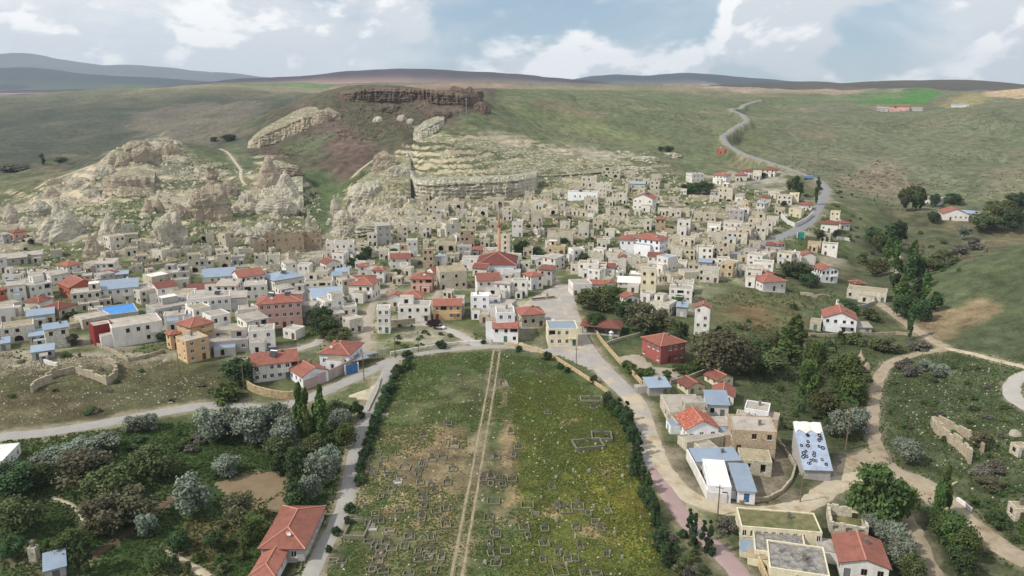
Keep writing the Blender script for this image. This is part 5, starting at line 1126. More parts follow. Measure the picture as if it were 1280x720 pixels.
# ------------------------------------------------------------------ free-standing walls
def wall_line(pts, h, t, m, name, label, ragged=0.0, step=1.6):
    P = np.array([G(x, y)[:2] for x, y in pts]); d = np.r_[0, np.cumsum(np.hypot(*np.diff(P, axis=0).T))]
    n = max(2, int(d[-1] / step)); ss = np.linspace(0, d[-1], n + 1)
    C = np.stack([np.interp(ss, d, P[:, 0]), np.interp(ss, d, P[:, 1])], -1)
    T = np.gradient(C, axis=0); T /= np.linalg.norm(T, axis=1)[:, None] + 1e-9; Nn = np.stack([-T[:, 1], T[:, 0]], -1) * t / 2
    z = H(C[:, 0], C[:, 1]); rr = random.Random(int(pts[0][0] * 13 + pts[0][1]))
    c0 = C.mean(0); z0 = float(z.min()); b = B()
    for i in range(n):
        hh = h * (1 - ragged * rr.random()); q = []
        for k in (i, i + 1):
            for sg in (-1, 1):
                v = C[k] + sg * Nn[k] - c0; q.append(v)
        za, zb_ = z[i] - z0, z[i + 1] - z0; ta, tb = za + hh, zb_ + hh
        if ragged: ta = tb = max(za, zb_) + hh
        lo = min(za, zb_) - .6
        V_ = [(q[0][0], q[0][1], lo), (q[1][0], q[1][1], lo), (q[3][0], q[3][1], lo), (q[2][0], q[2][1], lo), (q[0][0], q[0][1], ta), (q[1][0], q[1][1], ta), (q[3][0], q[3][1], tb), (q[2][0], q[2][1], tb)]
        n0 = len(b.V); b.V += V_
        for f in ((4, 7, 6, 5), (0, 3, 7, 4), (1, 5, 6, 2)) + (((0, 4, 5, 1), (3, 2, 6, 7)) if ragged or i in (0, n - 1) else ()): b.F.append([n0 + j for j in f]); b.I.append(0)
    o = b.build(name, [m]); o.location = (c0[0], c0[1], z0); tag(o, label, 'wall', None, 'thing')
    return o
wall_line([(380, 488), (396, 482), (412, 475), (428, 467), (443, 459)], 3.0, .25, M['pink_wall'], 'boundary_wall', 'tall pinkish wall along the road below the clinic')
wall_line([(302, 474), (306, 483), (318, 491), (336, 496), (356, 499), (376, 498)], 2.2, .5, M['tan_wall'], 'retaining_wall', 'curved tan retaining wall at the road bend below the clinic')
wall_line([(858, 573), (866, 588), (875, 606), (884, 625)], 2.4, .3, M['white_wall'], 'boundary_wall', 'long white yard wall beside the dirt track')
wall_line([(884, 626), (898, 628), (908, 629)], 2.2, .3, M['white_wall'], 'boundary_wall', 'short white wall beside the blue door')
wall_line([(924, 629), (960, 626), (978, 615), (990, 600), (994, 585), (980, 562), (972, 552)], 1.0, .45, M['stone_wall'], 'stone_wall', 'low stone wall round the bare yard by the tarpaulin shed', .35)
wall_line([(737, 398), (742, 412), (752, 428), (762, 440), (775, 455), (790, 468), (803, 482)], 1.4, .35, M['tan_wall'], 'boundary_wall', 'long pale wall between school grounds and paved road')
wall_line([(756, 432), (780, 424), (805, 418)], 1.0, .4, M['stone_wall'], 'stone_wall', 'stone terrace wall between the lawn and the school yard')
wall_line([(838, 480), (862, 474), (882, 466), (900, 462)], 1.3, .4, M['stone_wall'], 'stone_wall', 'stone wall along the lower edge of the school garden')
wall_line([(884, 462), (902, 456), (903, 446)], 2.0, .35, WALLS['b'], 'boundary_wall', 'reddish brick corner wall beside the bare brown tree')
wall_line([(480, 408), (500, 407), (519, 405)], 2.2, .5, M['stone_wall'], 'retaining_wall', 'stone retaining wall under the white house by the lane')
wall_line([(818, 352), (840, 350), (862, 346)], 1.8, .5, M['stone_wall'], 'terrace_wall', 'upper stone terrace wall below the dusty lane', .2)
wall_line([(818, 361), (842, 360), (863, 358)], 1.8, .5, M['stone_wall'], 'terrace_wall', 'lower stone terrace wall below the dusty lane', .2)
wall_line([(872, 348), (890, 350), (915, 350)], 1.6, .5, M['stone_wall'], 'retaining_wall', 'stone retaining wall under the violet roofed house', .1)
wall_line([(976, 272), (984, 280), (994, 284), (1006, 278), (1016, 270)], 2.4, .4, M['white_wall'], 'retaining_wall', 'pale roadside retaining wall at the upper bend', 0)
wall_line([(1046, 299), (1056, 300), (1064, 302)], 1.6, .3, M['white_wall'], 'boundary_wall', 'white garden wall end above the green slope')
wall_line([(930, 231), (950, 228), (972, 226)], 1.6, .4, M['white_wall'], 'retaining_wall', 'white retaining wall below the maroon roofed house')
wall_line([(120, 432), (140, 440), (160, 452), (182, 448), (206, 440)], 1.2, .4, M['stone_wall'], 'stone_wall', 'angled stone garden wall below the long white house', .2)
wall_line([(52, 478), (70, 470), (95, 466), (118, 474), (136, 482), (147, 470), (144, 458), (130, 452)], 2.6, .6, M['stone_wall'], 'ruined_wall', 'curving roofless ruin wall in the weedy lot', .45)
wall_line([(40, 492), (44, 486), (52, 482), (66, 478)], 2.4, .5, M['stone_wall'], 'ruined_wall', 'broken corner wall at the end of the weedy lot ruin', .3)
wall_line([(52, 452), (62, 456), (72, 458)], 1.2, .5, M['white_wall'], 'stone_wall', 'short pale wall stub above the weedy ruin', .2)
wall_line([(1164, 531), (1170, 542), (1182, 551), (1196, 560), (1208, 572), (1212, 580)], 3.6, .6, M['stone_wall'], 'ruined_wall', 'tall ruined stone house wall on the valley slope', .4)
wall_line([(1166, 528), (1186, 536), (1204, 545), (1222, 556), (1228, 566)], 2.8, .6, M['stone_wall'], 'ruined_wall', 'rear wall of the ruined house on the valley slope', .5)
wall_line([(946, 641 + 62), (952, 716), (960, 735)], 1.8, .35, M['tan_wall'], 'boundary_wall', 'cream yard wall beside the pink paved road')
wall_line([(1196, 605), (1182, 614), (1170, 622)], .9, .4, M['stone_wall'], 'stone_wall', 'low broken field wall near the valley bend', .4)
wall_line([(1050, 388), (1075, 386), (1094, 380)], 1.5, .35, WALLS['g'], 'boundary_wall', 'grey yard wall behind the white farmhouse')
wall_line([(1008, 420), (1040, 421), (1088, 419), (1120, 418), (1146, 420)], 1.2, .4, M['stone_wall'], 'stone_wall', 'pale stone wall below the white farmhouse', .15)
wall_line([(1094, 379), (1104, 372), (1100, 362)], .8, .3, M['stone_wall'], 'stone_wall', 'low wall at the top of the valley track', .3)
wall_line([(488, 443), (530, 436), (575, 430), (614, 428)], .9, .3, M['white_wall'], 'boundary_wall', 'low pale wall along the upper edge of the cemetery')
wall_line([(630, 431), (660, 436), (690, 446), (715, 462), (740, 478), (760, 492)], 1.0, .35, M['tan_wall'], 'boundary_wall', 'low cemetery wall under the square')
wall_line([(822, 665), (830, 690), (836, 705)], .8, .3, M['white_wall'], 'stone_wall', 'pale wall stub inside the cemetery hedge')
wall_line([(460, 515), (472, 490), (476, 474)], .6, .3, M['stone_wall'], 'stone_wall', 'low wall of the triangular plot by the lane fork')
for i, (pts, lab) in enumerate([
    ([(412, 290), (440, 287), (470, 284)], 'pale ledge wall left of the grey tower house'), ([(488, 254), (520, 253), (548, 253)], 'ledge wall under the cave cliff'), ([(560, 252), (600, 253), (640, 250)], 'long terrace wall at the foot of the cliff'),
    ([(640, 219), (670, 218), (708, 217)], 'upper terrace wall above the village'), ([(660, 270), (690, 273), (716, 272)], 'terrace wall below the lone white house'), ([(700, 288), (730, 300), (752, 302)], 'hillside garden wall among stone houses'),
    ([(760, 246), (790, 245), (810, 246)], 'terrace wall beneath the ruined stone house'), ([(820, 284), (846, 283), (860, 284)], 'terrace wall beside the grey stone cottage'), ([(856, 298), (880, 300), (900, 306)], 'crumbling terrace wall under pale houses'),
    ([(300, 336), (330, 341), (356, 343)], 'wall under the small stone cottages'), ([(356, 336), (380, 336), (404, 334)], 'rubble terrace wall below the dark stone mansion'), ([(180, 334), (200, 333), (226, 326)], 'slanting wall below the rounded rock'),
    ([(150, 308), (170, 311), (196, 312)], 'terrace wall beneath the cave house'), ([(590, 262), (615, 268), (640, 268)], 'terrace wall above the minaret'), ([(600, 292), (618, 294), (640, 297)], 'wall on the slope behind the minaret'), ([(540, 300), (556, 301), (574, 301)], 'grassy terrace wall by the dark stone tower'),
    ([(690, 232), (715, 233), (740, 236)], 'broken wall above the lone white house'), ([(770, 232), (786, 232), (800, 231)], 'wall beside the blue metal roof'), ([(866, 262), (884, 262), (900, 264)], 'field wall by the green garden'), ([(1000, 368), (1020, 372), (1036, 372)], 'field wall left of the flat stone house')]):
    wall_line(pts, 1.7, .6, M['stone_wall'], 'terrace_wall', 'weathered stone ' + lab, .5)

# ------------------------------------------------------------------ rock outcrops
def rock_mesh(seed, kind, w, h, dpt):
    nu, nv = 84, 46
    u = np.linspace(0, 2 * math.pi, nu, endpoint=False); v = np.linspace(0, 1, nv)
    U, Vv = np.meshgrid(u, v)
    if kind == 'cone': prof = (1 - Vv ** 1.25) * .94 + .06
    elif kind == 'spire': prof = np.where(Vv < .35, 1 - .9 * Vv, .62 + .16 * np.sin(Vv * 16)) * (1 - sstep(.82, 1, Vv) * .75)
    elif kind == 'block': prof = 1 - .30 * Vv - .62 * sstep(.72, 1.0, Vv)
    else: prof = np.sqrt(np.maximum(0, 1 - Vv ** 2)) * .95 + .03
    sq = 1.0 / np.maximum(np.abs(np.cos(U)), np.abs(np.sin(U))) ** (.55 if kind == 'block' else .15)
    x = np.cos(U) * prof * w / 2 * sq; y = np.sin(U) * prof * dpt / 2 * sq; z = Vv * h
    P = np.stack([x, y, z], -1).reshape(-1, 3); sc = max(2.0, min(w, dpt, h * 1.6) * .55)
    warp = np.stack([fbm3(P / sc + 11 + seed, 2, seed), fbm3(P / sc + 31 + seed, 2, seed + 1), fbm3(P / sc + 71, 2, seed + 2)], -1)
    Pw = P / sc + warp * .5
    Pf = Pw * np.array([1, 1, .35])                                   # flutes run down the faces
    rdg = 1 - 2 * np.abs(fbm3(Pf * 1.5 + seed * 3.7, 4, seed, .6)); fine = fbm3(Pw * 3.1 + seed, 4, seed + 5, .62)
    big = fbm3(P / (sc * 1.7) + seed * 1.9, 3, seed + 7, .5)
    bedz = P[:, 2] / max(1.3, h * .11) + .8 * fbm3(P / sc, 2, seed + 8); bed = np.abs((bedz % 1) - .5) * 2
    led = 1.0 if kind == 'block' and w > 2.4 * h else 0.0
    k = 1 + (.55 - .3 * led) * big + (.26 - .1 * led) * (rdg - .35) + .20 * fine + (.035 + .10 * led) * (bed - .5)
    k = np.clip(k, .42, 1.75).reshape(nv, nu); k = 1 + (k - 1) * np.minimum(1, 1.25 - .45 * Vv)
    x = x * k; y = y * k; z = z + ((.30 * big * (1 - .6 * led) + .10 * fine) * h).reshape(nv, nu) * Vv ** .8
    V = np.stack([x, y, z - h * .22 * (1 - Vv) ** 2], -1).reshape(-1, 3)
    V = np.concatenate([V, [[0, 0, V[-nu:, 2].mean() + .02 * h]]])
    I = np.arange(nu * nv).reshape(nv, nu); J = np.roll(I, -1, 1)
    Q = np.stack([I[:-1], J[:-1], J[1:], I[1:]], -1).reshape(-1, 4).tolist()
    top = [[int(I[-1, i]), int(J[-1, i]), nu * nv] for i in range(nu)]
    return V, Q + top
ROCKS = [  # px, base y, w, h, kind, material, phrase
 (12,280,24,28,'cone','t','pale rounded tuff cone beside the old pink house'),(70,296,56,54,'cone','t','broad pale tuff cone with a dark hollow face'),(46,268,32,20,'dome','t','low double humped tuff boulder behind the broad cone'),(64,247,22,17,'cone','w','brown pyramid shaped rock on the path ridge'),(30,280,16,10,'dome','t','small pale boulder at the foot of the cones'),
 (136,306,34,48,'cone','t','steep pale tuff cone leaning over the cave house'),(112,322,34,34,'cone','w','squat brownish tuff cone in front of the steep cone'),(90,292,24,22,'dome','t','pale lumpy tuff mound between two cones'),(105,282,20,16,'dome','t','small tuff knob on the slope'),(128,336,24,18,'dome','w','broken brown rock above the red brown roof'),
 (160,243,66,32,'block','w','long warm coloured cliff block with vertical fissures'),(128,220,30,16,'dome','t','weathered pale rock at the ridge shoulder'),(148,208,44,20,'dome','w','rubbly grey brown ridge rock'),(182,204,44,26,'block','w','brown ridge top rock with dark cracks'),(208,192,34,18,'dome','w','rounded brown rock at the ridge end'),(172,190,44,16,'dome','w','highest rubble rock of the ridge'),(100,232,26,12,'dome','t','flat pale rock along the ridge path'),(115,246,30,12,'dome','t','low pale ledge rock under the ridge'),
 (184,266,17,25,'cone','w','smooth brown fairy chimney of a pair'),(197,264,18,20,'cone','w','broader brown fairy chimney of a pair'),(216,306,42,48,'block','t','big bulging cream rock with small cave holes'),(222,272,24,22,'dome','w','rough rock behind the bulging cream rock'),(206,290,14,14,'dome','t','little pale rock above the garden'),
 (264,232,21,32,'spire','w','stacked brown rock pinnacle on the spur'),(262,276,54,50,'block','w','wide brown fluted rock under the pinnacle'),(286,244,20,22,'dome','w','dark rock shoulder beside the pinnacle'),(240,262,20,16,'dome','t','pale rock at the foot of the fluted rock'),(304,258,24,22,'dome','t','pale honeycombed rock near the gully path'),(312,266,22,16,'dome','t','cream rock lump on the spur edge'),
 (335,236,44,40,'cone','w','brown capped tuff cone on the bare ridge'),(356,250,46,38,'cone','t','broad pale tuff slope beneath the brown cap'),(344,268,52,28,'dome','t','pale knobbly rock at the ridge foot'),(376,266,15,24,'cone','t','thin pale rock fin by the gully'),(386,284,11,26,'cone','t','narrow pale rock spur reaching the houses'),(356,216,46,13,'block','w','brown caprock ledge on the ridge crest'),
 (312,298,46,15,'dome','t','slanting pale rock bed above the arch house'),(332,290,34,13,'dome','t','pale tilted rock slab below the ridge'),(296,288,20,12,'dome','t','small cream rock beside the terrace'),
 (418,266,18,26,'cone','t','pointed pale rock at the gully mouth'),(428,280,28,22,'dome','t','rough pale rock beside the gully mouth'),(412,282,11,11,'dome','t','white boulder in the gully mouth'),(430,296,30,18,'dome','t','pale rock step above the white houses'),
 (456,254,54,30,'dome','t','rounded pale bluff west of the cliff'),(502,236,50,38,'block','t','upright layered bluff beside the cliff gully'),(466,290,60,13,'block','t','low pale ledge above the stone cottages'),(520,280,40,9,'dome','t','pale broken ledge by the small house'),(480,214,30,26,'block','w','orange tinted rock wall high on the bluff'),
 
 (806,202,40,8,'block','t','cream outcrop near the hilltop houses'),(792,215,52,8,'block','t','cream ledge with a cave hole'),(838,196,34,6,'dome','t','last pale outcrop before the green field'),
 (410,152,38,18,'block','w','orange banded cliff under the rim rock'),(472,152,15,7,'dome','t','small white rock on the dark slope'),(502,150,17,8,'dome','t','white rock knob on the dark slope'),(512,154,14,7,'dome','t','smaller white rock knob on the dark slope'),
 (566,128,34,22,'block','b','highest brown crag of the mesa'),(588,128,34,20,'block','b','brown crag beside the mast'),(602,140,30,15,'dome','b','broken brown crag on the green shoulder'),(548,146,36,12,'dome','b','fallen brown rocks under the crag'),(490,138,40,8,'dome','b','scattered brown rocks under the rim'),
 (1076,452,13,18,'cone','w','reddish boulder standing beside the valley track'),(1084,462,9,13,'dome','w','smaller reddish boulder beside the valley track'),(208,452,10,5,'dome','t','pale boulder in the yellow block garden'),
 (1270,545,16,10,'dome','t','grey boulder near the small stone hut'),(1020,498,10,8,'dome','t','pale boulder among the valley trees'),
]
def cliff(bot, top, name, label, m, nv=64, amp=1.6, vert=.45, fwd=1.5, seed=0, du=.9, group=None, rise=None, cap=0, st=2.3, bk=.55):
    """one continuous bedded rock face between two lines on the hillside; the lower part stands nearly upright"""
    Bp = np.array([G(x, y) for x, y in bot]); Tp = np.array([G(x, y) for x, y in top]) if rise is None else Bp + np.array([0, rise * .45, rise])
    d = np.r_[0, np.cumsum(np.hypot(*np.diff(Bp[:, :2], axis=0).T))]; ss = np.arange(0, d[-1], du); f = d / d[-1]
    ft = np.linspace(0, 1, len(Tp)); bx = np.stack([np.interp(ss, d, Bp[:, k]) for k in range(3)], -1)
    d2 = np.r_[0, np.cumsum(np.hypot(*np.diff(Tp[:, :2], axis=0).T))]; tx = np.stack([np.interp(ss / d[-1] * d2[-1], d2, Tp[:, k]) for k in range(3)], -1)
    v = np.linspace(-.12, 1.03, nv)[:, None]; S = ss[None, :] + 0 * v; V_ = v + 0 * S
    zb_, zt_ = bx[:, 2][None], tx[:, 2][None]; Z = zb_ + (zt_ - zb_) * V_
    n1 = fbm2(S / 9 + seed, Z / 30, 4, seed); lz = Z + 1.2 * fbm2(S / 26, Z * 0 + seed, 3, seed + 1)
    # benches: the face steps back at each bed
    ph = lz / st; fr = ph - np.floor(ph); bench = (np.floor(ph) + sstep(.70, 1.0, fr)) * st - lz
    vb = np.clip(V_, 0, 1); hf = np.where(vb < vert, vb * .22 / vert * 1.0, .22 + (vb - vert) / (1 - vert) * .78)
    XY = bx[None, :, :2] * (1 - hf[..., None]) + tx[None, :, :2] * hf[..., None]
    out_ = -(tx - bx)[:, :2]; out_ /= np.linalg.norm(out_, axis=1)[:, None] + 1e-9
    flute = 1 - 2 * np.abs(fbm2(S / 5.5 + 3, Z / 26 + seed, 4, seed + 3, .6)); fine = fbm2(S / 1.9, Z / 1.3, 4, seed + 4, .6); bay = fbm2(S / 22, Z / 60, 3, seed + 5)
    hang = -2.6 * np.exp(-((V_ - vert * .82) / .05) ** 2) * (.5 + .5 * fbm2(S / 7, S * 0, 2, 4))
    ends = np.minimum(1, np.minimum(ss, ss[-1] - ss) / (8 if d[-1] < 90 else 22))[None]
    disp = fwd + ends * (amp * (.75 * flute + .8 * bay * 1.6 + .5 * fine) * (1.25 - .85 * sstep(vert * .9, vert * 1.5, V_)) - bench * bk + hang) - 5 * (1 - ends) - 2.5 * sstep(.96, 1.03, V_)
    P = XY + out_[None] * disp[..., None]; Z = Z + .35 * fine * ends - .4 * sstep(.96, 1.03, V_)
    if cap:   # level shelf running back into the hill behind the brink
        bx_, bz_ = P[-4], Z[-4]; rows = [(bx_ - out_ * k_, bz_ + .2 + .5 * fbm2(ss / 4, ss * 0 + k_, 3, seed) - .012 * k_ ** 1.5) for k_ in np.linspace(1.0, cap, 8)]
        P = np.concatenate([P[:-3]] + [r_[0][None] for r_ in rows]); Z = np.concatenate([Z[:-3]] + [r_[1][None] for r_ in rows])
    I = np.arange(P[..., 0].size).reshape(P.shape[:2]); Q = np.stack([I[:-1, :-1], I[:-1, 1:], I[1:, 1:], I[1:, :-1]], -1).reshape(-1, 4)
    o = link(name, fast_mesh(name, np.concatenate([P, Z[..., None]], -1).reshape(-1, 3), Q, [m])); tag(o, label, 'cliff', group); return o
cliff([(514, 214), (524, 222), (545, 224), (575, 223), (610, 222), (645, 221), (690, 219), (730, 216), (770, 213), (800, 211)], [(517, 172), (522, 167), (540, 166), (566, 169), (595, 174), (625, 179), (655, 184), (695, 189), (735, 194), (800, 201)], 'tuff_cliff', 'upper layered cream cliff bands above the cave cliff', M['cliff'], 110, 1.6, .20, 1.8, 3, st=3.6, bk=.8)
cliff([(512, 240), (520, 248), (536, 249), (556, 248), (580, 247), (604, 246), (628, 245), (650, 243), (672, 240)], None, 'tuff_cliff', 'upright cave cliff at the top of the village', M['tuff'], 64, 2.6, .8, 1.6, 5, rise=12.5, cap=34)
cliff([(424, 262), (440, 258), (460, 256), (480, 256), (500, 257), (514, 254)], [(446, 226), (462, 216), (478, 204), (494, 196), (506, 192), (514, 190)], 'tuff_cliff', 'rounded layered bluff west of the cave cliff', M['cliff'], 70, 2.2, .5, 2.0, 9)
cliff([(462, 294), (490, 290), (520, 287), (545, 284)], [(462, 280), (490, 277), (520, 274), (545, 272)], 'tuff_cliff', 'low pale rock step above the stone cottages', M['tuff'], 34, 1.2, .6, 1.2, 12)
cliff([(308, 186), (325, 183), (345, 178), (362, 170), (380, 162), (398, 156)], [(318, 168), (332, 158), (350, 149), (366, 140), (382, 134), (398, 133)], 'tuff_cliff', 'pale diagonal cliff on the far spur under the rim', M['tuff_warm'], 60, 3.6, .55, 2.5, 15)
cliff([(516, 176), (530, 172), (544, 164), (556, 157)], [(518, 160), (530, 151), (544, 145), (556, 143)], 'tuff_cliff', 'small pale cliff below the mast', M['tuff'], 44, 2.0, .6, 2.5, 18)
cliff([(424, 128), (450, 125), (480, 124), (510, 125), (536, 126), (556, 129), (578, 132), (598, 132)], None, 'rim_cliff', 'dark brown rim rock along the mesa edge', M['basalt'], 40, 4.6, .7, 1.5, 21, rise=10.5)
cliff([(128, 246), (150, 245), (172, 244), (194, 243)], [(130, 218), (150, 212), (172, 210), (194, 214)], 'tuff_cliff', 'warm fissured cliff on the rocky ridge', M['tuff_warm'], 60, 2.4, .7, 2.0, 24)
cliff([(322, 244), (340, 252), (358, 258), (380, 262)], [(330, 206), (344, 200), (360, 204), (378, 214)], 'tuff_cliff', 'eroded pale ridge face beneath the brown caprock', M['tuff'], 60, 2.4, .5, 2.0, 27)
ROCKM = {'t': M['tuff'], 'w': M['tuff_warm'], 'b': M['basalt'], 's': mat('yellow_rock', (158, 140, 112), var=.25, scale=.4, bump=.9, rnd=.05)}
def cave_cut(o_w, s, n, rr): pass
for i, (px, py, w_, h_, kd, mk_, lab) in enumerate(ROCKS):
    p = G(px, py); s = mpp(p); W_ = w_ * s * .84; Hh = h_ * s * .86
    dp = W_ * (.8 if kd != 'block' else .55) if W_ < 30 else max(12, W_ * .35)
    V, F = rock_mesh(i + 1, kd, W_, Hh * 1.02, dp)
    me = mesh('rock', V, F, [ROCKM[mk_]], smooth=False)
    o = link('rock_outcrop' if kd != 'cone' else 'rock_cone', me, None, (p[0], p[1] + dp * .30, p[2] - .3), -math.atan2(p[0], p[1]))
    tag(o, lab, 'rock', 'tuff rocks of the hillside' if mk_ != 'b' else 'rim rocks of the mesa')
    OCC.append((p[0], p[1] + dp * .3, W_ * .42))
# cave mouths cut into the cliff faces: short dark vaulted tunnels with a stone lip
def cave(px, py, w, h, lab):
    p = G(px, py); az = math.atan2(p[0], p[1]); b = B(); k = 8
    arc = [(-w / 2, 0)] + [(-w / 2 * math.cos(a), h - w / 2 + w / 2 * math.sin(a)) for a in np.linspace(0, math.pi, k)] + [(w / 2, 0)]
    out = [(-w * .75, -.8)] + [(-w * .75 * math.cos(a), h - w / 2 + w * .75 * math.sin(a)) for a in np.linspace(0, math.pi, k)] + [(w * .75, -.8)]
    n = len(arc)
    for i in range(n - 1):
        (x0, z0), (x1, z1) = arc[i], arc[i + 1]; (u0, v0), (u1, v1) = out[i], out[i + 1]
        b.poly([(x0, -.6, z0), (x1, -.6, z1), (u1, -.5, v1), (u0, -.5, v0)], 0); b.poly([(x0, -.6, z0), (x0, 3.2, z0), (x1, 3.2, z1), (x1, -.6, z1)], 1)
        b.poly([(u0, -.5, v0), (u1, -.5, v1), (u1, 3.4, v1), (u0, 3.4, v0)], 0)
    b.poly([(x, 3.2, z) for x, z in arc], 1); b.poly([(-w / 2, -.6, 0), (w / 2, -.6, 0), (w / 2, 3.2, 0), (-w / 2, 3.2, 0)], 1)
    o = b.build('cave_mouth', [M['tuff'], M['hole']]); o.location = (p[0], p[1] - .5, p[2]); o.rotation_euler = (0, 0, -az)
    tag(o, lab, 'cave', 'cave mouths in the hillside')
for px, py, w, h, lab in [(565, 236, 1.5, 2.2, 'small cave mouth in the cliff foot'), (571, 236, 1.5, 2.2, 'second small cave mouth in the cliff foot'), (540, 238, 2.6, 2.6, 'cave mouth at the cliff gully'), (622, 255, 2.8, 2.8, 'dark vaulted cave above the minaret'), (672, 259, 3.2, 3.4, 'large round cave mouth below the lone white house'), (740, 263, 3.0, 3.0, 'black cave mouth beside the tall stone house'),
                          (690, 268, 2.4, 2.2, 'low cave mouth on the terrace'), (760, 220, 2.0, 1.8, 'cave mouth high beside the road slope'), (794, 222, 2.2, 1.8, 'cave mouth above the blue metal roof'), (600, 266, 2.4, 2.4, 'cave mouth on the slope behind the mosque'), (166, 303, 3.6, 2.6, 'wide cave mouth under the old cave house'), (280, 334, 2.6, 2.8, 'vaulted cellar mouth under the arch house'),
                          (376, 268, 1.8, 2.0, 'cave hole in the pale ridge'), (372, 245, 2.2, 2.0, 'cave hollow in the bare ridge'), (208, 282, 1.4, 1.6, 'round hole in the bulging cream rock'), (66, 274, 1.6, 1.6, 'hole in the broad tuff cone'), (40, 304, 2.6, 2.4, 'cave cellar beside the old pink house'), (630, 266, 2.0, 2.2, 'cave beside the minaret slope'), (548, 310, 3.0, 2.8, 'dark arch in the grassy terrace'), (255, 300, 2.0, 2.2, 'cave door in the fluted rock')]:
    cave(px, py, w, h, lab)
# mast on the mesa and lattice pole
for px, py, h_, lab in ((583, 146, 24, 'tall thin mast beside the brown crag'), (575, 148, 12, 'short pole beside the tall mast')):
    p = G(px, py); Hh = h_ * mpp(p); o = link('mast', None, None, tuple(p)); tag(o, lab, 'mast')
    b = B(); b.tube((0, 0, -1), (0, 0, Hh), .28, .16, 8); b.build('pole', [M['metal']], o)
    b = B(); b.box(-.9, -.1, Hh * .86, .9, .1, Hh * .9); b.box(-.6, -.1, Hh * .72, .6, .1, Hh * .75); b.build('crossarm', [M['metal']], o)

# ------------------------------------------------------------------ utility poles
POLES = [(1057, 562, 62, 'beside the dirt yard below the tarpaulin shed'), (897, 645, 40, 'in front of the house with the blue door'), (305, 486, 44, 'beside the curved tan retaining wall'), (455, 476, 36, 'beside the clinic road'), (494, 448, 26, 'at the road fork'), (720, 462, 28, 'on the square above the cemetery'), (934, 548, 30, 'against the dark stone block'), (648, 432, 30, 'beside the balconied white building'), (872, 330, 24, 'beside the dusty lane'),
         (523, 440, 24, 'by the low cemetery wall'), (1000, 628, 40, 'at the bend of the dirt track'), (225, 472, 34, 'below the yellow apartment block'), (1172, 236, 30, 'near the farm across the valley'), (970, 210, 16, 'near the maroon roofed house'), (1134, 372, 34, 'among the valley poplars'), (676, 300, 18, 'on the slope above the mosque'), (865, 232, 18, 'near the hilltop houses'), (1064, 318, 22, 'on the green slope edge')]
for px, py, h_, lab in POLES:
    p = G(px, py); Hh = min(11, max(7, h_ * mpp(p))); o = link('utility_pole', None, None, tuple(p), random.uniform(-.8, .8)); tag(o, 'wooden utility pole ' + lab, 'pole', 'utility poles')
    b = B(); b.tube((0, 0, -.8), (0, 0, Hh), .16, .10, 8); b.build('post', [M['wood']], o)
    b = B(); b.box(-.8, -.05, Hh - .7, .8, .05, Hh - .58); b.build('crossarm', [M['wood']], o)
    for x in (-.7, 0.3, .7): b = B(); b.tube((x, 0, Hh - .58), (x, 0, Hh - .36), .05, .04, 6); b.build('insulator', [M['white_plastic']], o)

# tyres on the tarpaulin shed, in rows that wander down the slope
def tyre_mesh():
    V = []; F = []; n, k = 14, 6
    for i in range(n):
        a = 2 * math.pi * i / n
        for j in range(k):
            c = 2 * math.pi * j / k; r = .36 + .13 * math.cos(c); V.append((r * math.cos(a), r * math.sin(a), .11 * math.sin(c)))
    for i in range(n):
        for j in range(k): F.append([i * k + j, ((i + 1) % n) * k + j, ((i + 1) % n) * k + (j + 1) % k, i * k + (j + 1) % k])
    return mesh('tyre', V, F, [M['rubber']], smooth=False)
TY = tyre_mesh(); sh = shed; rr = random.Random(4)
side = sh['a'] >= sh['b']
from mathutils import Euler
wlwr = True
rise_run = 1.1 * .6
for k in range(24):
    u, v = rr.uniform(-.46, .46), rr.uniform(-.47, .26)
    # slope rises from the visible front: local +Y when the front is the left face, local -X otherwise
    a_, b_ = sh['a'], sh['b']
    if (1004 - 986) >= (1035 - 1004): loc = Vector((u * a_, v * b_, 0)); up = (v + .5) * b_ * rise_run; eu = Euler((math.atan(rise_run), 0, 0))
    else: loc = Vector((-v * a_, u * b_, 0)); up = (v + .5) * a_ * rise_run; eu = Euler((0, math.atan(rise_run), 0))
    w_ = Vector((math.cos(sh['rot']) * loc.x - math.sin(sh['rot']) * loc.y, math.sin(sh['rot']) * loc.x + math.cos(sh['rot']) * loc.y, 0))
    o = link('tyre', TY, None, (sh['cen'].x + w_.x, sh['cen'].y + w_.y, sh['z'] + sh['h'] + up + .34))
    q = Euler((0, 0, sh['rot'])).to_matrix() @ eu.to_matrix(); o.rotation_euler = q.to_euler(); sc = rr.uniform(.7, 1.05); o.scale = (sc, sc * rr.uniform(.7, 1), 1)
    tag(o, 'black tyre lying on the pale tarpaulin shed roof', 'tyre', 'tyres weighting the tarpaulin')

# square monument bed and coloured gates
p = G(684, 373); fb = link('flower_bed', None, None, tuple(p), R(20)); tag(fb, 'dark planted bed with a small monument on the square', 'flower bed'); OCC.append((p[0], p[1], 5))
b = B(); b.box(-6.5, -1.6, -.5, 3.5, -1.3, .35); b.box(-6.5, 1.3, -.5, 3.5, 1.6, .35); b.box(-6.8, -1.6, -.5, -6.5, 1.6, .35); b.box(3.5, -1.6, -.5, 3.8, 1.6, .35); b.build('kerb', [M['stone_wall']], fb)
b = B(); b.poly([(-6.5, -1.3, .2), (3.5, -1.3, .2), (3.5, 1.3, .3), (-6.5, 1.3, .3)]); b.build('soil', [mat('planted_soil', (74, 60, 50), var=.4, scale=2)], fb)
b = B(); b.box(-.6, -.6, 0, .6, .6, .8); b.box(-.35, -.35, .8, .35, .35, 1.9); b.tube((0, 0, 1.9), (0, 0, 2.5), .28, .18, 8); b.build('monument', [M['marble']], fb)
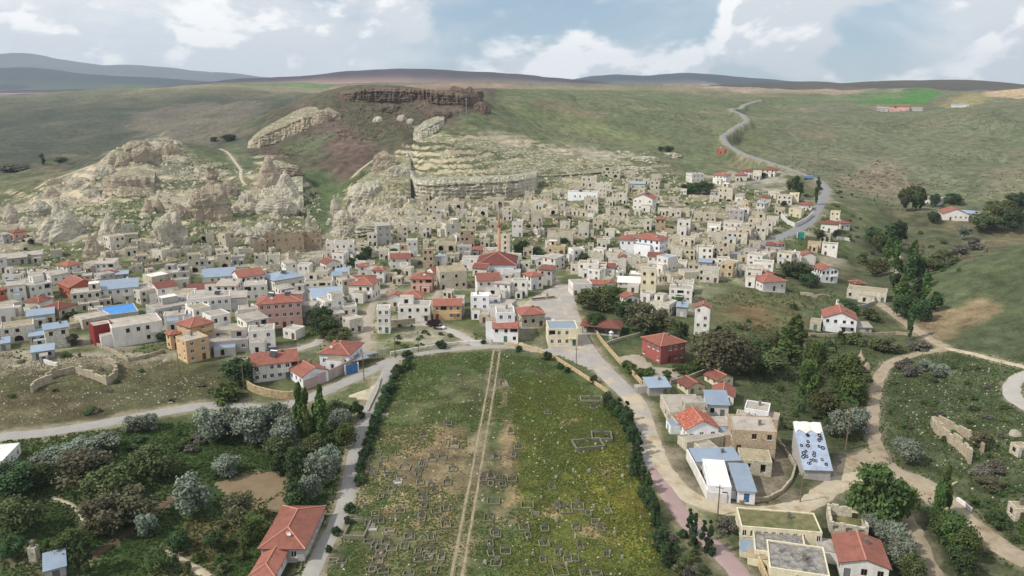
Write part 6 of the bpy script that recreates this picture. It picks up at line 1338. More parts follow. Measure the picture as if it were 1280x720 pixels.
def gate(px, py, w, h, key, rz, lab):
    p = G(px, py); o = link('gate', None, None, tuple(p), rz); tag(o, lab, 'gate')
    for sx in (-1, 1):
        b = B(); b.box(min(0, sx * w / 2) + .02, -.05, .05, max(0, sx * w / 2) - .02, .05, h); b.build('gate_leaf', [M['door_' + key]], o)
        b = B(); b.box(sx * w / 2 - .18, -.18, -.5, sx * w / 2 + .18, .18, h + .25); b.build('gate_post', [M['white_wall']], o)
gate(1001, 298, 4.5, 3.4, 'turquoise', R(12), 'turquoise double gate of the roadside compound')
gate(440, 467, 4.0, 2.8, 'blue', R(36), 'blue double gate in the pinkish clinic wall')

# white sheet folded over the top of the tarpaulin shed
b = B(); a_, b_ = shed['a'], shed['b']; zt_ = shed['h']
pr = lambda u, v, e: ((u * a_, v * b_, zt_ + (v + .5) * b_ * .66 + .3 + e) if (1004 - 986) >= (1035 - 1004) else (-v * a_, u * b_, zt_ + (v + .5) * a_ * .66 + .3 + e))
nn = 8
for i in range(nn):
    for j in range(3):
        us = [-.53 + 1.06 * i / nn, -.53 + 1.06 * (i + 1) / nn]; vs_ = [.30 + .075 * j, .30 + .075 * (j + 1)]; wob = lambda u, v: .10 * math.sin(u * 17 + v * 5) + .06 * math.sin(u * 41)
        b.poly([pr(us[0], vs_[0] + .04 * math.sin(us[0] * 13) * (j == 0), wob(us[0], vs_[0])), pr(us[1], vs_[0] + .04 * math.sin(us[1] * 13) * (j == 0), wob(us[1], vs_[0])), pr(us[1], vs_[1], wob(us[1], vs_[1])), pr(us[0], vs_[1], wob(us[0], vs_[1]))])
b.build('top_sheet', [ROOFS['w']], shed['root'])

# the two vehicles in view and the white bridge parapet
def vehicle(px, py, rz, paint, lab, truck=False):
    p = G(px, py); o = link('truck' if truck else 'car', None, None, (p[0], p[1], h1(p[0], p[1]) + .14), rz); tag(o, lab, 'truck' if truck else 'car')
    L_, W_, hb = (6.4, 2.2, 1.3) if truck else (4.2, 1.7, .85); pm = mat('paint_' + lab.split()[0], paint, var=.05, rough=.35, bump=0, spec=.5)
    def prism(prof, w, nm, m, par):
        b = B(); n = len(prof)
        b.poly([(x, -w / 2, z) for x, z in prof]); b.poly([(x, w / 2, z) for x, z in prof][::-1])
        for k in range(n): (x0, z0), (x1, z1) = prof[k], prof[(k + 1) % n]; b.poly([(x0, -w / 2, z0), (x0, w / 2, z0), (x1, w / 2, z1), (x1, -w / 2, z1)])
        return b.build(nm, [m], par)
    if truck:
        prism([(-3.2, .6), (1.3, .6), (1.3, 2.7), (-3.2, 2.7)], W_, 'cargo_box', pm, o); cb = prism([(1.4, .5), (3.2, .5), (3.2, 1.4), (2.8, 2.2), (1.4, 2.2)], 2.1, 'cab', pm, o); prism([(2.86, 1.42), (3.12, 1.42), (2.84, 2.1), (2.7, 2.1)], 1.9, 'windscreen', M['glass'], cb)
    else:
        bd = prism([(-2.1, .35), (2.1, .35), (2.1, .75), (1.2, .9), (-2.0, .95)], W_, 'body', pm, o); prism([(-1.75, .93), (1.05, .9), (.45, 1.42), (-1.2, 1.45)], 1.5, 'windows', M['glass'], o); prism([(-1.15, 1.44), (.42, 1.41), (.38, 1.48), (-1.1, 1.5)], 1.42, 'roof', pm, o)
    r_ = .45 if truck else .32
    for x in (-L_ * .31, L_ * .31):
        for y in (-W_ / 2 + .05, W_ / 2 - .05): b = B(); b.tube((x, y - .12, r_), (x, y + .12, r_), r_, r_, 14); b.tube((x, y + .12, r_), (x, y - .12, r_), r_, r_, 14); b.build('wheel', [M['rubber']], o)
vehicle(549, 411, R(-20), (214, 214, 212), 'white car parked beside the purple plum tree')
vehicle(1010, 224, R(150), (96, 128, 168), 'blue box truck at the upper road bend', True)
wall_line([(1196, 626), (1205, 632), (1214, 640)], .9, .4, M['white_wall'], 'parapet_wall', 'white parapet beside the dirt road in the valley')
# ------------------------------------------------------------------ trees
LM = {'green': leaf_mat('leaf_green', (84, 102, 54)), 'dark': leaf_mat('leaf_dark', (70, 88, 54)), 'silver': leaf_mat('leaf_silver', (118, 126, 110), .25, .15), 'brown': leaf_mat('leaf_budding', (98, 97, 72)),
      'olive': leaf_mat('leaf_olive', (90, 96, 60)), 'fresh': leaf_mat('leaf_fresh', (78, 98, 54)), 'purple': leaf_mat('leaf_purple', (56, 36, 42)), 'conifer': leaf_mat('leaf_conifer', (50, 68, 42), .3, .1), 'grey': leaf_mat('leaf_grey', (102, 98, 88), .25, .15)}
BARK = mat('bark', (96, 82, 66), var=.25, scale=3)
def crown_mesh(kind, leaf, seed, n=2400):
    r = np.random.default_rng(seed)
    if kind == 'poplar': cz, nl, ls, z0, z1, rad = .55, 26, .026, .10, .99, .115
    elif kind == 'column': cz, nl, ls, z0, z1, rad = .5, 16, .042, .04, .98, .20
    elif kind == 'bush': cz, nl, ls, z0, z1, rad = .5, 12, .06, .05, .85, .50
    else: cz, nl, ls, z0, z1, rad = .6, 19, .033, .24, .92, .40
    t = r.random(nl); zc = z0 + (z1 - z0) * (t if kind in ('poplar', 'column') else t ** .8)
    f = (zc - z0) / (z1 - z0)
    if kind == 'poplar': env = np.sin(np.clip(f, .03, .985) * math.pi) ** .55 * rad
    elif kind == 'column': env = (1 - f * .75) * rad
    elif kind == 'bush': env = np.sqrt(np.maximum(.05, 1 - f ** 2)) * rad
    else: env = np.sqrt(np.maximum(.04, 1 - ((f - .42) / .62) ** 2)) * rad
    a = r.random(nl) * 2 * math.pi; q = np.sqrt(r.random(nl)) * .92
    C = np.stack([np.cos(a) * q * env, np.sin(a) * q * env, zc], -1)
    lr = (env * r.uniform(.28, .72, nl)) + .015
    if kind == 'poplar': lr *= .9
    li = r.integers(0, nl, n); d = r.normal(size=(n, 3)); d /= np.linalg.norm(d, axis=1)[:, None]
    rr_ = (r.random(n) ** .45) * (1 + .18 * r.normal(size=n))
    P = C[li] + d * (lr[li] * rr_)[:, None] * np.array([1, 1, 1.5 if kind == 'poplar' else .85])
    P[:, 2] = np.maximum(P[:, 2], .015)
    nrm = d * .7 + r.normal(size=(n, 3)) * .6 + np.array([0, 0, .5]); nrm /= np.linalg.norm(nrm, axis=1)[:, None]
    u = np.cross(nrm, r.normal(size=(n, 3))); u /= np.linalg.norm(u, axis=1)[:, None]; v = np.cross(nrm, u)
    sz = ls * r.uniform(.55, 1.25, n)[:, None]
    V = np.stack([P - u * sz - v * sz * .5, P + u * sz * .9 - v * sz * .6, P + u * sz + v * sz * .5, P - u * sz * .8 + v * sz * .7], 1).reshape(-1, 3)
    me = fast_mesh('crown', V, np.arange(4 * n).reshape(n, 4), [LM[leaf]])
    tone = np.clip(.5 + .28 * r.normal(size=nl)[li] + .22 * r.normal(size=n), 0, 1)
    at = me.attributes.new('tone', 'FLOAT', 'POINT'); at.data.foreach_set('value', np.repeat(tone, 4).astype(np.float32))
    b = B(); hb = .9 if kind == 'poplar' else .62
    if kind != 'bush':
        b.tube((0, 0, -.06), (0, 0, hb), .022 if kind != 'poplar' else .016, .006, 7)
        for k in range(6 if kind in ('round', 'wide') else 2):
            j = int(r.integers(0, nl)); b.tube((0, 0, hb * (.35 + .09 * k)), tuple(C[j]), .011, .004, 5)
    else:
        for k in range(5):
            j = int(r.integers(0, nl)); b.tube((0, 0, -.08), tuple(C[j]), .016, .006, 5)
    return me, mesh('trunk', b.V, b.F, [BARK], b.I)
TREEDEF = {'poplar': ('poplar', 'green'), 'poplar_dark': ('poplar', 'dark'), 'oleaster': ('wide', 'silver'), 'round': ('round', 'green'), 'dark_tree': ('round', 'dark'), 'budding': ('wide', 'brown'), 'olive_tree': ('wide', 'olive'),
           'fresh': ('round', 'fresh'), 'plum': ('round', 'purple'), 'conifer': ('column', 'conifer'), 'bush': ('bush', 'dark'), 'bush_green': ('bush', 'green'), 'bush_silver': ('bush', 'silver'), 'bush_olive': ('bush', 'olive'), 'bush_grey': ('bush', 'grey'), 'ball': ('bush', 'conifer')}
TM = {k: [crown_mesh(v[0], v[1], 100 + 10 * i + j, 1900 if v[0] in ('bush', 'column') else 4200) for j in range(3)] for i, (k, v) in enumerate(TREEDEF.items())}
TDESC = {'poplar': ('poplar_tree', 'tall green poplar', 'tree', .26), 'poplar_dark': ('poplar_tree', 'tall dark poplar', 'tree', .26), 'oleaster': ('oleaster_tree', 'silvery grey leaved oleaster tree', 'tree', .86), 'round': ('broadleaf_tree', 'green broadleaf tree', 'tree', .84), 'dark_tree': ('broadleaf_tree', 'dark green broadleaf tree', 'tree', .84),
         'budding': ('broadleaf_tree', 'brownish barely leafed tree', 'tree', .84), 'olive_tree': ('broadleaf_tree', 'olive green spreading tree', 'tree', .84), 'fresh': ('broadleaf_tree', 'fresh green broadleaf tree', 'tree', .84), 'plum': ('plum_tree', 'purple leaved plum tree', 'tree', .84), 'conifer': ('conifer', 'small dark conifer', 'tree', .42),
         'bush': ('bush', 'dark green bush', 'bush', 1.05), 'bush_green': ('bush', 'green bush', 'bush', 1.05), 'bush_silver': ('bush', 'silvery grey bush', 'bush', 1.05), 'bush_olive': ('bush', 'olive green bush', 'bush', 1.05), 'bush_grey': ('bush', 'grey twiggy bush', 'bush', 1.05), 'ball': ('clipped_shrub', 'clipped dark evergreen shrub', 'bush', 1.05)}
TLK = {'g': [(70, 552, 'near the road'), (210, 535, 'near the road'), (310, 612, 'beside the bare field'), (350, 690, 'beside the red hip roofed house'), (432, 590, 'beside the cemetery lane'), (15, 590, 'by the white flat roofed building'), (45, 700, 'by the small stone hut'), (150, 680, 'along the muddy path'), (85, 632, 'beside the pale footpath'), (392, 550, 'among the poplars'), (300, 545, 'opposite the tan retaining wall')],
       'v': [(1050, 412, 'below the white farmhouse'), (1190, 262, 'by the far farm'), (1010, 575, 'by the tarpaulin shed'), (1088, 490, 'beside the dirt track'), (1195, 555, 'by the ruined house'), (1160, 450, 'at the track junction'), (1075, 680, 'by the red gable house'), (1190, 650, 'at the dirt road bend'), (930, 445, 'behind the schoolhouse'), (1120, 330, 'along the stream'), (1240, 300, 'under the grassy crest'), (1000, 490, 'below the eastern houses')]}
def tree(px, py, h_, w_, kind, where, group):
    kk = 'g' if where == GARD else 'v' if where == VP_ else None
    if kk: where = ('in the garden thicket ' if kk == 'g' else 'in the valley ') + min(TLK[kk], key=lambda q: (q[0] - px) ** 2 + (q[1] - py) ** 2)[2]
    p = G(px, py); s = mpp(p); nm, desc, cat, wr = TDESC[kind]
    Hh = h_ * s / math.cos(PITCH + math.atan((py - 360) / FPX)) ; W_ = w_ * s
    me, tr = random.choice(TM[kind])
    o = link(nm, None, None, (p[0], p[1], p[2] - .05), random.uniform(0, 6.28)); o.scale = (W_ / wr, W_ / wr, Hh)
    sz = 'large ' if Hh > (7 if cat == 'tree' else 2.4) else 'small ' if Hh < (4 if cat == 'tree' else 1.2) else ''
    if sz and desc.split()[0] in ('tall', 'small', 'clipped'): sz = ''
    tag(o, sz + desc + ' ' + where, cat, sz + desc + ' group ' + where)
    c = link('crown', me, o); link('trunk' if cat == 'tree' else 'stems', tr, o)
    OCC.append((p[0], p[1], W_ * .2))
VP_ = 'in the stream valley below the farm'
GL = 'trees of the walled gardens'
GARD = 'in the garden thicket below the road'
for px, py, h_, w_ in [(262, 552, 40, 40), (290, 548, 38, 40), (318, 556, 46, 44), (345, 545, 42, 36), (360, 565, 44, 34), (56, 590, 24, 38), (82, 582, 26, 40), (108, 574, 26, 40), (130, 566, 24, 36), (170, 540, 20, 30), (190, 536, 18, 24), (284, 595, 26, 30), (240, 642, 46, 44), (182, 672, 28, 26), (398, 612, 44, 36), (412, 592, 34, 28), (388, 628, 34, 26), (426, 545, 34, 28), (335, 528, 20, 30)]:
    tree(px, py, h_, w_, 'oleaster', GARD, GL)
for px, py, h_, w_, k in [(378, 560, 78, 14, 'poplar'), (386, 562, 74, 12, 'poplar'), (404, 560, 74, 15, 'poplar'), (396, 556, 50, 12, 'poplar'), (100, 716, 48, 16, 'poplar_dark'), (112, 720, 44, 15, 'poplar_dark')]:
    tree(px, py, h_, w_, k, GARD, GL)
for px, py, h_, w_, k in [(110, 614, 48, 62, 'budding'), (140, 632, 44, 56, 'olive_tree'), (190, 598, 40, 50, 'olive_tree'), (172, 650, 40, 54, 'budding'), (130, 668, 42, 54, 'budding'), (18, 618, 38, 50, 'dark_tree'), (20, 668, 42, 52, 'olive_tree'), (52, 606, 26, 34, 'fresh'), (300, 655, 34, 40, 'budding'), (320, 676, 30, 34, 'round'), (352, 592, 26, 24, 'dark_tree'), (372, 600, 40, 30, 'dark_tree'), (370, 640, 34, 28, 'dark_tree'),
                          (420, 530, 28, 30, 'dark_tree'), (434, 560, 30, 26, 'round'), (90, 695, 30, 40, 'fresh'), (268, 690, 26, 26, 'dark_tree'), (225, 690, 24, 26, 'dark_tree'), (200, 714, 24, 30, 'fresh'), (18, 700, 28, 28, 'dark_tree'), (395, 575, 30, 30, 'olive_tree'), (352, 575, 30, 34, 'olive_tree'), (446, 522, 22, 22, 'bush'), (282, 500, 24, 34, 'bush_green'), (300, 478, 30, 44, 'dark_tree'), (330, 466, 26, 40, 'olive_tree')]:
    tree(px, py, h_, w_, k, GARD, GL)
WV = 'in the village beside the pink apartment house'
for px, py, h_, w_, k in [(402, 412, 30, 28, 'dark_tree'), (406, 422, 28, 32, 'dark_tree'), (424, 428, 18, 30, 'olive_tree'), (392, 405, 20, 18, 'dark_tree')]: tree(px, py, h_, w_, k, WV, 'village trees')
SC = 'in the school grounds'
for px, py, h_, w_, k in [(745, 414, 24, 26, 'dark_tree'), (750, 388, 28, 34, 'olive_tree'), (735, 386, 26, 28, 'olive_tree'), (762, 384, 26, 30, 'round'), (800, 415, 34, 40, 'budding'), (785, 402, 28, 28, 'dark_tree'), (826, 418, 30, 36, 'budding'), (812, 420, 24, 26, 'dark_tree'), (844, 424, 24, 24, 'olive_tree'), (905, 470, 52, 58, 'budding'), (880, 456, 40, 40, 'budding'), (925, 466, 40, 40, 'budding'), (854, 424, 20, 14, 'dark_tree')]: tree(px, py, h_, w_, k, SC, 'school trees')
for px, py, h_, w_ in [(781, 462, 13, 17), (790, 466, 13, 18), (799, 471, 13, 18), (809, 474, 13, 18), (835, 474, 13, 15), (848, 466, 14, 16), (860, 466, 14, 17), (872, 462, 13, 16), (812, 468, 10, 12), (838, 500, 12, 14)]: tree(px, py, h_, w_, 'bush_green', 'clipped round in the school grounds', 'school shrubs')
for px, py, h_, w_, k, wh in [(551, 436, 12, 15, 'ball', 'beside the low cemetery wall'), (510, 447, 10, 14, 'ball', 'at the corner of the cemetery wall'), (648, 440, 9, 9, 'ball', 'below the balconied white building'), (683, 450, 12, 13, 'ball', 'on the cemetery bank below the square'), (700, 460, 8, 9, 'ball', 'on the bank below the square'), (709, 466, 8, 9, 'ball', 'on the bank under the cream building'), (744, 479, 11, 12, 'ball', 'on the bank beside the main road'), (438, 640, 12, 14, 'ball', 'at the lane along the cemetery'), (434, 656, 12, 12, 'ball', 'at the lane beside the long grave plot'), (420, 668, 10, 12, 'ball', 'at the lane near the red hip roofed house'), (412, 690, 10, 10, 'ball', 'at the lane below the red hip roofed house'),
                              (544, 410, 11, 15, 'plum', 'by the yellow house garage'), (538, 408, 8, 10, 'plum', 'beside the lane to the square'), (604, 430, 6, 7, 'ball', 'by the cemetery gate')]: tree(px, py, h_, w_, k, wh, 'roadside shrubs')
# dark hedge of conifers down the right edge of the cemetery
rr = random.Random(3)
hedge = [(762, 506), (780, 520), (790, 545), (795, 575), (802, 600), (808, 625), (816, 650), (826, 680), (832, 705)]
for (xa, ya), (xb, yb2) in zip(hedge[:-1], hedge[1:]):
    for f in (0, .2, .4, .6, .8):
        tree(xa + (xb - xa) * f + rr.uniform(-6, 6), ya + (yb2 - ya) * f + 6, rr.uniform(15, 28), rr.uniform(10, 16), rr.choice(('conifer', 'conifer', 'bush', 'dark_tree')), 'in the hedge row between cemetery and paved road', 'cemetery hedge')
hedge = [(512, 452), (498, 462), (486, 482), (478, 500), (472, 520), (464, 545), (456, 570), (450, 590), (448, 604)]
for (xa, ya), (xb, yb2) in zip(hedge[:-1], hedge[1:]):
    for f in (0, .25, .5, .75):
        tree(xa + (xb - xa) * f + rr.uniform(-3, 3), ya + (yb2 - ya) * f + 5, rr.uniform(9, 15), rr.uniform(10, 15), rr.choice(('ball', 'bush', 'bush')), 'in the hedge row between cemetery and lane', 'cemetery hedge')
for px, py, h_, w_ in [(867, 690, 44, 13), (862, 668, 30, 12), (886, 692, 40, 13), (879, 676, 24, 10)]: tree(px, py, h_, w_, 'conifer', 'beside the pink paved road', 'road conifers')
# right-hand valley
VP = 'in the stream valley below the farm'
for px, py, h_, w_, k in [(1132, 372, 62, 13, 'poplar_dark'), (1120, 370, 44, 14, 'poplar_dark'), (1142, 390, 44, 12, 'poplar_dark'), (1126, 388, 40, 18, 'poplar'), (1136, 425, 46, 9, 'poplar_dark'), (1112, 318, 40, 18, 'poplar_dark'), (1124, 312, 34, 14, 'poplar_dark'), (1138, 352, 50, 12, 'poplar'), (1146, 366, 46, 12, 'poplar_dark'), (1118, 340, 40, 11, 'poplar'), (1108, 330, 34, 10, 'poplar'), (1154, 380, 40, 11, 'poplar'), (1132, 262, 28, 8, 'poplar'), (1144, 263, 26, 8, 'poplar'), (1120, 306, 30, 9, 'poplar'), (1140, 262, 30, 22, 'olive_tree'), (1128, 264, 28, 16, 'olive_tree'), (1150, 262, 26, 12, 'poplar'), (1168, 390, 26, 14, 'poplar_dark'), (1130, 398, 30, 26, 'dark_tree'), (1150, 402, 28, 26, 'dark_tree'), (1100, 315, 26, 20, 'olive_tree'), (1090, 305, 22, 20, 'dark_tree'),
                          (992, 450, 54, 22, 'poplar'), (984, 456, 48, 22, 'poplar'), (1012, 500, 70, 30, 'round'), (1006, 512, 60, 24, 'round'), (1056, 490, 46, 42, 'round'), (1066, 505, 34, 36, 'round'), (1040, 470, 34, 32, 'olive_tree'), (1030, 456, 30, 30, 'dark_tree'), (1030, 520, 34, 32, 'olive_tree'), (1050, 520, 26, 30, 'fresh'), (1050, 548, 34, 34, 'oleaster'), (1070, 540, 30, 30, 'oleaster'), (1058, 530, 26, 26, 'olive_tree'), (1138, 580, 28, 30, 'oleaster'), (1126, 570, 22, 22, 'oleaster'), (1095, 656, 66, 62, 'fresh'), (1080, 648, 44, 40, 'fresh'), (1120, 648, 44, 40, 'round'),
                          (1168, 660, 58, 14, 'round'), (1176, 650, 64, 16, 'poplar'), (1190, 690, 46, 40, 'fresh'), (1205, 704, 40, 34, 'round'), (1180, 682, 40, 30, 'fresh'), (1200, 720, 34, 34, 'dark_tree'), (1120, 690, 34, 30, 'oleaster'), (1105, 680, 26, 24, 'oleaster'), (1128, 710, 36, 34, 'oleaster'), (1140, 725, 30, 30, 'olive_tree'), (1088, 668, 24, 24, 'oleaster'), (1168, 470, 14, 20, 'oleaster'), (1156, 464, 14, 18, 'oleaster'), (1178, 466, 12, 18, 'bush_silver'), (1140, 470, 16, 20, 'bush_grey'), (1130, 462, 16, 20, 'bush_grey'), (1230, 596, 16, 30, 'bush_grey'), (1240, 590, 16, 24, 'bush_grey'), (1235, 612, 14, 30, 'budding'), (1225, 560, 20, 26, 'budding'),
                          (1110, 440, 18, 30, 'budding'), (1098, 438, 16, 24, 'bush_olive'), (1150, 436, 12, 26, 'bush_grey'), (1070, 430, 16, 22, 'bush_olive'), (1052, 424, 12, 12, 'bush'), (1062, 392, 14, 20, 'dark_tree'), (1054, 386, 12, 16, 'dark_tree'), (960, 470, 34, 40, 'olive_tree'), (945, 450, 26, 34, 'dark_tree'), (968, 445, 26, 30, 'olive_tree'), (1096, 345, 22, 24, 'olive_tree'), (1078, 330, 16, 20, 'bush_olive'), (1086, 400, 16, 24, 'bush_olive'), (1160, 340, 24, 40, 'olive_tree'), (1180, 330, 18, 30, 'bush_olive'), (1205, 300, 18, 20, 'oleaster'), (1230, 290, 26, 30, 'olive_tree'), (1250, 280, 30, 30, 'olive_tree'), (1265, 290, 30, 26, 'dark_tree'), (1240, 268, 18, 20, 'olive_tree'), (1270, 262, 22, 24, 'dark_tree'), (1190, 254, 12, 22, 'dark_tree'), (1168, 258, 16, 14, 'dark_tree'), (1166, 278, 14, 14, 'dark_tree'), (1200, 318, 14, 24, 'bush_grey'), (1218, 312, 14, 20, 'bush_grey')]:
    tree(px, py, h_, w_, k, VP, 'valley trees')
for px, py, h_, w_, k, wh in [(994, 248, 28, 9, 'poplar_dark', 'at the upper road bend'), (999, 250, 22, 8, 'poplar_dark', 'at the upper road bend'), (1020, 256, 34, 6, 'poplar_dark', 'at the upper road bend'), (988, 240, 18, 12, 'olive_tree', 'at the upper road bend'), (868, 242, 14, 18, 'dark_tree', 'behind the hilltop white house'), (880, 243, 16, 24, 'dark_tree', 'behind the hilltop white house'), (860, 240, 12, 16, 'olive_tree', 'behind the hilltop white house'), (835, 190, 8, 12, 'dark_tree', 'on the green slope'), (826, 189, 6, 8, 'dark_tree', 'on the green slope'), (953, 222, 7, 8, 'dark_tree', 'by the maroon roofed house'), (980, 258, 7, 8, 'dark_tree', 'among the upper houses'), (1046, 297, 10, 10, 'dark_tree', 'by the white garden wall'), (1024, 300, 14, 12, 'olive_tree', 'by the turquoise gate'),
                              (1000, 350, 22, 26, 'dark_tree', 'on the slope below the upper houses'), (988, 345, 18, 24, 'dark_tree', 'on the slope below the upper houses'), (1012, 358, 16, 22, 'dark_tree', 'on the slope below the upper houses'), (655, 316, 16, 14, 'dark_tree', 'on the slope above the mosque'), (648, 318, 14, 12, 'dark_tree', 'on the slope above the mosque'), (672, 318, 10, 14, 'dark_tree', 'on the slope above the mosque'), (728, 330, 14, 14, 'dark_tree', 'among the centre houses'), (706, 306, 10, 10, 'dark_tree', 'among the centre houses'), (738, 304, 9, 16, 'bush_olive', 'among the centre houses'), (452, 330, 14, 16, 'dark_tree', 'beside the white stepped house'), (460, 322, 14, 14, 'dark_tree', 'beside the white stepped house'), (440, 334, 12, 10, 'dark_tree', 'beside the white stepped house'), (496, 345, 10, 12, 'olive_tree', 'below the white row house'),
                              (112, 368, 6, 8, 'dark_tree', 'in the western quarter'), (60, 366, 8, 10, 'dark_tree', 'in the western quarter'), (148, 388, 10, 14, 'dark_tree', 'in the western quarter'), (180, 378, 14, 14, 'budding', 'in the western quarter'), (92, 432, 14, 16, 'budding', 'in the western quarter'), (206, 426, 12, 16, 'fresh', 'in the western quarter'), (90, 396, 8, 18, 'bush', 'in the western quarter'), (232, 442, 8, 10, 'bush', 'in the western quarter'), (286, 176, 8, 20, 'dark_tree', 'in the side valley'), (268, 177, 6, 10, 'dark_tree', 'in the side valley'), (54, 206, 14, 6, 'poplar_dark', 'in the side valley'), (76, 204, 8, 14, 'olive_tree', 'in the side valley'), (14, 214, 10, 22, 'bush_grey', 'in the side valley'), (30, 212, 9, 18, 'bush_grey', 'in the side valley'), (860, 375, 12, 16, 'fresh', 'by the tall white house'), (849, 378, 10, 12, 'fresh', 'by the tall white house'), (1246, 660, 20, 24, 'dark_tree', 'near the small stone hut'), (950, 574, 12, 12, 'dark_tree', 'in the bare yard'), (962, 580, 9, 9, 'dark_tree', 'in the bare yard'), (931, 666, 12, 12, 'bush', 'against the long cream house'), (908, 665, 20, 22, 'bush_grey', 'at the dirt track corner')]:
    tree(px, py, h_, w_, k, wh, 'village trees')
for fx, fy in ((285, 608), (310, 604), (335, 612), (355, 630), (340, 598)): q = G(fx, fy); OCC.append((q[0], q[1], 4.5))
# scattered bushes, each clear of roads and buildings
def free(x, y, m=0.5):
    if any((x - a) ** 2 + (y - c) ** 2 < (r_ + m) ** 2 for a, c, r_ in OCC): return False
    for P, rd in zip(RW, ROADS):
        if line_d(P, np.array([x]), np.array([y]))[0] < rd[2] * .6 + m: return False
    return True
def scatter(poly, n, hr, wr_, kinds, where, group, seed):
    r_ = random.Random(seed); xs = [q[0] for q in poly]; ys = [q[1] for q in poly]; P = np.array(poly, float); k = 0; tries = 0
    while k < n and tries < n * 12:
        tries += 1; x, y = r_.uniform(min(xs), max(xs)), r_.uniform(min(ys), max(ys))
        if poly_sd(P, np.array([x]), np.array([y]))[0] < 0: continue
        p = G(x, y)
        if not free(p[0], p[1], .3): continue
        sc = mpp(p); tree(x, y, r_.uniform(*hr) / sc, r_.uniform(*wr_) / sc, r_.choice(kinds), where, group); k += 1
scatter([(0, 560), (200, 535), (330, 520), (440, 520), (430, 590), (330, 590), (260, 600), (240, 640), (160, 690), (90, 715), (0, 715)], 30, (1.0, 2.0), (1.6, 3.4), ['bush', 'bush', 'bush_olive', 'bush_green', 'bush_grey'], GARD, 'garden bushes', 1)
scatter([(180, 715), (230, 670), (330, 640), (330, 690), (300, 720)], 16, (1, 2.0), (1.2, 2.6), ['bush', 'bush_green', 'bush_olive'], 'on the bare plot near the red hip roofed house', 'garden bushes', 2)
scatter([(0, 440), (150, 445), (200, 460), (290, 460), (290, 500), (150, 515), (0, 530)], 22, (.6, 1.6), (1.0, 2.6), ['bush', 'bush_olive', 'bush_green', 'bush_grey'], 'in the weedy lot above the road', 'lot bushes', 3)
scatter([(890, 400), (1000, 385), (1070, 430), (1085, 470), (1085, 560), (1040, 560), (990, 540), (930, 470)], 34, (1.0, 2.8), (1.6, 3.6), ['bush', 'bush_olive', 'bush_green', 'bush_grey', 'bush'], VP, 'valley bushes', 4)
scatter([(1070, 290), (1130, 270), (1180, 300), (1200, 340), (1140, 400), (1100, 360)], 26, (1.0, 3.0), (1.8, 4.0), ['bush', 'bush_olive', 'bush_green', 'bush_grey'], VP, 'valley bushes', 5)
scatter([(1105, 460), (1180, 442), (1270, 455), (1270, 540), (1240, 600), (1160, 590), (1110, 540)], 34, (.7, 1.8), (1.2, 3.0), ['bush', 'bush_olive', 'bush_green', 'bush_grey'], 'on the slope across the valley track', 'valley bushes', 6)
scatter([(1170, 640), (1280, 600), (1280, 690), (1220, 660)], 16, (.8, 1.8), (1.2, 2.6), ['bush', 'bush_green'], 'on the slope near the small stone hut', 'valley bushes', 7)
scatter([(480, 405), (540, 405), (600, 428), (500, 436)], 18, (.6, 1.4), (1.2, 2.4), ['bush', 'bush_green', 'bush_olive'], 'on the grassy triangle by the lanes', 'triangle bushes', 8)
scatter([(840, 660), (870, 680), (920, 720), (850, 720), (835, 690)], 16, (.8, 1.8), (1.4, 2.6), ['bush_olive', 'bush', 'bush_grey'], 'on the bank beside the pink paved road', 'roadside bushes', 9)
scatter([(600, 260), (900, 235), (960, 260), (960, 330), (860, 340), (700, 330), (600, 330), (420, 330), (420, 300)], 40, (.8, 2.2), (1.6, 3.6), ['bush', 'bush_olive', 'dark_tree'], 'between the stone houses of the slope', 'slope bushes', 10)
scatter([(0, 300), (400, 300), (440, 340), (400, 440), (100, 420), (0, 400)], 24, (.8, 2.0), (1.4, 3.2), ['bush', 'bush_olive', 'dark_tree'], 'between the houses of the western quarter', 'western bushes', 11)
scatter([(960, 230), (1060, 230), (1090, 290), (1060, 310), (1020, 250)], 24, (.8, 2.2), (1.8, 3.8), ['bush', 'bush_olive'], 'on the green slope below the upper road', 'slope bushes', 12)

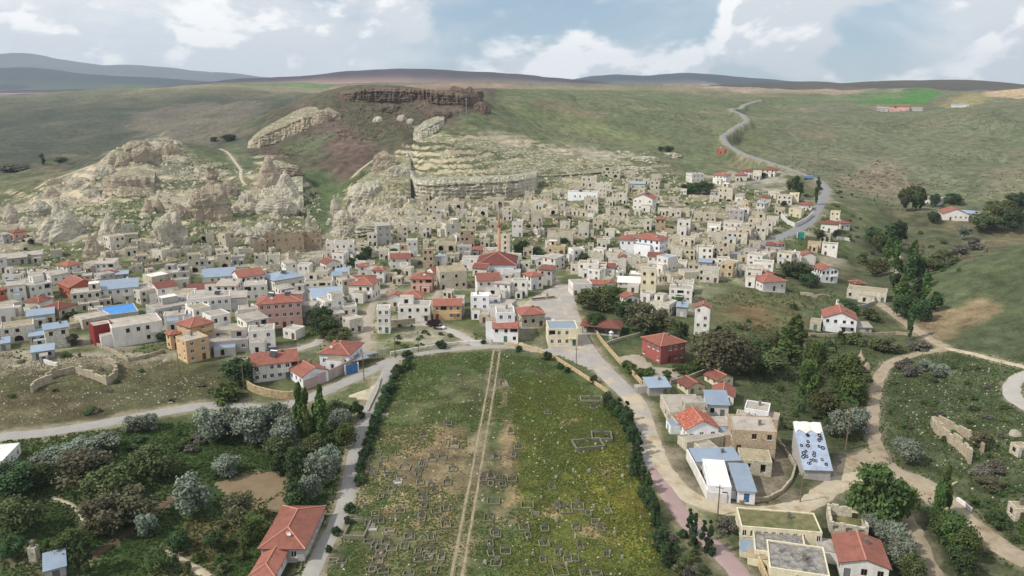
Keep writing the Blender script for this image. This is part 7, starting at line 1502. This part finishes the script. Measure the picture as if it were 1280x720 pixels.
# ------------------------------------------------------------------ cemetery
def grave_frame(w, d, t, h):
    b = B()
    for x0, y0, x1, y1 in ((-w / 2, -d / 2, w / 2, -d / 2 + t), (-w / 2, d / 2 - t, w / 2, d / 2), (-w / 2, -d / 2 + t, -w / 2 + t, d / 2 - t), (w / 2 - t, -d / 2 + t, w / 2, d / 2 - t)): b.box(x0, y0, -.4, x1, y1, h)
    return b
GM = {}
def grave(px, py, w, d, white, enc=False):
    p = G(px, py); rs = random.Random(int(px * 7 + py * 3)); m = M['marble'] if white else M['grave_concrete']
    o = link('grave' if not enc else 'grave_enclosure', None, None, tuple(p), rs.uniform(-.14, .14) + .06)
    key = (round(w * 2), round(d * 2), white, enc)
    if key not in GM:
        b = grave_frame(w, d, .15 if not enc else .28, .32 if not enc else .6); hs = B()
        hs.box(-.38, d / 2 - .32, 0, .38, d / 2 - .18, 1.0); hs.poly([(-.38, d / 2 - .32, 1.0), (.38, d / 2 - .32, 1.0), (0, d / 2 - .32, 1.25)]); hs.poly([(-.38, d / 2 - .18, 1.0), (0, d / 2 - .18, 1.25), (.38, d / 2 - .18, 1.0)])
        sl = B(); sl.box(-w / 2 + .22, -d / 2 + .22, -.2, w / 2 - .22, d / 2 - .4, .22)
        GM[key] = (mesh('kerb', b.V, b.F, [m], b.I), mesh('headstone', hs.V, hs.F, [m], hs.I), mesh('slab', sl.V, sl.F, [m], sl.I))
    k, hs, sl = GM[key]
    link('kerb', k, o); hsn = rs.random() < .75
    if hsn: link('headstone', hs, o)
    if white: link('slab', sl, o)
    dt = line_d(TRK, p[None, 0], p[None, 1])[0]
    spot = min([(dt * 2.2, 'beside the twin rut track'), (math.hypot(px - 450, (py - 590) * .6), 'near the hedge along the lane'), (math.hypot(px - 800, (py - 600) * .6), 'near the conifer hedge'), (math.hypot(px - 545, (py - 560) * 1.0), 'on the bare tan soil'), (math.hypot(px - 480, (py - 700) * 1.0), 'beside the walled family plot'), (math.hypot(px - 700, (py - 690) * 1.0), 'among yellow flowering weeds'), (math.hypot(px - 740, (py - 520)), 'near the paired enclosures')])[1]
    lab = ('walled family plot' if enc else 'pale marble kerbed grave with slab' if white else 'long concrete kerbed grave' if d > 2.5 else 'wide concrete kerbed grave' if w > 2.1 else 'narrow concrete kerbed grave' if w < 1.6 else 'concrete kerbed grave') + (' with headstone ' if hsn else ' without headstone ') + spot
    tag(o, lab, 'grave', 'graves: ' + lab)
for px, py, w, d, wh in [(506, 585, 2.6, 2.8, 0), (523, 588, 1.8, 1.2, 1), (485, 593, 2.0, 1.4, 0), (497, 604, 1.8, 1.4, 1), (501, 597, 1.8, 1.4, 0), (466, 662, 1.8, 1.6, 1), (487, 664, 1.8, 1.4, 1), (476, 685, 2.0, 2.0, 0), (490, 686, 2.0, 2.0, 0), (476, 694, 2.2, 2.0, 0), (472, 702, 2.2, 2.2, 0), (464, 713, 1.8, 1.4, 0), (479, 715, 2.0, 1.6, 0), (461, 678, 2, 1.4, 1), (417, 701, 1.8, 1.2, 1), (427, 703, 1.8, 1.2, 1), (524, 701, 2, 1.6, 1), (511, 718, 2.0, 1.4, 1), (557, 656, 1.9, 2.8, 0), (559, 604, 1.8, 2.4, 0), (566, 587, 1.8, 2.2, 0), (617, 627, 2.6, 2.6, 0), (611, 648, 2.2, 3.0, 0), (619, 573, 2.2, 2.0, 0), (567, 558, 2.4, 3.2, 0),
                         (659, 632, 2.4, 2.4, 0), (669, 643, 1.6, 1.0, 1), (707, 638, 2.4, 2.4, 0), (722, 634, 2.4, 2.4, 0), (700, 714, 2.8, 3.2, 0), (732, 718, 1.8, 2, 0), (746, 718, 2.2, 1.6, 0), (742, 510, 2.0, 1.6, 1), (685, 517, 2.2, 1.6, 0), (674, 468, 1.8, 1.2, 1), (480, 519, 2.2, 1.2, 1), (630, 482, 2.4, 6, 0), (540, 575, 1.8, 2.0, 0), (553, 572, 1.8, 2.0, 0), (528, 620, 1.8, 2.0, 0), (545, 640, 1.8, 2.0, 0), (500, 640, 1.8, 1.6, 0), (512, 672, 1.8, 2.0, 0), (540, 690, 1.8, 2.0, 0), (640, 600, 1.8, 2.0, 0), (655, 660, 1.8, 2.0, 0), (680, 680, 1.8, 1.8, 0), (632, 690, 1.8, 2.2, 0), (620, 705, 1.8, 2.0, 1), (604, 600, 1.6, 2.0, 0), (648, 560, 1.8, 1.8, 0), (530, 545, 1.8, 2.0, 0), (560, 530, 1.8, 2.0, 0), (720, 660, 1.6, 1.8, 0), (760, 640, 1.6, 1.8, 0), (690, 610, 1.6, 1.8, 0)]:
    grave(px, py, w, d, bool(wh) and (px + py) % 3 == 0)
rr = random.Random(31)
for gx0, gx1, gy0, gy1, ng in ((455, 560, 560, 715, 34), (600, 645, 520, 700, 16), (655, 760, 610, 715, 12)):
    for k in range(ng):
        qx, qy = rr.uniform(gx0, gx1), rr.uniform(gy0, gy1); qp = G(qx, qy)
        if line_d(TRK, qp[None, 0], qp[None, 1])[0] > 3: grave(qx, qy, rr.choice((1.2, 1.5)), rr.choice((2.0, 2.2)), False)
for px, py, w, d in [(447, 662, 4.2, 6.0), (735, 556, 7.0, 4.6), (752, 546, 5.0, 4.2), (739, 500, 6.0, 3.2)]: grave(px, py, w, d, False, True)
rr = random.Random(12); hsb = B(); hsb.box(-.28, -.08, -.3, .28, .08, .7); hsb.box(-.2, -.08, .7, .2, .08, .85); HS = mesh('headstone', hsb.V, hsb.F, [M['marble']], hsb.I)
cemP = np.array([(500, 470), (610, 445), (690, 460), (780, 545), (815, 690), (820, 715), (410, 715), (455, 620)], float)
k = 0
while k < 70:
    x, y = rr.uniform(410, 820), rr.uniform(450, 716)
    if poly_sd(cemP, np.array([x]), np.array([y]))[0] < 4 or (y < 520 and rr.random() < .7): continue
    p = G(x, y)
    if line_d(TRK, p[None, 0], p[None, 1])[0] < 2.2: continue
    o = link('headstone', HS, None, tuple(p), rr.uniform(-.5, .5)); sc = rr.uniform(.5, 1.0); o.scale = (sc, 1, sc); o.rotation_euler = (rr.uniform(-.2, .2), rr.uniform(-.2, .2), rr.uniform(-.5, .5))
    tag(o, 'small pale headstone standing in cemetery grass', 'headstone', 'cemetery headstones'); k += 1

# ------------------------------------------------------------------ ground cover nobody could count
def scatter_pts(polys, n, seed):
    r = np.random.default_rng(seed); out = []
    for poly, share in polys:
        P = poly_w(poly); x0, y0 = P.min(0); x1, y1 = P.max(0); m = int(n * share * 1.6)
        X = r.uniform(x0, x1, m); Y = r.uniform(y0, y1, m); ok = poly_sd(P, X, Y) > 0
        X, Y = X[ok][:int(n * share)], Y[ok][:int(n * share)]
        ok = np.ones(len(X), bool)
        for RP, rd in zip(RW, ROADS): ok &= line_d(RP, X, Y) > rd[2] * .5
        ok &= np.abs(line_d(TRK, X, Y) - .95) > .45
        for a, c, rad in OCC: ok &= (X - a) ** 2 + (Y - c) ** 2 > (rad * .75) ** 2
        out.append(np.c_[X[ok], Y[ok], H(X[ok], Y[ok])])
    return np.concatenate(out)
def tufts(name, polys, n, size, leaf, seed, label, blades=3, clump=None, thr=.12):
    p = scatter_pts(polys, n, seed)
    if clump: p = p[fbm2(p[:, 0] / clump, p[:, 1] / clump, 3, seed) + .25 * fbm2(p[:, 0] / 3, p[:, 1] / 3, 1, 2) > thr]
    r = np.random.default_rng(seed + 1); n = len(p); Vs = []; T = []
    for k in range(blades):
        a = r.random(n) * 6.283; h = size * r.uniform(.5, 1.3, n); w = size * r.uniform(.35, .8, n); dx, dy = np.cos(a), np.sin(a); ln = r.uniform(-.6, .6, n) * size
        o = r.normal(size=(n, 2)) * size * .25; q = p.copy(); q[:, :2] += o
        A = q + np.c_[-dx * w, -dy * w, 0 * h - .05]; Bq = q + np.c_[dx * w, dy * w, 0 * h - .05]; Cq = q + np.c_[dx * w * .7 - dy * ln, dy * w * .7 + dx * ln, h]; D = q + np.c_[-dx * w * .7 - dy * ln, -dy * w * .7 + dx * ln, h * .9]
        Vs.append(np.stack([A, Bq, Cq, D], 1)); T.append(np.repeat(np.clip(.5 + .3 * r.normal(size=n), 0, 1)[:, None], 4, 1))
    V = np.concatenate(Vs).reshape(-1, 3); me = fast_mesh(name, V, np.arange(len(V)).reshape(-1, 4), [LM[leaf]])
    at = me.attributes.new('tone', 'FLOAT', 'POINT'); at.data.foreach_set('value', np.concatenate(T).ravel().astype(np.float32))
    o = link(name, me); tag(o, label, 'grass', None, 'stuff')
LM['grass'] = leaf_mat('grass_blades', (106, 122, 66), .35, .4); LM['weed'] = leaf_mat('weed_leaves', (84, 108, 56), .35, .4); LM['straw'] = leaf_mat('dry_grass', (146, 136, 98), .3, .2); LM['yellowgreen'] = leaf_mat('flowering_weeds', (132, 132, 52), .3, .2)
CEM = [(490, 442), (620, 440), (690, 452), (790, 530), (830, 700), (840, 760), (390, 760), (440, 640), (475, 510)]
tufts('grass', [(CEM, 1)], 44000, .20, 'grass', 1, 'short rough grass covering the cemetery', 3, 14, -.12)
tufts('dry_grass', [(CEM, .6), ([(0, 440), (200, 450), (300, 480), (140, 518), (0, 535)], .4)], 26000, .17, 'straw', 2, 'dry straw coloured grass between the graves and in the lot', 3, 11, .0)
tufts('flowering_weeds', [([(640, 470), (700, 470), (800, 540), (835, 720), (660, 740), (640, 600)], 1)], 9000, .17, 'yellowgreen', 3, 'yellow flowering weeds on the right half of the cemetery')
tufts('weeds', [([(0, 550), (200, 530), (440, 515), (420, 620), (380, 720), (0, 740)], .6), ([(900, 400), (1080, 420), (1290, 450), (1290, 720), (1180, 680), (1080, 560), (960, 520)], .4)], 26000, .30, 'weed', 4, 'dark green weeds growing in the gardens and the valley')
tufts('village_weeds', [([(0, 320), (330, 310), (520, 270), (640, 260), (640, 430), (480, 440), (300, 450), (0, 450)], .4), ([(640, 260), (960, 240), (1060, 280), (1080, 360), (1000, 430), (900, 430), (860, 345), (720, 345)], .6)], 26000, .42, 'weed', 6, 'green weeds growing between the houses', 3, 16)
tufts('slope_scrub', [([(960, 200), (1060, 150), (1290, 140), (1290, 260), (1100, 260)], .42), ([(640, 180), (720, 130), (900, 130), (900, 190)], .2), ([(0, 200), (0, 125), (380, 125), (330, 150), (200, 160)], .2), ([(340, 190), (420, 130), (590, 130), (520, 170), (420, 205)], .2), ([(0, 280), (200, 180), (400, 220), (400, 290), (200, 310)], .18)], 8000, .6, 'weed', 5, 'low dark scrub dotting the hill slopes', 4, 60)
def stones(name, polys, n, lo, hi, m, seed, label):
    p = scatter_pts(polys, n, seed); r = np.random.default_rng(seed); n = len(p)
    base_ = np.array([(1, 0, 0), (.3, .95, 0), (-.8, .6, 0), (-.8, -.6, 0), (.3, -.95, 0), (.5, .2, .8), (-.3, .45, .9), (-.4, -.4, .7), (.35, -.4, .85)])
    F = np.array([(0, 1, 5), (1, 6, 5), (1, 2, 6), (2, 7, 6), (2, 3, 7), (3, 8, 7), (3, 4, 8), (4, 0, 8), (0, 5, 8), (5, 6, 7), (5, 7, 8)])
    s = (lo + (hi - lo) * r.random(n) ** 2.5); a = r.random(n) * 6.28; c, sn = np.cos(a), np.sin(a)
    jit = 1 + .3 * r.normal(size=(n, 9, 3)); Bv = base_[None] * jit; Bv[:, :5, 2] -= .4
    X = (Bv[:, :, 0] * c[:, None] - Bv[:, :, 1] * sn[:, None]) * s[:, None]; Y = (Bv[:, :, 0] * sn[:, None] + Bv[:, :, 1] * c[:, None]) * s[:, None] * .8; Z = Bv[:, :, 2] * s[:, None] * .7
    V = np.stack([X, Y, Z], -1) + p[:, None, :]; Q = (F[None] + 9 * np.arange(n)[:, None, None]).reshape(-1, 3)
    o = link(name, fast_mesh(name, V.reshape(-1, 3), Q, [m])); tag(o, label, 'stones', None, 'stuff')
stones('rubble', [([(0, 330), (0, 250), (130, 200), (210, 180), (320, 215), (400, 230), (400, 310), (300, 330)], .42), ([(400, 320), (450, 230), (540, 190), (760, 200), (830, 215), (950, 235), (960, 310), (860, 340), (640, 330)], .58)], 6500, .25, 1.5, M['rubble'], 21, 'pale tuff rubble strewn over the hillside between houses')
stones('loose_stones', [(CEM, .30), ([(0, 440), (200, 450), (300, 490), (0, 535)], .2), ([(1100, 460), (1290, 450), (1290, 640), (1180, 600)], .25)], 5000, .08, .34, M['rubble'], 22, 'small loose stones lying in grass')
stones('crag_rubble', [([(0, 300), (0, 262), (60, 240), (130, 205), (200, 175), (240, 200), (320, 215), (385, 225), (395, 285), (300, 310)], .7), ([(410, 290), (450, 235), (515, 190), (530, 250), (640, 255), (560, 285)], .3)], 1500, .8, 4.2, M['tuff'], 24, 'jagged pale rocks broken from the crags')
stones('dark_boulders', [([(400, 135), (450, 118), (590, 120), (600, 145), (520, 160), (430, 180)], .55), ([(1010, 225), (1100, 190), (1170, 215), (1140, 245), (1060, 230)], .25), ([(1130, 300), (1230, 280), (1250, 310), (1150, 345)], .2)], 1500, .5, 2.2, M['basalt'], 23, 'dark boulders scattered over the rim and slopes')

# ------------------------------------------------------------------ labels for houses
WN = {'u': 'pale stone', 't': 'tuff stone', 'd': 'dark stone', 'w': 'whitewashed', 'W': 'bright white', 'c': 'cream', 'g': 'grey', 'p': 'pink', 'y': 'yellow', 's': 'sandy', 'b': 'orange brick', 'R': 'red', 'm': 'maroon'}
RN = {'hr': 'red hip roof', 'ho': 'brownish red hip roof', 'gr': 'red gable roof', 'go': 'brownish red gable roof', 'gx': 'patchy red gable roof', 'mb': 'blue metal roof', 'mk': 'grey sloping roof', 'mo': 'brownish red sloping roof', 'mw': 'white sloping roof', 'hb': 'blue hip roof', 'fk': 'flat grey roof', 'fe': 'flat earth roof', 'fw': 'flat white roof', 'fb': 'flat bluish roof', 'fG': 'weedy flat roof', 'fS': 'slab covered flat roof', 'n': 'no roof', 'mP': 'tarpaulin', 'fT': 'tarpaulin'}
STN = ['', 'single storey', 'two storey', 'three storey', 'four storey', 'five storey']
seen = {}
def cand(hh, near_k, lvl):
    ruin = hh['roof'] == 'n'
    t = ['roofless', WN[hh['wall']], 'ruin'] if ruin else [STN[min(5, hh['st'])], WN[hh['wall']], 'house']
    if not ruin: t += ['with', RN[hh['roof']]]
    if lvl >= 1 and not ruin:
        x = []
        if hh['arch']: x.append('arched openings' if hh['arch'] > 1 else 'an arched opening')
        elif hh['nwin']: x.append(NUMW[min(12, hh['nwin'])] + ' window' + ('s' if hh['nwin'] > 1 else ''))
        if x: t += ['and', *x]
    elif lvl >= 1 and hh['nwin']: t += ['with', NUMW[min(12, hh['nwin'])], 'window openings' if hh['nwin'] > 1 else 'window opening']
    if lvl >= 2 and hh['ex'] and not ruin: t += ['and', hh['ex'][0]]
    t.append(near_k)
    return ' '.join(t)
def words_(s): return len(s.split())
for hh in HOUSES:
    o = hh['o']; cat = hh['cat']
    if hh['roof'] == 'n': o.name = 'ruin'; cat = 'ruin'
    ks = sorted(LMK, key=lambda q: (q[0] - hh['px']) ** 2 + ((q[1] - hh['py']) * 1.5) ** 2)
    lab = hh['lab']
    if not lab:
        for lvl, ki in ((0, 0), (1, 0), (2, 0), (0, 1), (1, 1), (2, 1)):
            c = cand(hh, ks[ki][2], lvl)
            if words_(c) <= 16 and c not in seen: lab = c; break
        else: lab = cand(hh, ks[0][2], 1)
        if words_(lab) > 16: lab = cand(hh, ks[0][2], 0)
    seen[lab] = seen.get(lab, 0) + 1
    tag(o, lab, cat, 'houses of the village' if cat != 'mosque' else None)

# ------------------------------------------------------------------ air
hz = bpy.data.meshes.new('haze'); b = B(); b.box(-9500, -350, -60, 9500, 9600, 470); hz = mesh('haze', b.V, b.F, [])
hm = bpy.data.materials.new('haze_air'); hm.use_nodes = True; nt = hm.node_tree; nt.nodes.clear()
out = nt.nodes.new('ShaderNodeOutputMaterial'); pv_ = nt.nodes.new('ShaderNodeVolumePrincipled'); pv_.inputs['Density'].default_value = HAZE_D; pv_.inputs['Color'].default_value = (.74, .86, 1.0, 1); pv_.inputs['Anisotropy'].default_value = .2
nt.links.new(pv_.outputs[0], out.inputs['Volume']); hz.materials.append(hm)
tag(link('haze', hz), 'pale blue air haze over the far hills', 'haze', None, 'stuff')
